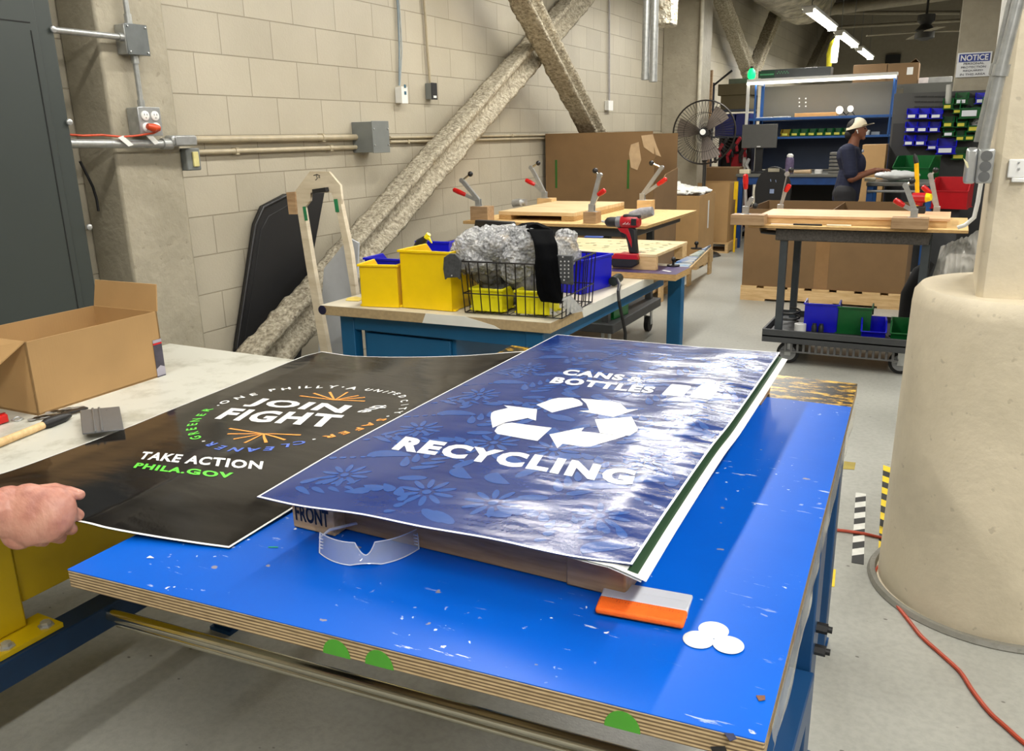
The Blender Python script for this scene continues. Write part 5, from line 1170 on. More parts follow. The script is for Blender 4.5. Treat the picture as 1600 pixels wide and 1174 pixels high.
# ------------------------------------------------------------------ frame and black panel leaning on the wall
def leaning():
    Yf = 3.30
    P_ = lambda x, y: PX(x, y, -2.9)
    lab = 'tall pale plywood A-frame jig leaning between the blue bench and the wall'
    t = thing('plywood_jig', lab, 'jig', tuple(PX(510, 560, -2.7)))
    Yf = 3.35; Pf = lambda x, y: PY(x, y, Yf + (560 - y) * .0009)
    k4 = lambda x, y: (350 + x / 3.9125, 250 + y / 3.9125)
    wl_ = m_wood('whitewashed_ply', (206, 194, 170), (182, 168, 142), (1, 1, 6), 4); g = G()
    for hpts in (((435, 190), (525, 70), (530, 200), (527, 250)), ((525, 70), (640, 72), (655, 200), (530, 200)), ((640, 72), (710, 155), (720, 240), (672, 240), (655, 200)), ((435, 190), (527, 250), (486, 300), (450, 300)), ((672, 240), (720, 240), (706, 318), (690, 320))):
        g.prism([Pf(*k4(*p)) for p in hpts], (0, .016, 0))
    part('head_board', g, wl_, t, world=True)
    part('post', G().prism([Pf(*k4(*p)) for p in ((445, 290), (486, 290), (545, 650), (640, 1190), (620, 1500), (602, 1500), (590, 1174), (500, 640))], (0, .03, 0)), wl_, t, world=True)
    part('post', G().prism([Pf(*k4(*p)) for p in ((672, 240), (706, 230), (775, 560), (812, 850), (830, 1100), (800, 1100), (780, 830), (730, 520))], (0, .03, 0)), wl_, t, world=True)
    part('side_block', G().prism([Pf(*k4(*p)) - V(0, .01, 0) for p in ((388, 198), (440, 194), (452, 332), (404, 332))], (0, .03, 0)), wood_d, t, world=True)
    gt = mat('green_masking_tape', (28, 118, 72), .5)
    part('tape', G().prism([Pf(*k4(*p)) - V(0, .003, 0) for p in ((482, 286), (500, 284), (514, 370), (496, 372))], (0, .002, 0)), gt, t, world=True); part('tape', G().prism([Pf(*k4(*p)) - V(0, .003, 0) for p in ((672, 240), (694, 238), (706, 318), (684, 320))], (0, .002, 0)), gt, t, world=True)
    part('black_block', G().prism([Pf(*k4(*p)) - V(0, .03, 0) for p in ((560, 178), (640, 166), (645, 192), (562, 204))], (0, .028, 0)), black, t, world=True)
    g = G(); n0_ = Pf(*k4(565, 118)) - V(0, .002, 0); 
    g.tube([Pf(*k4(*p)) - V(0, .001, 0) for p in ((548, 95), (570, 88), (566, 100), (572, 112), (560, 124))], .0022, 6); g.tube([Pf(*k4(*p)) - V(0, .001, 0) for p in ((572, 90), (586, 96), (580, 108), (588, 108))], .0022, 6)
    part('pencilled_number', g, black, t, world=True)
    # black panel
    Pb = lambda x, y: PX(x, y, -3.50)
    out = [(412, 322), (448, 303), (508, 300), (490, 398), (484, 430), (478, 480), (470, 570), (366, 620), (371, 540), (385, 450), (400, 350)]
    t = thing('moulded_cover', 'large black moulded plastic panel leaning on the block wall', 'panel', tuple(Pb(420, 600)))
    part('panel', G().prism([Pb(*p) for p in out], (-.035, 0, 0)), mat('matt_black_plastic', (20, 20, 22), .55, 0, .2, 5), t, world=True, bev=.006)
    part('raised_rim', G().tube([Pb(*p) - V(0, .004, 0) for p in ((371, 545), (385, 450), (400, 352), (412, 324), (448, 306), (470, 302))], .011, 10), mat('satin_black_plastic', (26, 26, 28), .35), t, world=True)
    part('inner_lip', G().tube([Pb(*p) - V(0, .002, 0) for p in ((380, 545), (394, 455), (408, 360), (420, 338), (452, 320))], .004, 8), mat('satin_black_plastic', (26, 26, 28), .35), t, world=True)
    single('white_board', G().prism([PY(*p, 3.62) for p in ((496, 570), (506, 420), (545, 372), (560, 380), (556, 470), (560, 620), (492, 620))], (0, .012, 0)), mat('bluish_white_board', (190, 194, 200), .5, 0, .04), 'bluish white board standing behind the plywood jig', 'panel')
leaning()
single('loose_cable', G().tube([PX(x, y, -3.4) for x, y in ((125, 252), (135, 272), (145, 292), (151, 312), (154, 330))], .006, 8), black, 'short loose black cable hanging beside the grey cabinet', 'cable')

# ------------------------------------------------------------------ toggle clamps
def toggle_clamp(base, arm_, tip_, h0, h1, yp, label, vertical=False):
    P_ = lambda q: PY(q[0], q[1], yp)
    b_ = P_(base); t = thing('toggle_clamp', label, 'clamp', tuple(b_), 0, 'red handled toggle clamps')
    W = lambda q: P_(q)
    s = .05
    part('base', G().bb(b_.x - .035, b_.x + .035, b_.y - .022, b_.y + .022, b_.z, b_.z + .004).bb(b_.x - .022, b_.x + .02, b_.y - .016, b_.y - .011, b_.z + .004, b_.z + .055).bb(b_.x - .022, b_.x + .02, b_.y + .011, b_.y + .016, b_.z + .004, b_.z + .055), steel, t, world=True, bev=.002)
    piv = b_ + V(0, 0, .045); a1_ = W(arm_); ar = part('arm', G().bar(piv + V(0, -.006, 0), a1_ + V(0, -.006, 0), .005, .030, (0, 0, 1)).bar(piv + V(0, .006, 0), a1_ + V(0, .006, 0), .005, .030, (0, 0, 1)).cyl(a1_ - V(0, .014, 0), a1_ + V(0, .014, 0), .018, seg=10), steel, t, world=True)
    tp = W(tip_); sp = part('spindle', G().cyl(a1_, tp, .0075, seg=8), chrome, t, world=True); part('rubber_tip', G().ball(tp, .02, 12), black, sp, world=True)
    p0_, p1_ = W(h0), W(h1)
    part('lever', G().bar(piv + V(0, 0, -.005), p0_, .014, .024, (0, 0, 1)), steel, t, world=True)
    L_ = (p1_ - p0_); part('handle', G().tube([p0_, p0_ + L_ * .08, p0_ + L_ * .55, p0_ + L_ * .92, p1_], [.011, .015, .019, .017, .008], 12), red_p, t, 'red rubber grip', world=True)
# centre cart
CZ = .97; YC = 5.45
q0, q1 = PZ(730, 344, CZ), PZ(1004, 355, CZ); q2 = PZ(1026, 322, CZ)
YC = (q0.y + q1.y) / 2; X0, X1 = q0.x, q1.x; YD = YC + 1.25
t = thing('utility_cart', 'dark utility cart with a clamping board on top, centre of the room', 'cart', ((X0 + X1) / 2, YC + .4, 0))
part('fixture_board', G().bb(X0, X1, YC, YD, CZ - .022, CZ), ply_e2, t, 'splintered particle board top', world=True, bev=.002)
part('cart_top', G().bb(X0 + .12, X1 - .10, YC + .05, YD - .1, CZ - .085, CZ - .024), cart_g, t, world=True, bev=.008)
part('shelf', G().bb(X0 + .12, X1 - .24, YC + .05, YD - .1, .2, .27), cart_g, t, world=True, bev=.008)
for x in (X0 + .22, X1 - .32):
    for y in (YC + .12, YD - .18):
        part('leg', G().bb(x - .025, x + .025, y - .025, y + .025, .27, CZ - .08), cart_g, t, world=True)
        w = part('caster', G().cyl((x - .018, y, .064), (x + .018, y, .064), .063, seg=24), rubber, t, world=True); part('fork', G().bb(x - .03, x - .02, y - .02, y + .02, .06, .2).bb(x + .02, x + .03, y - .02, y + .02, .06, .2).bb(x - .03, x + .03, y - .025, y + .025, .19, .2), steel, w, world=True)
pt = CZ + .062; a, b_ = PZ(779, 330, pt), PZ(895, 333, pt)
y0 = a.y; a2 = PZ(985, 311, pt)
t = thing('clamped_frame', 'pale plywood panel frame lying on the centre clamping cart', 'panel', ((a.x + b_.x) / 2, y0, CZ))
part('top_board', G().bb(a.x, b_.x, y0, YD - .06, pt - .028, pt), ply_f, t, world=True, bev=.003)
for (x0, x1) in ((a.x, a.x + .1), (b_.x - .1, b_.x)): part('rail', G().bb(x0, x1, y0 + .002, YD - .06, CZ + .001, pt - .0285), ply_e2, t, world=True, bev=.002)
part('rail', G().bb(a.x + .101, b_.x - .101, YD - .15, YD - .07, CZ + .001, pt - .0285), ply_e2, t, world=True)
def wblock(pl, pr, ytop_px, yp, z, label, m=wood_d, dep=.09, zoff=0):
    a, b_ = PY(pl[0], pl[1], yp), PY(pr[0], pr[1], yp); top = PY(pl[0], ytop_px, yp).z
    o = single('wooden_block', G().bb(a.x, b_.x, yp, yp + dep, z + .001, z + .001 + max(.02, (top - a.z))), m, label, 'block', bev=.002); return z + .001 + max(.02, (top - a.z))
def pxz(px_, yp, z):   # pixel row of height z on plane yp near column px
    lo, hi = 0, 1174
    for _ in range(30):
        m_ = (lo + hi) / 2
        if PY(px_, m_, yp).z > z: lo = m_
        else: hi = m_
    return lo
def clamp_at(xpx, yp, ztop, dx, label, arm_, tip_, h0, h1):
    by_ = pxz(xpx, yp, ztop + .001); toggle_clamp((xpx, by_), arm_, tip_, h0, h1, yp + .04, label)
yA = YC + .03
h = wblock((735, 342), (762, 343), 320, yA, CZ, 'wooden block under the clamp at the left front corner of the centre cart', wood_d, .1)
clamp_at(748, yA, h, 0, 'toggle clamp at the left front corner of the centre cart, tip raised', (722, 282), (735, 272), (728, 305), (708, 296))
h = wblock((911, 342), (931, 343), 324, yA + .02, CZ, 'wooden block under the clamp at the right front of the centre cart', wood_d, .1)
clamp_at(925, yA + .02, h, 0, 'toggle clamp at the right front corner of the centre cart, just above the drill', (937, 274), (930, 267), (934, 305), (946, 297))
yB = YD - .2
h = wblock((839, 320), (862, 320), 303, yB, CZ, 'wooden block under the clamp at the left rear of the centre cart', wood_l, .1)
clamp_at(851, yB, h, 0, 'toggle clamp at the left rear corner of the centre cart', (830, 262), (841, 255), (836, 289), (821, 281))
h = wblock((995, 322), (1017, 322), 305, yB, CZ, 'wooden block under the clamp at the right rear of the centre cart', wood_l, .1)
clamp_at(1004, yB, h, 0, 'toggle clamp at the right rear corner of the centre cart, red grip to the right', (1034, 262), (1018, 255), (1027, 289), (1042, 279))
t = thing('steel_rod_handle', 'short tapered steel rod and rolls behind the panel of the centre cart', 'tool', tuple(PY(815, 318, YD - .25)))
part('roll', G().cyl(PY(802, 318, YD - .3), PY(814, 316, YD - .3), .032), steel, t, world=True); part('roll', G().cyl(PY(812, 317, YD - .26), PY(822, 316, YD - .26), .028), steel, t, world=True)
single('glove', G().tube([PY(985, 338, YC + .1), PY(1002, 334, YC + .1), PY(1020, 330, YC + .1)], [.03, .04, .03], 12), mat('grey_cloth', (150, 148, 152), .8, 0, .2, 40), 'grey rolled cloth resting by the drill, at the right front of the centre cart', 'cloth') 

# ------------------------------------------------------------------ right cart
YR = 5.72; RZt = .955
r0, r1 = PY(1175, 345, YR), PY(1513, 364, YR)
t = thing('utility_cart', 'dark grey utility cart with a fixture board on top, right of centre', 'cart', (-.5, 6.1, 0))
part('fixture_board', G().bb(r0.x - .02, r1.x, YR, YR + .82, RZt - .02, RZt), ply_e2, t, 'rough particle board top', world=True, bev=.002)
part('cart_top', G().bb(-1.03, -.10, YR + .05, YR + .70, RZt - .105, RZt - .021), mat('fuzzy_grey_cart_edge', (82, 78, 74), .9, 0, .3, 90, bump=.8, bs=150), t, 'dusty grey tray edge', world=True, bev=.01)
part('handle', G().tube([V(-1.03, YR + .1, RZt - .06), V(-1.13, YR + .12, RZt - .055), V(-1.15, YR + .2, RZt - .05), V(-1.15, YR + .5, RZt - .05), V(-1.13, YR + .6, RZt - .055), V(-1.03, YR + .62, RZt - .06)], .016, 10), black, t, world=True)
part('lower_tray', G().bb(-1.07, -.06, YR + .02, YR + .74, .19, .205).bb(-1.07, -.06, YR + .02, YR + .035, .155, .245).bb(-1.07, -.06, YR + .725, YR + .74, .155, .245).bb(-1.07, -1.055, YR + .035, YR + .725, .155, .245).bb(-.075, -.06, YR + .035, YR + .725, .155, .245), cart_g, t, world=True, bev=.003)
g = G()
for k in range(18): g.bb(-.92 + k * .04, -.905 + k * .04, YR + .04, YR + .06, .10, .154)
g.bb(-.95, -.2, YR + .04, YR + .06, .09, .10); part('tray_ribs', g, mat('cart_rib_grey', (96, 96, 96), .6), t, world=True)
for x in (-.975, -.115):
    for y in (YR + .09, YR + .67):
        part('leg', G().bb(x - .023, x + .023, y - .023, y + .023, .206, RZt - .1), mat('slate_grey_post', (58, 64, 68), .5), t, world=True)
for x in (-.90, -.185):
    for y in (YR + .10, YR + .66):
        w = part('caster', G().cyl((x, y - .018, .076), (x, y + .018, .076), .075, seg=28), rubber, t, world=True)
        part('hub', G().cyl((x, y - .0225, .076), (x, y + .0225, .076), .054, seg=24), mat('caster_grey', (140, 142, 144), .5), w, world=True)
        part('fork', G().bb(x - .02, x + .02, y - .034, y - .026, .06, .152).bb(x - .02, x + .02, y + .026, y + .034, .06, .152).bb(x - .034, x + .034, y - .03, y + .03, .146, .154), steel, w, world=True)
# turn the near right caster sideways so its face shows, as in the photo
pp0 = RZt + .058
a, b_ = PY(1196, 335, YR + .12), PY(1484, 350, YR + .12)
t = thing('clamped_frame', 'long planked wooden panel lying on the right cart', 'panel', ((a.x + b_.x) / 2, YR + .3, RZt))
pl_m = m_wood('pinkish_plank', (226, 186, 146), (204, 162, 120), (1, 5, 1), 4)
part('top_board', G().bb(a.x - .04, b_.x, YR + .10, YR + .60, pp0 - .018, pp0), pl_m, t, world=True, bev=.002)
part('front_rail', G().bb(a.x - .03, b_.x - .015, YR + .11, YR + .15, RZt + .001, pp0 - .019), wood_l, t, world=True, bev=.002)
part('rear_rail', G().bb(a.x - .03, b_.x - .015, YR + .54, YR + .58, RZt + .001, pp0 - .019), wood_l, t, world=True, bev=.002)
h1_ = wblock((1141, 350), (1193, 353), 334, YR - .03, RZt - .002, 'grey wooden block at the left end of the right cart under a clamp', wood_d, .12)
g1_ = wblock((1391, 360), (1449, 363), 343, YR - .03, RZt, 'grey wooden block at the right front of the right cart under a clamp', wood_d, .12)
clamp_at(1165, YR, h1_, 0, 'toggle clamp at the left end of the right cart with its red grip straight up', (1174, 312), (1180, 322), (1165, 296), (1165, 272))
clamp_at(1428, YR, g1_, 0, 'toggle clamp at the right front of the right cart, red grip to the left', (1415, 290), (1425, 283), (1413, 322), (1397, 312))
h2_ = wblock((1200, 322), (1240, 324), 316, YR + .66, RZt, 'rear left wooden block on the right cart, behind the panel', wood_l, .1)
clamp_at(1219, YR + .68, h2_, 0, 'toggle clamp at the left rear of the right cart, bright steel arm raised', (1230, 272), (1236, 266), (1227, 300), (1234, 288))
h3_ = wblock((1445, 334), (1482, 336), 327, YR + .66, RZt, 'rear right wooden block on the right cart, behind the panel', wood_l, .1)
clamp_at(1463, YR + .68, h3_, 0, 'toggle clamp at the right rear of the right cart, beside the red bin', (1454, 274), (1462, 266), (1455, 303), (1441, 291))
P_ = lambda x, y: PY(x, y, YR + .45)
t = thing('impact_driver', 'red and black impact driver with a yellow collar on the right cart', 'drill', tuple(V(P_(1435, 325).x, P_(1435, 325).y, pp0)))
zb = pp0 + .001
bc = P_(1438, 320); bc.z = zb + .03
part('battery', G().bb(bc.x - .05, bc.x + .035, bc.y - .035, bc.y + .035, zb, zb + .045), black, t, world=True, bev=.006)
part('body', G().tube([bc + V(-.01, 0, .02), bc + V(0, 0, .06)], [.024, .022], 14), mat('drill_red', (176, 22, 32), .35), t, world=True)
part('motor', G().cyl(bc + V(-.05, 0, .07), bc + V(.03, -.02, .072), .032, seg=18), mat('drill_red', (176, 22, 32), .35), t, world=True)
part('yellow_collar', G().tube([bc + V(.03, -.02, .072), bc + V(.06, -.03, .075)], [.03, .022], 16), mat('yellow_rubber', (236, 214, 10), .4), t, world=True)
t = thing('yellow_pole', 'yellow handled tool with a black tip standing up behind the impact driver', 'tool', tuple(PY(1436, 305, YR + .62)))
a, b_, c_ = V(PY(1437, 303, YR + .62).x, YR + .62, pp0 + .002), PY(1432, 255, YR + .62), PY(1430, 246, YR + .62)
part('handle', G().cyl(a, b_, .014, seg=12), mat('yellow_handle', (240, 186, 12), .4), t, world=True); part('tip', G().tube([b_, c_, PY(1429, 240, YR + .62)], [.016, .014, .004], 12), black, t, world=True)
for (x0, x1, m_, lb, zz_) in ((1205, 1240, white_p, 'white strip of paper on the front edge of the right cart', 0), (1240, 1285, black, 'flat black marker on the front edge of the right cart', .004), (1292, 1330, mat('cream_plastic', (230, 220, 196), .4), 'cream pen on the front edge of the right cart', .004)):
    a, b_ = PY(x0, 343 + (x0 - 1205) * .06, YR + .04), PY(x1, 343 + (x1 - 1205) * .06, YR + .04); a.z = b_.z = RZt + .006; single('marker_pen' if zz_ else 'paper_strip', G().cyl(a, b_, .006) if zz_ else G().bar(a, b_, .02, .002), m_, lb, 'pen' if zz_ else 'paper')
# bins and small things on the lower tray
TB = .2055
def tray_bin(xpx, py_, w, d, h_, m, label, rz=.05, yy=YR + .3, front=.5): nbin(V(PY(xpx, py_, yy).x, yy, TB), rz, w, d, h_, m, label, front=front)
tray_bin(1283, 520, .22, .30, .20, blu_bin, 'tall blue bin, leftmost on the lower tray of the right cart', PI + .05, YR + .38)
tray_bin(1334, 520, .21, .30, .19, grn_bin, 'tall green bin on the lower tray of the right cart, beside a tall blue one', PI + .05, YR + .38)
tray_bin(1364, 520, .145, .20, .125, blu_bin, 'small blue bin, open side to us, on the lower tray', .1, YR + .2)
tray_bin(1411, 525, .15, .20, .13, grn_bin, 'small green bin, open side to us, rightmost on the lower tray', .05, YR + .2)
t = thing('tape_roll', 'white roll of tape on the lower tray of the right cart', 'tape roll', tuple(V(PY(1250, 515, YR + .2).x, YR + .2, TB)))
cx_ = PY(1250, 515, YR + .2).x; part('roll', G().lathe([(.04, 0), (.04, .055), (.024, .055), (.024, .003)], (cx_, YR + .2, TB), 28), white_p, t, world=True)
cx_ = PY(1272, 515, YR + .18).x
for k, (dx, lb) in enumerate(((0, 'left'), (.045, 'right'))): single('paint_jar', G().lathe([(.018, 0), (.018, .05), (.014, .056), (.014, .07)], (cx_ + dx, YR + .18, TB), 18), mat('dark_jar', (40, 44, 48), .3), 'small dark jar on the lower tray, %s of the pair beside the tape roll' % lb, 'jar')
cx_ = PY(1235, 500, YR + .4).x; single('cable_coil', G().tube([V(cx_ + .06 * math.cos(k * .5), YR + .42 + .06 * math.sin(k * .5), TB + .01 + .0035 * k) for k in range(30)], .007, 6), mat('dark_cable', (50, 50, 48), .5), 'coil of dark cable at the back left of the lower tray', 'cable')
# low cart under the blue bench with green bin
t = thing('low_cart', 'low dark grey platform cart standing behind the blue bench', 'cart', (-2.3, 5.6, 0))
a = PZ(1012, 478, .30)
lx1 = -1.75; ly = 4.78
pr = PZ(998, 520, .0)
part('tray', G().bb(-3.1, -2.02, 5.0, 6.35, .2, .225).bb(-3.1, -2.02, 5.0, 5.02, .18, .27).bb(-2.04, -2.02, 5.02, 6.35, .18, .27).bb(-3.1, -3.08, 5.02, 6.35, .18, .27).bb(-3.08, -2.04, 6.33, 6.35, .18, .27), cart_g, t, world=True, bev=.004) if False else None
bpy.data.objects.remove(t)

# trays and bin seen under the far right side of the blue bench (they belong to the centre cart's lower shelf)
gc0 = PZ(955, 455, .275)
nbin(V(X1 - .46, YC + .34, .2715), -PI / 2 - .1, .24, .36, .17, grn_bin, 'long green bin on the lower shelf of the centre cart, seen under the blue bench', front=.7)
crumple('plastic_bag', [(V(X1 - .42, YC + .75, .31), (.06, .07, .035))], 'small clear bag at the right end of the centre cart shelf', amp=.015, seed=2, cat='bag')

# ------------------------------------------------------------------ tall cardboard box and pallets
def tall_box():
    Yb = 7.4; p = lambda x, y: PY(x, y, Yb)
    a, b_ = p(836, 340), p(1000, 350); xL = -3.49; xR = p(1021, 300).x; y1 = PX(1058, 300, xR).y; zt = p(940, 207).z
    t = thing('cardboard_box', 'tall brown cardboard gaylord box with torn right corner and green tape', 'box', ((xL + xR) / 2, Yb + .5, .14))
    x0 = p(836, 250).x
    xL = max(x0, -3.50)
    part('front_side', G().prism([V(xL, Yb, .15), V(xR, Yb, .15), V(xR, Yb, p(1020, 250).z), V(xR + .02, Yb - .02, p(1030, 245).z), V(xR - .01, Yb, p(1020, 225).z), V(xR - .02, Yb, zt), V(xL, Yb, zt)], (0, .008, 0)), card_d, t, world=True)
    part('right_side', G().prism([V(xR, Yb + .008, .15), V(xR, y1, .15), V(xR, y1, PX(1058, 262, xR).z), V(xR, y1 * .5 + Yb * .5, PX(1042, 272, xR).z), V(xR, Yb * .8 + y1 * .2, PX(1031, 292, xR).z), V(xR, Yb + .008, PX(1024, 290, xR).z)], (-.008, 0, 0)), card_d, t, world=True)
    part('back_side', G().bb(xL, xR - .009, y1 - .008, y1, .15, PX(1058, 208, xR).z), card_d, t, 'inside back face showing at the torn corner', world=True)
    part('left_side', G().bb(xL, xL + .008, Yb + .009, y1 - .009, .15, zt), card_d, t, world=True)
    g = G()
    for (x, ya_, yb_, w) in ((869, 250, 294, .022), (982, 250, 295, .022), (838, 219, 228, .05)): q0_, q1_ = p(x, ya_), p(x, yb_); g.bb(q0_.x - w / 2, q0_.x + w / 2, Yb - .002, Yb - .001, q1_.z, q0_.z)
    part('green_tape', g, mat('green_masking_tape2', (44, 96, 30), .5), t, world=True)
    g = G(); g.prism([p(*q) - V(0, .003, 0) for q in ((986, 226), (998, 222), (1002, 250), (996, 266), (986, 262), (983, 240))], (0, .002, 0)); g.prism([p(*q) - V(0, .003, 0) for q in ((1002, 212), (1020, 210), (1026, 228), (1033, 245), (1020, 240), (1006, 230))], (0, .002, 0))
    part('clear_tape', g, mat('shiny_tape', (186, 160, 126), .12, 0, .1), t, world=True)
    single('wooden_pallet', G().bb(xL, xR - .01, Yb - .02, y1, .1, .145).bb(xL, xR - .01, Yb, Yb + .08, .0, .1).bb(xL, xR - .01, y1 - .1, y1 - .02, 0, .1), wood_l, 'wooden pallet under the tall torn cardboard box', 'pallet')
tall_box()
def pallet(name, x0, x1, y0, y1, label, m=wood_l, h=.14, alongx=True):
    t = thing('wooden_pallet', label, 'pallet', ((x0 + x1) / 2, (y0 + y1) / 2, 0))
    n = 7
    if alongx:   # top boards run along y, stringers along x
        for k in range(n):
            w = (x1 - x0) / (n + (n - 1) * .45); xx = x0 + k * w * 1.45; part('top_board', G().bb(xx, xx + w, y0, y1, h - .02, h), m, t, world=True)
        for yy in (y0, (y0 + y1) / 2 - .02, y1 - .04): part('stringer', G().bb(x0, x1, yy, yy + .04, .021, h - .021), m, t, world=True)
        for k in (0, .42, .84): part('bottom_board', G().bb(x0 + (x1 - x0) * k, x0 + (x1 - x0) * (k + .16), y0, y1, 0, .02), m, t, world=True)
    else:
        for k in range(n):
            w = (y1 - y0) / (n + (n - 1) * .45); yy = y0 + k * w * 1.45; part('top_board', G().bb(x0, x1, yy, yy + w, h - .02, h), m, t, world=True)
        for xx in (x0, (x0 + x1) / 2 - .02, x1 - .04): part('stringer', G().bb(xx, xx + .04, y0, y1, .021, h - .021), m, t, world=True)
        for k in (0, .42, .84): part('bottom_board', G().bb(x0, x1, y0 + (y1 - y0) * k, y0 + (y1 - y0) * (k + .16), 0, .02), m, t, world=True)
    return t
def big_box(x0, x1, y0, y1, z0, z1, label, m=card_m, divider=None, slit=False, wave=0):
    t = thing('cardboard_box', label, 'box', ((x0 + x1) / 2, (y0 + y1) / 2, z0)); k = .008
    part('front_side', G().bb(x0, x1, y0, y0 + k, z0, z1), m, t, world=True); part('back_side', G().bb(x0, x1, y1 - k, y1, z0, z1), m, t, world=True)
    part('left_side', G().bb(x0, x0 + k, y0 + k, y1 - k, z0, z1), m, t, world=True); part('right_side', G().bb(x1 - k, x1, y0 + k, y1 - k, z0, z1), m, t, world=True)
    part('bottom', G().bb(x0 + k, x1 - k, y0 + k, y1 - k, z0, z0 + k), m, t, world=True)
    if divider: part('divider', G().bb(divider, divider + k, y0 + k, y1 - k, z0 + .1, z1 - .01), m, t, world=True)
    return t
rx0, rx1 = PY(1157, 467, 8.0).x, PY(1416, 470, 8.0).x
pallet('p', rx0 - .005, rx1, 8.0, 9.1, 'wooden pallet under the low wide box, behind the right cart')
zt = PY(1300, 325, 8.0).z
bt_ = big_box(rx0, rx1 - .03, 8.02, 9.1, .141, max(.80, PY(1190, 314, 9.0).z - .0), 'low wide cardboard box on a pallet behind the right cart', card_d, divider=PY(1310, 320, 8.6).x)
zb_ = max(.80, PY(1190, 314, 9.0).z)
part('clear_tape', G().bb((rx0 + rx1) / 2 - .07, (rx0 + rx1) / 2 + .05, 8.018, 8.0195, .142, zb_), mat('tape_brown', (142, 108, 70), .18, 0, .05), bt_, world=True)
# boxes behind the centre
bx = PX(1110, 405, -2.6)
pallet('p', -3.4, -2.6, 9.65, 10.4, 'short pallet in front, beside the blue printed boards', alongx=False)
pallet('p', -3.4, -2.6, 11.17, 11.72, 'wooden pallet showing to the right of the open box with white packing film', alongx=False)
ob = big_box(-3.4, -2.6, 9.66, 10.38, .141, .86, 'open cardboard box full of white packing film behind the tall box', card_m)
part('side_text', G().bb(-2.599, -2.598, 10.05, 10.1, .45, .78), white_p, ob, world=True)
ob2 = big_box(-3.4, -2.62, 11.18, 11.7, .141, .92, 'second open cardboard box just behind the one with packing film', card_m)
wf = mat('white_packing_film', (226, 226, 220), .3, 0, .12, 12, bump=.6, bs=25)
crumple('packing_film', [(V(-3.05, 10.02, .89), (.3, .32, .09)), (V(-2.8, 10.1, .88), (.16, .25, .05))], 'white packing film bulging out of the open cardboard box', wf, amp=.06, seed=3, cat='packing film', fr_=5)
# printed boards leaning low on a pallet, with knobs
t = thing('wooden_pallet', 'low pallet holding blue and white printed boards on the floor', 'pallet', (-2.5, 8.6, 0))
c0, c1, c2, c3 = PZ(1035, 424, .30), PZ(1070, 427, .30), PZ(1112, 386, .30), PZ(1060, 384, .30); XL2 = c0.x - .02
xr0, xr1 = -3.1, (c1.x + PZ(1112, 388, .13).x) / 2
xr1 = c1.x
y0_, y1_ = c1.y, c2.y
part('deck', G().prism([c0, c1, c2, V(XL2, c2.y, .3), V(XL2, c0.y, .3)], (0, 0, -.02)), wood_l, t, world=True)
for yy in (.0, .5, .94): p_ = c1.lerp(c2, yy); part('stringer', G().bb(XL2 + .02, min(p_.x - .01, c2.x - .01), p_.y, p_.y + .1, 0, .279), wood_l, t, world=True)
cols = [(88, 160, 214), (214, 214, 200), (110, 150, 160), (72, 132, 196)]
for i in range(4):
    a = c1.lerp(c2, .02 + i * .245); b_ = c1.lerp(c2, .235 + i * .245); a.z = b_.z = .3015
    single('printed_board', G().prism([V(XL2 + .01, a.y, a.z), a - V(.01, 0, 0), b_ - V(.01, 0, 0), V(XL2 + .01, b_.y, b_.z)], (0, 0, .02 + .004 * i)), mat('printed_board_%s' % 'abcd'[i], cols[i], .3, 0, .35, 12, rgb2=(226, 222, 206) if i != 1 else (60, 120, 190)), ['sky blue and cream printed board, nearest on the low pallet', 'cream and blue printed board, second on the low pallet', 'greenish grey printed board, third on the low pallet', 'bright blue printed board, farthest on the low pallet'][i], 'board')
kk = PZ(1088, 389, .335); t = thing('knob_weight', 'round black knob on its plate on the blue printed boards', 'knob', tuple(kk))
kk.z = .336; part('plate', G().cyl(kk, kk + V(0, 0, .01), .06), black, t, world=True); part('ball', G().cyl(kk + V(0, 0, .01), kk + V(0, 0, .05), .012).ball(kk + V(0, 0, .06), .024), black, t, world=True)

# ------------------------------------------------------------------ pedestal fan
YF = 10.7; fc = PY(1100, 207, YF)
t = thing('pedestal_fan', 'large black pedestal fan in front of the far pilaster', 'fan', (fc.x, YF, 0))
ft = Matrix.Rotation(.12, 3, 'Z') @ Matrix.Rotation(-.05, 3, 'X'); fn = ft @ V(0, -1, 0); fx = ft @ V(1, 0, 0); fz_ = fn.cross(fx) * -1
wire = mat('fan_wire', (52, 48, 44), .4, .5); R_ = .385
def circ(rad, off, n=40): return [fc + fx * rad * math.cos(a) + fz_ * rad * math.sin(a) + fn * off for a in [2 * PI * k / n for k in range(n)]]
g = G(); g.tube(circ(R_, 0), .011, 6, closed=True); g.tube(circ(R_ * .62, .085), .0025, 5, closed=True); g.tube(circ(R_ * .62, -.085), .0025, 5, closed=True)
for k in range(60):
    a = 2 * PI * k / 60; d_ = fx * math.cos(a) + fz_ * math.sin(a)
    for s in (-1, 1): g.tube([fc + d_ * .05 + fn * (.10 * s), fc + d_ * R_ * .7 + fn * (.075 * s), fc + d_ * R_], .002, 4)
part('guard', g, wire, t, world=True)
bl = mat('fan_blade_grey', (122, 112, 104), .4, .3)
for k in range(3):
    a = 1.25 + 2 * PI * k / 3
    def bf(u, v, a=a):
        rad = .06 + .28 * v; aa = a + (u - .5) * (.95 - .25 * v); return fc + (fx * math.cos(aa) + fz_ * math.sin(aa)) * rad + fn * ((u - .5) * .09)
    gb = G().grid(bf, 8, 8); part('blade', gb, bl, t, world=True, weld=False)
part('hub_badge', G().cyl(fc + fn * .10, fc + fn * .112, .035), white_p, t, world=True); part('hub', G().cyl(fc + fn * -.1, fc + fn * .099, .05), black, t, world=True); part('motor', G().cyl(fc - fn * .1, fc - fn * .26, .07), black, t, world=True)
mp = fc - fn * .17
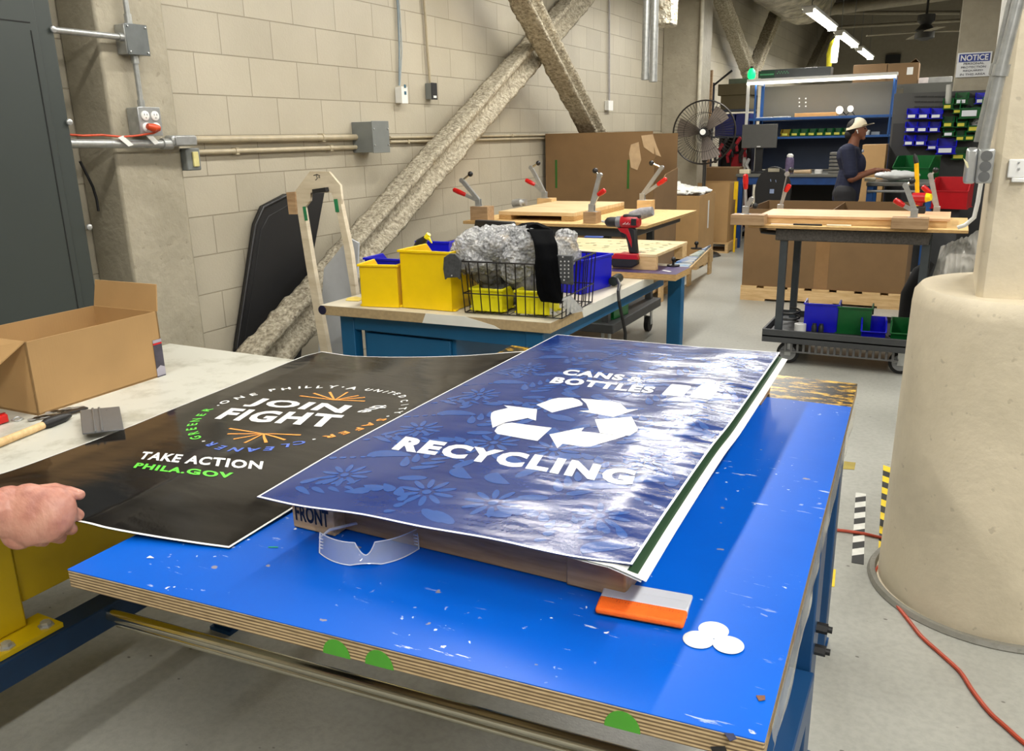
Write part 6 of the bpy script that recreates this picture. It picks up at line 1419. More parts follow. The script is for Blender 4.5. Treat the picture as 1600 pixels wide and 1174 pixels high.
part('pole', G().cyl((mp.x, mp.y, .03), (mp.x, mp.y, mp.z - .05), .022), mat('fan_pole', (96, 96, 96), .3, .8), t, world=True); part('base', G().cyl((mp.x, mp.y, 0), (mp.x, mp.y, .035), .26, .22), black, t, world=True); part('yoke', G().bb(mp.x - .03, mp.x + .03, mp.y - .03, mp.y + .03, mp.z - .35, mp.z - .05), black, t, world=True)
p = PY(1106, 150, 11.0)
single('timber_board', G().bb(PY(1097, 150, 12.2).x, PY(1112, 150, 12.2).x, 12.2, 12.24, 0, PY(1105, 110, 12.2).z), wood_d, 'tall old timber board standing behind the fan', 'board')
# stacked brown boxes, blue storage and red things behind the fan
Yq = 12.6; P_ = lambda x, y: PY(x, y, Yq)
def bxp(name, px0, py0, px1, py1, y, d_, m, label, cat='box', bev=.004, group=None):
    a, b_ = PY(px0, py0, y), PY(px1, py1, y); return single(name, G().bb(a.x, b_.x, y, y + d_, b_.z, a.z), m, label, cat, group, bev=bev)
rk = mat('rack_steel', (60, 66, 80), .5, .2)
t = thing('storage_rack', 'steel storage rack behind the fan holding boxes and blue totes', 'rack', (P_(1145, 200).x, Yq, 0))
ra, rb_ = P_(1112, 200).x, P_(1166, 200).x
z1_, z2_ = P_(1145, 171).z, P_(1145, 208).z
for x in (ra, rb_): 
    for y in (Yq - .02, Yq + .55): part('upright', G().bb(x - .02, x + .02, y, y + .03, 0, P_(1145, 128).z), white_p if x == rb_ and y < Yq else rk, t, world=True)
for z in (.15, z2_ - .04, z1_ - .0): part('shelf', G().bb(ra - .02, rb_ + .02, Yq + .011, Yq + .549, z - .025, z), rk, t, world=True)
part('added_dark_backing', G().bb(ra - .02, rb_ + .02, Yq + .585, Yq + .6, 0, z2_), black, t, world=True)  # black sheet added so the gaps between the hanging tools stay dark
brn = m_card('dark_brown_card', (84, 74, 46))
def onsh(px0, px1, z, h_, y, d_, m, label, cat, name): a, b_ = PY(px0, 200, y).x, PY(px1, 200, y).x; return single(name, G().bb(a, b_, y, y + d_, z + .001, z + .001 + h_), m, label, cat, bev=.006)
hA = P_(1145, 149).z - z1_
onsh(1124, 1167, z1_, hA, Yq + .03, .45, brn, 'lower of the stacked dark brown boxes on the rack', 'box', 'cardboard_box'); onsh(1119, 1170, z1_ + hA + .001, P_(1145, 131).z - P_(1145, 149).z, Yq + .02, .48, brn, 'upper of the stacked dark brown boxes on the rack', 'box', 'cardboard_box')
onsh(1135, 1166, z1_ + P_(1145, 131).z - z1_ + .002, .07, Yq + .1, .3, mat('grey_green_case', (84, 90, 76), .6), 'flat grey green case on top of the brown boxes', 'case', 'flat_case')
navy_t = mat('navy_tote', (16, 24, 92), .45, 0, .1)
onsh(1117, 1147, z2_ - .04, z1_ - z2_ - .02, Yq + .03, .45, navy_t, 'navy blue storage tote on the rack behind the fan blades', 'tote', 'storage_tote'); onsh(1149, 1171, z2_ - .04, z1_ - z2_ - .02, Yq + .03, .45, navy_t, 'navy blue storage tote on the rack, right one beside the monitor', 'tote', 'storage_tote')
rr = random.Random(9); redm = mat('dark_red_tool', (150, 16, 34), .4, 0, .2)
onsh(1145, 1160, .15, z2_ - .45, Yq + .05, .4, mat('red_tool_case', (150, 10, 26), .4), 'dark red tool case on the lower rack shelf', 'case', 'tool_case')
for k in range(9):
    x = P_(1118 + 6.5 * k, 240).x; z = z2_ - .32 + .08 * (k % 3)
    t_ = 'red and black hand tool hanging on the rack below the navy totes'
    single('hand_tool', G().bar(V(x, Yq - .04, z), V(x + .06, Yq - .04, z + .1), .05, .05).bar(V(x, Yq - .04, z), V(x + .02, Yq - .04, z - .1), .04, .04), redm if k % 2 else black, ('red' if k % 2 else 'black') + ' hand tool hanging on the rack below the navy totes', 'tool', ('red' if k % 2 else 'black') + ' hand tools hanging on the rack', bev=.008)
single('dark_pipe', G().tube([V(PY(1111, 140, 12.4).x, 12.4, 0), PY(1111, 138, 12.4), PY(1112, 136, 12.4), PY(1144, 110, 12.4)], .015, 8), black, 'thin black rod leaning above the brown boxes', 'rod')
big = bxp('cardboard_box', 1100, 262, 1149, 320, 11.98, .4, card_d, 'brown box low behind the fan stand'); 

# ------------------------------------------------------------------ blue shelving workstation
YS = 12.6; S_ = lambda x, y, yy=YS: PY(x, y, yy)
xl, xr_ = S_(1178, 200).x, S_(1388, 200).x
t = thing('shelving_workstation', 'blue shelving workstation with a light strip along its top', 'shelving', ((xl + xr_) / 2, YS, 0))
ztop = S_(1280, 123).z
za = S_(1280, 182).z; zb2 = S_(1260, 213).z; zd = S_(1280, 272, 11.6).z
D_ = .45
for x in (xl, xr_):
    part('upright', G().bb(x - .02, x + .02, YS + D_, YS + D_ + .05, 0, ztop), shelf_blue, t, world=True)
    part('canopy_arm', G().bar((x, YS + D_, ztop - .02), (x, YS - .02, ztop - .02), .03, .04), mat('pale_arm', (176, 184, 194), .4), t, world=True)
    part('front_post', G().bar((x, YS - .0, zb2), (x + (.02 if x > xl else 0), YS - .02, ztop - .03), .022, .022, (1, 0, 0)), shelf_blue, t, world=True)
part('light_housing', G().bb(xl - .12, xr_ + .05, YS - .06, YS + .1, ztop - .005, ztop + .035), white_p, t, world=True)
part('light_strip', G().bb(xl - .12, xr_ + .04, YS - .065, YS - .03, ztop - .04, ztop - .006), emis('led_strip', (255, 252, 236), 3.0), t, 'lit white strip', world=True)
shl = bpy.data.lights.new('strip_glow', 'AREA'); shl.shape = 'RECTANGLE'; shl.size = xr_ - xl; shl.size_y = .04; shl.energy = 5; shl.color = (1, .96, .88)
so = bpy.data.objects.new('strip_glow', shl); COL.objects.link(so); so.parent = t; so.location = (0, -.045, ztop - .045)
part('upper_shelf', G().bb(xl - .08, xr_ + .01, YS + .0, YS + D_, za - .035, za), shelf_blue, t, world=True, bev=.003)
part('lower_shelf', G().bb(xl, xr_ + .01, YS + .02, YS + D_, zb2 - .03, zb2), shelf_blue, t, world=True, bev=.003)
part('upper_back_panel', G().bb(xl + .02, xr_ - .02, YS + D_ + .051, YS + D_ + .06, za, ztop - .05), mat('taupe_panel', (110, 106, 94), .5, 0, .05, 3), t, world=True)
part('lower_back_panel', G().bb(xl + .02, xr_ - .02, YS + D_ + .04, YS + D_ + .05, zd, za - .036), mat('deep_navy_panel', (12, 34, 62), .5, 0, .1, 3), t, world=True)
g = G()
for i in range(2):
    for j in range(3): q_ = S_(1249 + 10 * i, 154 + 6 * j, YS + D_ + .05); g.box(V(q_.x, YS + D_ + .0505, q_.z), (.02, .002, .02))
part('panel_clips', g, white_p, t, world=True)
Yd = 11.75; dz0 = S_(1280, 272, Yd).z
part('desk_top', G().bb(S_(1150, 270, Yd).x, S_(1385, 270, Yd).x, Yd, YS + D_ - .01, dz0 - .04, dz0), mat('grey_desk_top', (104, 104, 98), .4, 0, .05), t, world=True, bev=.004)
part('desk_apron', G().bb(S_(1152, 270, Yd).x, S_(1383, 270, Yd).x, Yd + .02, Yd + .05, dz0 - .14, dz0 - .041), mat('apron_blue', (22, 62, 120), .4), t, world=True)
for x in (S_(1156, 270, Yd).x, S_(1380, 270, Yd).x): part('desk_leg', G().bb(x - .04, x + .04, Yd + .02, Yd + .08, 0, dz0 - .141), mat('apron_blue', (22, 62, 120), .4), t, world=True)
part('under_desk_shade_sheet', G().bb(S_(1158, 270, Yd).x, S_(1378, 270, Yd).x, YS + .3, YS + .32, 0, dz0 - .045), mat('under_desk_shade_black', (20, 20, 22), .6), t, world=True)  # black sheet added to stand for the shade under the desk
# things on the shelves
def on(px0, px1, z, h_, y, d_, m, label, cat, name, bev=.004): a, b_ = PY(px0, 200, y).x, PY(px1, 200, y).x; return single(name, G().bb(a, b_, y, y + d_, z + .001, z + .001 + h_), m, label, cat, bev=bev)
cs = on(1184, 1291, ztop + .036, .115, YS, .25, mat('grey_green_carton', (58, 62, 62), .4, 0, .1), 'long dark grey carton with a green end on top of the blue shelving', 'box', 'long_carton')
M_ = ROOT[cs.name]
a, b_ = S_(1185, 117, YS - .003), S_(1211, 110, YS - .003)
part('green_print', G().bb(a.x, b_.x, YS - .003, YS - .001, ztop + .045, ztop + .14), mat('dark_green_print2', (16, 68, 42), .4), cs, world=True)
g = G()
for k in range(14): x = a.x + (b_.x - a.x) * (.1 + .06 * k); g.bb(x, x + .012, YS - .0045, YS - .0032, ztop + .08, ztop + .10)
for k in range(9): x = S_(1214 + 2.1 * k, 114, YS).x; g.bb(x, x + .012, YS - .002, YS - .0008, ztop + .09 + .02 * (k % 2), ztop + .105 + .02 * (k % 2))
part('printed_words', g, mat('dull_green_ink', (70, 150, 100), .4), cs, world=True)
t = thing('signal_lamp', 'glowing green round signal lamp at the left end of the light strip', 'lamp', tuple(V(S_(1174, 112).x, YS - .05, ztop + .04)))
gp = V(S_(1174, 112).x, YS + .02, ztop + .036)
part('globe', G().lathe([(.03, 0), (.052, .03), (.056, .07), (.045, .12), (.02, .15)], gp, 24), emis('green_glow', (10, 220, 110), 1.6), t, world=True); part('cap', G().cyl(gp + V(0, 0, .148), gp + V(0, 0, .175), .022), black, t, world=True)
for (a_, b2_, h_, m_, lb, ct, nm) in ((1180, 1203, .012, white_p, 'white sheets of paper at the left of the upper blue shelf', 'paper', 'paper_sheets'), (1207, 1230, .016, mat('pale_card', (222, 220, 206), .5), 'pale booklet on the upper blue shelf', 'booklet', 'booklet'), (1240, 1305, .05, mat('orange_card', (238, 178, 106), .5, 0, .06), 'long orange tan carton on the upper blue shelf', 'box', 'flat_carton')):
    on(a_, b2_, za, h_, YS + .05, .25, m_, lb, ct, nm)
t = thing('desk_lamp', 'clip lamp with two round white shades on the upper blue shelf', 'lamp', tuple(V(S_(1320, 175).x, YS + .1, za)))
for (x, y, r_) in ((1312, 172, .055), (1329, 170, .045)): 
    c_ = S_(x, y, YS + .06); d_ = unit((-.35, -.9, -.1)); part('shade', G().lathe([(r_ * .4, -.06), (r_ * .7, -.03), (r_, 0)], c_, 20, d_), black, t, world=True); part('lens', G().cyl(c_ + d_ * .001, c_ + d_ * .006, r_ * .95), emis('lamp_lens', (255, 246, 226), 1.3), t, world=True)
part('arm', G().tube([S_(1316, 174, YS + .09), S_(1322, 180, YS + .11), S_(1330, 173, YS + .09), S_(1336, 181, YS + .1)], .008, 8), black, t, world=True)
# green and yellow small bins in a row
for k in range(8):
    x0_ = 1221 + 13.3 * k if k else 1219.5
    if x0_ > 1325: break
    q_ = S_(x0_ + 6.5, 205); o = nbin(V(q_.x, YS + .13, zb2 + .001), 0, .115, .18, .1, (mat('mustard_bin', (150, 130, 10), .4) if k == 0 else grn_bin), ('mustard yellow bin, first in the row on the lower blue shelf' if k == 0 else 'small dark green bin with a yellow label in the row on the lower blue shelf'), 'small green bins on the lower blue shelf' if k else None)
    part('label_card', G().box((0, -.105, .028), (.07, .003, .03)), mat('yellow_label', (222, 220, 90), .5), (ROOT.__setitem__(o.name, Matrix.Identity(4)), o)[1])
q_ = S_(1354, 207); single('white_cup', G().lathe([(.03, 0), (.035, .06), (.03, .065)], (q_.x, YS + .1, zb2 + .001), 18), white_p, 'white cup on the lower blue shelf beyond the face of the worker', 'cup')
q_ = S_(1367, 207); single('clear_box', G().box((q_.x, YS + .1, zb2 + .022), (.1, .08, .04)), mat('grey_clear', (150, 160, 170), .3), 'small grey clear box right of the white cup', 'box')
# monitor
t = thing('monitor', 'grey back of a flat monitor on the desk left of the blue shelving', 'monitor', tuple(V(S_(1186, 262, 12.0).x, 12.0, dz0)))
m0, m1 = PY(1160, 195, 11.95), PY(1213, 231, 11.95)
part('screen', G().bb(m0.x, m1.x, 11.95, 11.985, m1.z, m0.z), mat('monitor_grey', (92, 92, 90), .35, .2, .04), t, world=True, bev=.006)
part('maker_badge', G().box(((m0.x + m1.x) / 2, 11.9485, m1.z + .02), (.05, .002, .012)), white_p, t, world=True)
part('stand', G().bb((m0.x + m1.x) / 2 - .05, (m0.x + m1.x) / 2 + .05, 11.99, 12.03, dz0 + .02, m1.z + .1), black, t, world=True); part('foot', G().bb((m0.x + m1.x) / 2 - .15, (m0.x + m1.x) / 2 + .15, 11.9, 12.1, dz0 + .001, dz0 + .02), black, t, world=True, bev=.005)
def ondesk(px_, y): return V(PY(px_, 268, y).x, y, dz0 + .001)
q_ = ondesk(1166, 11.85); single('small_gadget', G().tube([q_ + V(0, 0, .0), q_ + V(.03, 0, .06), q_ + V(-.01, 0, .12), q_ + V(.03, 0, .2)], [.03, .015, .03, .02], 10), steel, 'shiny metal gadget left of the monitor stand', 'tool')
q_ = ondesk(1164, 11.8); single('tape_roll', G().box(q_ + V(0, 0, .03), (.14, .1, .06)), mat('cream_box', (216, 206, 178), .5), 'cream block on the left end of the desk', 'box', bev=.01)
t = thing('water_bottle', 'purple grey transparent water bottle with a white lid on the desk', 'bottle', tuple(ondesk(1233, 11.4)))
wb = PY(1233, 264, 10.9); q_ = ondesk(1233, 11.85); hb = .27
part('body', G().lathe([(.05, 0), (.056, .02), (.056, .17), (.05, .2), (.04, .215)], q_, 24), mat('purple_bottle', (112, 100, 132), .15, 0, .15, 20, alpha=.85), t, world=True); part('lid', G().lathe([(.042, .215), (.042, .24), (.02, .26)], q_, 20), white_p, t, world=True)
q_ = ondesk(1255, 11.85); single('tan_glove', G().tube([q_ + V(-.12, 0, .02), q_ + V(0, .02, .022), q_ + V(.1, 0, .025)], [.02, .025, .03], 10), mat('tan_cloth', (196, 170, 136), .8), 'tan work glove lying on the desk right of the bottle', 'glove')
q_ = ondesk(1279, 11.85); single('white_cup', G().lathe([(.05, 0), (.052, .05), (.045, .052)], q_, 20), white_p, 'low white cup on the desk left of the stacked trays', 'cup')
for k in range(6):
    q_ = ondesk(1303, 11.85); single('parts_tray', G().bb(q_.x - .07, q_.x + .06 + .004 * (k % 2), q_.y, q_.y + .2, q_.z + .047 * k, q_.z + .047 * k + .035), mat('grey_tray', (112, 110, 104), .5, 0, .1), ('grey tray in the stack of parts trays on the desk'), 'tray', 'stack of grey parts trays beside the worker', bev=.006)
q_ = ondesk(1222, 11.9); single('white_bowl', G().lathe([(.03, 0), (.075, .035), (.07, .035), (.028, .005)], q_, 24), white_p, 'white bowl behind the black chair back', 'bowl')
# black chair
Yh = 10.4; H_ = lambda x, y: PY(x, y, Yh)
t = thing('office_chair', 'black plastic chair back with an oblong hand hole', 'chair', (H_(1208, 300).x, Yh, 0))
cpt = H_(1208, 290); R1 = abs(H_(1237, 290).x - cpt.x)
out = [cpt + V(R1 * math.cos(a), 0, R1 * 1.0 * math.sin(a)) for a in [PI * k / 16 for k in range(17)]] 
zt_ = H_(1208, 260).z; out = [V(cpt.x + R1 * 1.0 * math.cos(a), Yh, H_(1208, 300).z + (zt_ - H_(1208, 300).z) * math.sin(a)) for a in [PI * k / 18 for k in range(19)]]
out += [V(cpt.x - R1 * .9, Yh, .52), V(cpt.x + R1 * .9, Yh, .52)]
part('backrest', G().prism(out, (0, .03, 0)), mat('black_chair_plastic', (14, 14, 15), .5), t, world=True, bev=.008)
hc_ = H_(1209, 266); part('hand_hole_trim', G().box(hc_ - V(0, .001, 0), (.13, .004, .04)), mat('pale_hole', (140, 134, 116), .6), t, 'opening showing the pale desk behind', world=True, bev=.0015)
g = G()
for (x, y) in ((1204, 280), (1212, 281)): q_ = H_(x, y) - V(0, .001, 0); g.bar(q_, q_ + V(.006, 0, -.03), .006, .002, up=(0, 1, 0))
q_ = H_(1206, 299); g.box(q_ - V(0, .001, 0), (.05, .002, .05)); part('label_marks', g, mat('pale_blue_label', (130, 146, 180), .5), t, world=True)
part('seat', G().bb(cpt.x - .24, cpt.x + .24, Yh + .03, Yh + .5, .44, .5), black, t, world=True, bev=.02); part('column', G().cyl((cpt.x, Yh + .27, .08), (cpt.x, Yh + .27, .44), .03), black, t, world=True)
for k in range(5): a = 2 * PI * k / 5; e_ = V(cpt.x + .28 * math.cos(a), Yh + .27 + .28 * math.sin(a), .07); part('foot', G().bar((cpt.x, Yh + .27, .09), e_, .05, .03).ball(e_ - V(0, 0, .035), .034, 12), black, t, world=True)
# gaylord box and yellow post near the chair
single('yellow_post', G().bb(PY(1147, 290, 11.3).x, PY(1153, 290, 11.3).x, 11.3, 11.33, PY(1150, 312, 11.3).z, PY(1150, 284, 11.3).z).bb(PY(1150, 290, 11.3).x, PY(1153, 290, 11.3).x, 11.31, 11.33, 0, PY(1150, 312, 11.3).z), mat('yellow_sign', (226, 184, 20), .4), 'narrow yellow post beside the desk leg', 'post')

# ------------------------------------------------------------------ wall of bins on the right
YW = 10.9
wx0, wx1 = PY(1392, 200, YW).x, xn1 + .5
dkw = mat('charcoal_panel', (70, 70, 68), .5, 0, .06, 2)
t = thing('bin_rack', 'dark charcoal louvred bin rack below the notice sign', 'rack', ((wx0 + wx1) / 2, YW, 0))
ztr = PY(1480, 143, YW).z
part('panel', G().bb(wx0, wx1, YW, YW + .04, 0, ztr), dkw, t, world=True)
g = G(); 
for j in range(4):
    for k in range(11):
        a = PY(1429 + k * 10.6, 150 + 8 * j, YW - .002)
        if a.x < wx1 - .08 and not (k > 5 and j > 0): g.bb(a.x, a.x + .06, YW - .012, YW - .001, a.z - .012, a.z)
part('louvres', g, mat('louvre_dark', (44, 44, 42), .5), t, world=True)
part('lower_panel', G().bb(wx0 + .02, wx1, YW - .004, YW, 0, PY(1440, 192, YW).z), mat('dark_lower_panel', (46, 46, 46), .55, 0, .06, 3), t, world=True)
k4_ = lambda x, y: (1400 + x / 9.78, 130 + y / 9.78)
lab_w = mat('bin_label_white', (224, 228, 236), .5, 0, 0); lab_y = mat('bin_label_yellow', (206, 198, 60), .5, 0, 0)
def hung_bin(px0, px1, pyb, w, h_, d_, m, lm, label, group=None):
    a, b_ = PY(*k4_(px0, pyb), YW - d_), PY(*k4_(px1, pyb), YW - d_); w = b_.x - a.x
    o = nbin(V((a.x + b_.x) / 2, YW - d_ / 2 - .012, a.z), 0, w, d_, h_, m, label, group)
    ROOT[o.name] = Matrix.Identity(4)
    part('label_card', G().box((-w * .06, -d_ / 2 - .0055 + .012 * 0, h_ * .25), (w * .7, .003, h_ * .28)), lm, o); return o
rows = [(530, ((165, 320), (335, 500), (525, 700))), (735, ((140, 310), (320, 480), (500, 660))), (940, ((120, 270), (290, 455)))]
for j, (yb3, xs3) in enumerate(rows):
    for i, (a, b_) in enumerate(xs3):
        hung_bin(a, b_, yb3 + 18, 0, .115, .16, blu_bin, lab_w, '%s blue bin in the %s row of small blue bins on the charcoal rack' % (('left', 'middle', 'right')[i] if j < 2 else ('left', 'right')[i], ('top', 'second', 'third')[j]), 'small blue bins on the rack')
hung_bin(475, 630, 1020, 0, .1, .14, blu_bin, lab_w, 'small blue bin set lower, between the third row and the large blue bin'); hung_bin(615, 900, 1090, 0, .17, .24, blu_bin, lab_w, 'large blue bin at the bottom middle of the charcoal rack')
hung_bin(1210, 1400, 320, 0, .12, .16, blu_bin, lab_w, 'blue bin at the upper right of the charcoal rack, by the conduits')
for (a, b_, yb3, h_, lm, lb) in ((715, 860, 405, .12, lab_y, 'dark green bin with a clear tube standing in it, upper left of the green bins'), (905, 1090, 330, .13, lab_w, 'green bin with a white label at the top of the green bins'), (870, 1000, 470, .10, lab_y, 'small dark green bin left of the large green bin'), (965, 1290, 545, .22, lab_w, 'large green bin holding metal parts on the charcoal rack'),
                               (715, 870, 680, .12, lab_y, 'dark green bin left of the pair in the middle green row'), (920, 1070, 680, .12, lab_y, 'dark green bin in the centre of the middle green row'), (1090, 1270, 750, .14, lab_y, 'green bin with crumpled clear film, right side'), (720, 880, 820, .11, lab_w, 'dark green bin with a white label, lower left of the green bins'), (910, 1050, 885, .11, lab_y, 'dark green bin in the lower green row, left of two'), (1050, 1200, 880, .11, lab_y, 'dark green bin in the lower green row, right of two'), (850, 1060, 1170, .13, lab_y, 'green bin at the bottom, right of the large blue bin')):
    hung_bin(a, b_, yb3, 0, h_, .17 if h_ < .2 else .25, grn_bin, lm, lb)
q_ = PY(*k4_(785, 340), YW - .1); single('clear_tube', G().tube([q_, q_ + V(0, 0, .1), q_ + V(-.01, 0, .22)], [.035, .032, .026], 12), m_glass('cloudy_tube', (214, 214, 206), .2, .6), 'cloudy clear tube standing in a dark green bin', 'tube')
single('metal_parts', G().ball(PY(*k4_(1090, 420), YW - .18), (.05, .04, .05), 12).ball(PY(*k4_(1110, 380), YW - .16), (.03, .03, .03), 10), black, 'dark metal parts heaped in the large green bin', 'parts')
crumple('plastic_bag', [(PY(*k4_(1225, 640), YW - .12), (.05, .05, .07))], 'crumpled clear film in a green bin by the conduits', amp=.02, seed=6, cat='bag')
# grey table, bag, bins beyond the worker
YT = 9.75; T_ = lambda x, y, yy=YT: PY(x, y, yy)
tz = T_(1400, 283).z
t = thing('grey_work_table', 'grey topped table with blue legs in front of the worker', 'table', (T_(1420, 285).x, YT, 0))
part('table_top', G().bb(T_(1357, 285).x, T_(1462, 285).x, YT - .25, YT + .35, tz - .04, tz), mat('grey_table_top', (112, 112, 108), .35, .1, .05), t, world=True, bev=.008)
part('rail', G().tube([V(T_(1360, 285).x, YT - .24, tz - .09), V(T_(1440, 285).x, YT - .24, tz - .09)], .014, 10), steel, t, world=True)
for x in (1363, 1455):
    for dy in (-.2, .3): part('leg', G().bb(T_(x, 285).x - .03, T_(x, 285).x + .03, YT + dy - .02, YT + dy + .02, 0, tz - .041), shelf_blue, t, world=True)
crumple('white_bag', [(V(T_(1401, 280).x, YT - .02, tz + .062), (.21, .14, .045)), (V(T_(1387, 280).x, YT - .04, tz + .065), (.12, .1, .04))], 'white plastic bag under the hands of the worker', mat('white_bag_film', (224, 226, 226), .3, 0, .05, bump=.4, bs=30), amp=.02, seed=5, cat='bag', fr_=7)
single('tape_gun', G().cyl(V(T_(1353, 277).x, YT - .12, tz + .022), V(T_(1370, 277).x, YT - .12, tz + .022), .02, seg=14), mat('cream_handle', (222, 216, 190), .4), 'cream cylindrical handle lying on the grey table', 'tool')
single('cardboard_box', G().bb(PY(1345, 260, 10.6).x, PY(1382, 260, 10.6).x, 10.6, 10.95, .3, PY(1365, 226, 10.6).z), m_card('light_cardboard', (186, 148, 98)), 'plain brown box standing behind the hands of the worker', 'box', bev=.003)
single('crate', G().bb(PY(1345, 260, 10.6).x, PY(1382, 260, 10.6).x, 10.6, 10.95, 0, .299), mat('grey_crate', (70, 72, 76), .5), 'grey crate under the plain brown box', 'crate', bev=.006)
nbin(V(PY(1430, 280, 10.5).x, 10.45, PY(1430, 278, 10.5).z), -.3, .38, .34, .24, grn_bin, 'large green bin on the floor stand left of the red bin'); single('bin_stand', G().bb(PY(1412, 280, 10.5).x, PY(1450, 280, 10.5).x, 10.3, 10.62, 0, PY(1430, 278, 10.5).z - .001), cart_g, 'dark stand under the large green bin', 'stand')
zr = PY(1470, 325, 9.6).z
nbin(V(PY(1486, 322, 9.6).x, 9.62, zr), -.15, .32, .34, .30, red_bin, 'large red bin behind the right cart', front=.6); single('bin_stand', G().bb(PY(1463, 322, 9.6).x, PY(1500, 322, 9.6).x, 9.6, 9.92, 0, zr - .001), cart_g, 'dark stand under the large red bin', 'stand')
# clear wrap draped at the right behind the column base
def drape():
    g = G()
    def f(u, v): 
        p = PY(1440 + 95 * u + 30 * (1 - v) * (1 - u), 385 - 25 * u + (1 - v) * 0 + 110 * v, 6.75 - .12 * u); n = noise.noise(V(u * 4, v * 3, 2)) * .06 + abs(noise.noise(V(u * 9, v * 6, 5))) * .04; return p + V(0, n, n * .4)
    g.grid(f, 50, 50); m = m_glass('clear_wrap', (206, 204, 196), .2, .62)
    t = thing('stretch_wrapped_bundle', 'bundle covered in clear wrinkled stretch wrap behind the round column base', 'bundle', tuple(PY(1480, 500, 6.85)))
    part('wrap', g, m, t, world=True, weld=False)
    a, b_ = PY(1450, 400, 6.9), PY(1520, 500, 6.9)
    part('contents', G().bb(a.x + .12, a.x + .7, 6.92, 7.5, .02, a.z - .05), mat('pale_bundle', (150, 146, 136), .6, 0, .2, 8), t, world=True, bev=.03)
drape()
single('black_bag', G().tube([PY(1424, 500, 6.6), PY(1426, 460, 6.62), PY(1440, 425, 6.64), PY(1455, 410, 6.66)], [.09, .08, .06, .03], 12), mat('black_cloth', (18, 18, 20), .8, 0, .1), 'black cloth bag slumped between the right cart and the column base', 'bag')
single('white_cable', G().tube([V(PY(1545, 100, 4.2).x, 4.2, 4.99), PY(1545, 200, 4.2), PY(1532, 290, 4.2), PY(1528, 315, 4.2), PY(1522, 340, 4.2), PY(1508, 352, 4.2), PY(1496, 356, 4.2)], .009, 8), white_p, 'thick white hose behind the square column shaft', 'hose')
# far boxes on top of the partition
YP = 13.6; zpt = PY(1420, 131, YP).z
t = thing('grey_partition', 'tall grey partition panel right of the blue shelving', 'partition', (PY(1440, 200, YP).x, YP, 0))
part('panel', G().bb(xr_ + .08, 1.2, YP, YP + .06, 0, zpt), mat('grey_partition_paint', (92, 92, 86), .5, 0, .06, 2), t, world=True); part('ledge', G().bb(xr_ - .5, 1.2, YP + .06, YP + .6, zpt - .04, zpt), mat('grey_partition_paint', (92, 92, 86), .5, 0, .06, 2), t, world=True); part('post', G().bb(xr_ - .5, xr_ - .44, YP + .2, YP + .3, 0, zpt - .041), greybox, t, world=True)
a, b_ = PY(1386, 100, YP + .1), PY(1433, 131, YP + .1)
t = thing('cardboard_box', 'brown cardboard box with a label on top of the partition', 'box', ((a.x + b_.x) / 2, YP + .3, zpt))
part('carton', G().bb(a.x, b_.x, YP + .1, YP + .5, zpt + .001, a.z), card_d, t, world=True, bev=.004); part('flap', G().prism([V(b_.x - .12, YP + .1, a.z), V(b_.x - .05, YP + .1, a.z + .05), V(b_.x, YP + .1, a.z - .001), V(b_.x - .02, YP + .4, a.z)], (0, .004, .004)), card_d, t, world=True)
part('shipping_label', G().bb(b_.x - .15, b_.x - .07, YP + .098, YP + .0995, a.z - .16, a.z - .06), white_p, t, world=True)
a, b_ = PY(1334, 102, YP + .1), PY(1385, 131, YP + .1); single('cardboard_box', G().bb(a.x, b_.x, YP + .1, YP + .5, zpt + .001, a.z), card_d, 'darker brown box beside the labelled one, above the light strip', 'box', bev=.004)
a, b_ = PY(1436, 122, YP + .1), PY(1450, 131, YP + .1); single('white_packet', G().bb(a.x, b_.x, YP + .08, YP + .3, zpt + .001, a.z), mat('pinkish_white', (216, 206, 204), .5), 'small pinkish white packet on the partition', 'packet', bev=.004)
a, b_ = PY(1451, 121, YP + .1), PY(1487, 131, YP + .1); single('flat_stack', G().bb(a.x, b_.x, YP + .08, YP + .3, zpt + .001, a.z), mat('grey_stack', (150, 150, 146), .5), 'flat grey stack on the partition left of the notice column', 'stack', bev=.004)
# yellow tag string light and small white tag hanging off the lights
a = PY(1303, 62, 12.4)
single('yellow_hose', G().tube([PY(1311, 58, 15.65), PY(1302, 68, 15.65), PY(1297, 85, 15.65), PY(1295, 105, 15.65)], [.03, .06, .06, .04], 10), mat('yellow_hose_cover', (206, 196, 40), .5), 'yellow sleeve hanging from the strip light', 'hose')
single('white_hanging_lamp', G().tube([PY(1309, 57, 15.6), PY(1305, 75, 15.6), PY(1303, 98, 15.6)], [.03, .06, .05], 12), emis('small_lamp', (255, 252, 240), 2.5), 'small white glowing drop lamp under the strip lights', 'lamp')
# ceiling pipes and fan at the far end
pm = mat('ceiling_pipe', (134, 126, 108), .5)
for (p_, q2_, yy, r_, lb) in (((1180, 30), (1500, -12), 18, .11, 'thick pale pipe under the far ceiling'), ((1300, 43), (1500, 32), 19, .03, 'thin pale sprinkler pipe under the far ceiling'), ((1310, 20), (1500, 20), 20, .04, 'dark pipe behind the thick one under the far ceiling')):
    single('ceiling_pipe', G().cyl(PY(*p_, yy), PY(*q2_, yy), r_, seg=14), pm, lb, 'pipe')
single('roof_beam', G().bb(-3.5, 6, 21, 21.25, 4.3, 4.75), mat('dark_beam', (58, 52, 44), .7), 'dark steel roof beam across the far end', 'beam')
for k in range(5): single('roof_joist', G().bb(-3.5, 6, 12 + k * 2.1, 12.12 + k * 2.1, 4.72, 4.99), mat('dark_beam', (58, 52, 44), .7), 'dark steel joist under the roof deck', 'beam', 'dark joists under the roof deck')
t = thing('ceiling_fan', 'dark ceiling fan with slim blades far off under the roof', 'fan', tuple(PY(1445, 50, 17)))
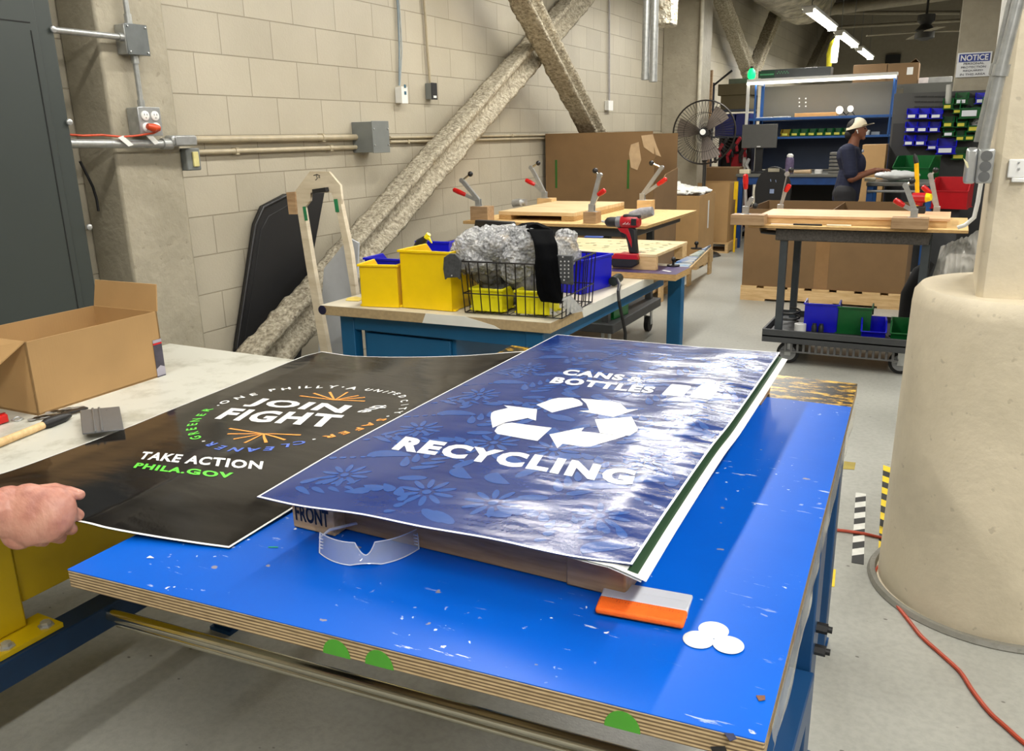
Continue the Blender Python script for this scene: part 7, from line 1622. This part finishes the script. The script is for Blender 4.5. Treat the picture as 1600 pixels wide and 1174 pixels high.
fc2 = PY(1445, 52, 17); dkf = mat('dark_fan', (40, 38, 36), .5)
part('motor', G().lathe([(.05, -.12), (.16, -.08), (.16, .05), (.08, .14), (.14, .2), (.14, .3)], fc2, 20), dkf, t, world=True); part('rod', G().cyl(fc2 + V(0, 0, .3), V(fc2.x, fc2.y, 4.98), .02), dkf, t, world=True)
for k in range(4): a = .3 + PI / 2 * k; part('blade', G().bar(fc2 + V(.15 * math.cos(a), .15 * math.sin(a), .02), fc2 + V(.95 * math.cos(a), .95 * math.sin(a), .0), .13, .012), pm, t, world=True)
a, b_ = PY(1384, 86, 23.9), PY(1406, 98, 23.9); t = thing('dark_sign', 'dark rectangular box high on the far wall', 'sign', tuple(PY(1395, 98, 23.9))); part('panel', G().bb(a.x, b_.x, 23.9, 23.99, b_.z, a.z), black, t, world=True)

# ------------------------------------------------------------------ floor marks and cord
fm = lambda pts, z=.0015: [PZ(*p, z) for p in pts]
def flr(pts, m, label, name='floor_tape'): P_ = fm(pts); return single(name, G().prism([p - V(0, 0, .001) for p in P_], (0, 0, .0012)), m, label, 'tape')
def stripe(pa, pb, w, n, mats2, slant, label):
    a, b_ = PZ(*pa, .0012), PZ(*pb, .0012); e_ = (b_ - a).normalized(); nn = V(e_.y, -e_.x, 0); L_ = (b_ - a).length; g = G(); s = L_ / n
    for k in range(n):
        g.cur = k % 2; s0, s1 = k * s, (k + 1) * s; sl_ = slant
        c4 = [a + e_ * max(0, min(L_, s0)) - nn * w / 2, a + e_ * max(0, min(L_, s0 + sl_)) + nn * w / 2, a + e_ * min(L_, s1 + sl_) + nn * w / 2, a + e_ * s1 - nn * w / 2]
        if k == 0: c4[1] = a + nn * w / 2
        if (c4[2] - c4[1]).length < 1e-4: c4 = [c4[0], c4[1], c4[3]]
        g.prism([p - V(0, 0, .0008) for p in c4], (0, 0, .0012))
    return single('hazard_tape', g, mats2, label, 'tape')
tk_ = mat('tape_black', (38, 38, 36), .5); tw_ = mat('tape_white', (216, 216, 208), .5); ty_ = mat('tape_yellow', (232, 200, 30), .5)
stripe((1340, 881), (1345, 771), .042, 12, [tk_, tw_], .03, 'black and white striped hazard tape on the floor')
stripe((1383, 872), (1389, 728), .05, 14, [tk_, ty_], -.035, 'black and yellow striped hazard tape beside the round column base')
flr([(1283, 888), (1306, 890), (1304, 917), (1280, 915)], ty_, 'yellow square of floor tape, nearer one by the blue table'); flr([(1319, 721), (1337, 723), (1335, 734), (1317, 733)], mat('olive_tape', (160, 142, 60), .6), 'small olive yellow square of floor tape, farther one')
cd = mat('rust_red_cord', (176, 66, 38), .45)
t = thing('power_cord', 'rust red extension cord running across the floor round the column base', 'cord', tuple(PZ(1400, 945, 0)))
cp = [(1180, 830), (1240, 826), (1295, 827), (1322, 830), (1350, 834), (1384, 842), (1400, 852)]; part('cord', G().tube([PZ(x, y, .007) for x, y in cp], .0062, 8), cd, t, world=True)
def bez(P_, n=6):
    out = []
    for i in range(len(P_) - 1):
        p0, p1, p2, p3 = P_[max(i - 1, 0)], P_[i], P_[i + 1], P_[min(i + 2, len(P_) - 1)]
        for k in range(n): s = k / n; out.append(.5 * ((2 * p1) + (p2 - p0) * s + (2 * p0 - 5 * p1 + 4 * p2 - p3) * s * s + (3 * p1 - p0 - 3 * p2 + p3) * s ** 3))
    return out + [P_[-1]]
cp = [(1392, 872), (1381, 879), (1367, 893), (1367, 907), (1380, 924), (1400, 945), (1420, 970), (1440, 995), (1470, 1022), (1500, 1050), (1520, 1080), (1545, 1112), (1570, 1135), (1605, 1165), (1660, 1200)]
part('cord', G().tube(bez([PZ(x, y, .007) for x, y in cp]), .0062, 8), cd, t, world=True)

# ------------------------------------------------------------------ the worker in the background
YG = 9.35; W_ = lambda x, y, dy=0: PY(x, y, YG + dy)
t = thing('person', 'person in a navy T-shirt and cream cap working at the grey table', 'person', (W_(1330, 300).x, YG, 0))
sk = mat('brown_skin', (126, 80, 58), .5, 0, .08, 20)
g = G()
def cp_(a, b_, r1, r2, n=7, flat=1.0):
    for k in range(n): f = k / (n - 1); r_ = r1 + (r2 - r1) * f; g.ball(a.lerp(b_, f), (r_, r_ * flat, r_), 14)
hd = W_(1340, 202)
g.ball(hd, (.078, .068, .098), 24); g.ball(hd + V(.03, 0, -.04), (.05, .048, .055), 18)      # skull, jaw
g.ball(hd + V(.084, 0, -.012), (.016, .013, .017), 12); g.ball(hd + V(.078, 0, .0), (.010, .010, .022), 10)   # nose
g.ball(hd + V(.074, 0, -.048), (.014, .022, .008), 12); g.ball(hd + V(.073, 0, -.061), (.013, .02, .008), 12); g.ball(hd + V(.06, 0, -.088), (.024, .024, .018), 12)  # lips, chin
g.ball(hd + V(.0, -.068, -.01), (.014, .01, .026), 12); g.ball(hd + V(.0, .068, -.01), (.014, .01, .026), 12)   # ears
nk = W_(1333, 222); cp_(hd + V(-.015, 0, -.06), nk + V(0, 0, -.05), .050, .058, 6)
sh = W_(1326, 238); ch_ = W_(1331, 262); hip = W_(1322, 298)
cp_(sh + V(0, 0, -.02), ch_, .10, .10, 6, 1.5); cp_(ch_, hip, .10, .11, 6, 1.35)
arms = []
for s, dx in ((-1, 0), (1, .03)):
    so_ = W_(1325, 236, s * .17); el = W_(1331, 258, s * .2) ; el = V(so_.x + .06, YG + s * .21, so_.z - .27); wr2 = W_(1367, 266, s * .10) + V(dx, 0, 0)
    cp_(so_, el, .05, .042, 8); cp_(el, wr2, .042, .027, 9)
    pal = wr2 + V(.05, 0, .0); g.ball(wr2 + V(.035, 0, .0), (.045, .036, .02), 14)
    for f in range(4): cp_(wr2 + V(.06, -.027 + .018 * f, .004), wr2 + V(.098 - .006 * abs(f - 1.5), -.030 + .02 * f, .006), .0105, .009, 4); cp_(wr2 + V(.098 - .006 * abs(f - 1.5), -.030 + .02 * f, .006), wr2 + V(.128 - .008 * abs(f - 1.5), -.032 + .021 * f, -.012), .009, .0075, 4)
    cp_(wr2 + V(.02, -s * .03, -.004), wr2 + V(.065, -s * .052, -.012), .012, .009, 4)
for s in (-1, 1):
    hp_ = V(hip.x + .0, YG + s * .1, .88); kn = V(hip.x + .03, YG + s * .11, .48); an = V(hip.x - .01, YG + s * .11, .08)
    cp_(hp_, kn, .085, .058, 10); cp_(kn, an, .056, .036, 10)
organic('body', g, sk, t, .008, 3)
g = G()
cp_(sh + V(0, 0, -.03), ch_, .118, .118, 8, 1.42); cp_(ch_, hip + V(.0, 0, -.06), .118, .135, 10, 1.3); g.ball(W_(1327, 234), (.10, .19, .05), 20); g.ball(W_(1341, 258), (.075, .12, .12), 20)
for s in (-1, 1):
    so_ = W_(1325, 236, s * .17); el = V(so_.x + .06, YG + s * .21, so_.z - .27); cp_(so_, so_.lerp(el, .8), .075, .068, 8)
organic('t_shirt', g, mat('navy_cotton', (24, 30, 56), .8, 0, .1, 10), t, .008, 3, label='dark navy T-shirt with a small pale chest print')
part('chest_print', G().ball(W_(1348, 236, -.06), (.012, .02, .018), 10), mat('pale_print', (150, 156, 170), .6), t, world=True)
g = G()
for s in (-1, 1):
    hp_ = V(hip.x, YG + s * .09, .93); kn = V(hip.x + .03, YG + s * .11, .48); an = V(hip.x - .01, YG + s * .11, .10); cp_(hp_, kn, .112, .078, 10); cp_(kn, an, .076, .062, 10)
g.ball(V(hip.x, YG, .92), (.135, .17, .11), 20); organic('trousers', g, mat('charcoal_trousers', (34, 34, 38), .8), t, .01, 3)
for s in (-1, 1): part('shoe', G().ball(V(hip.x + .05, YG + s * .11, .045), (.14, .05, .045), 18), black, t, world=True)
g = G(); g.ball(hd + V(-.03, 0, .02), (.078, .078, .085), 20); g.ball(hd + V(-.075, 0, -.05), (.045, .05, .055), 16); part('hair', g, mat('black_hair', (20, 16, 15), .7, 0, .2, 60), t, world=True)
def capf(u, v):
    a = 2 * PI * u; th_ = v * PI / 2 * 1.02; return hd + V(-.012, 0, .028) + V(.098 * math.sin(th_) * math.cos(a), .086 * math.sin(th_) * math.sin(a), .088 * math.cos(th_) + .018 * math.sin(th_) * math.cos(a) * -1 * -.3 - .018 * math.sin(th_) * (1 - math.cos(a)) * .9)
cpm = mat('cream_cotton_cap', (226, 214, 188), .8, 0, .04)
cpp = part('cap', G().grid(capf, 32, 12), cpm, t, world=True)
def brim(u, v): a = (u - .5) * 2.0; r0_, r1_ = .09, .165; r_ = r0_ + (r1_ - r0_) * v * math.cos(a * .75); return hd + V(-.012 + r_ * math.cos(a), r_ * math.sin(a) * .82, .038 + .006 * math.cos(a) - .022 * v * 0 + .012 * v - .012 * abs(math.sin(a)))
g = G().grid(brim, 16, 6); n_v = len(g.v); g.v += [p - V(0, 0, .005) for p in g.v[:n_v]]; fs_ = list(g.f); g.f += [tuple(i + n_v for i in reversed(f)) for f in fs_]; g.mi += [0] * len(fs_)
part('cap_brim', g, cpm, t, world=True, weld=False)
part('earbud', G().ball(hd + V(.004, -.078, -.012), (.008, .006, .008), 10).cyl(hd + V(.006, -.08, -.014), hd + V(.014, -.08, -.04), .0035, seg=8), white_p, t, world=True)
for s in (-1, 1): part('eye', G().ball(hd + V(.071, s * .028, .004), (.008, .010, .006), 12), mat('eye_dark', (30, 22, 20), .2), t, world=True)
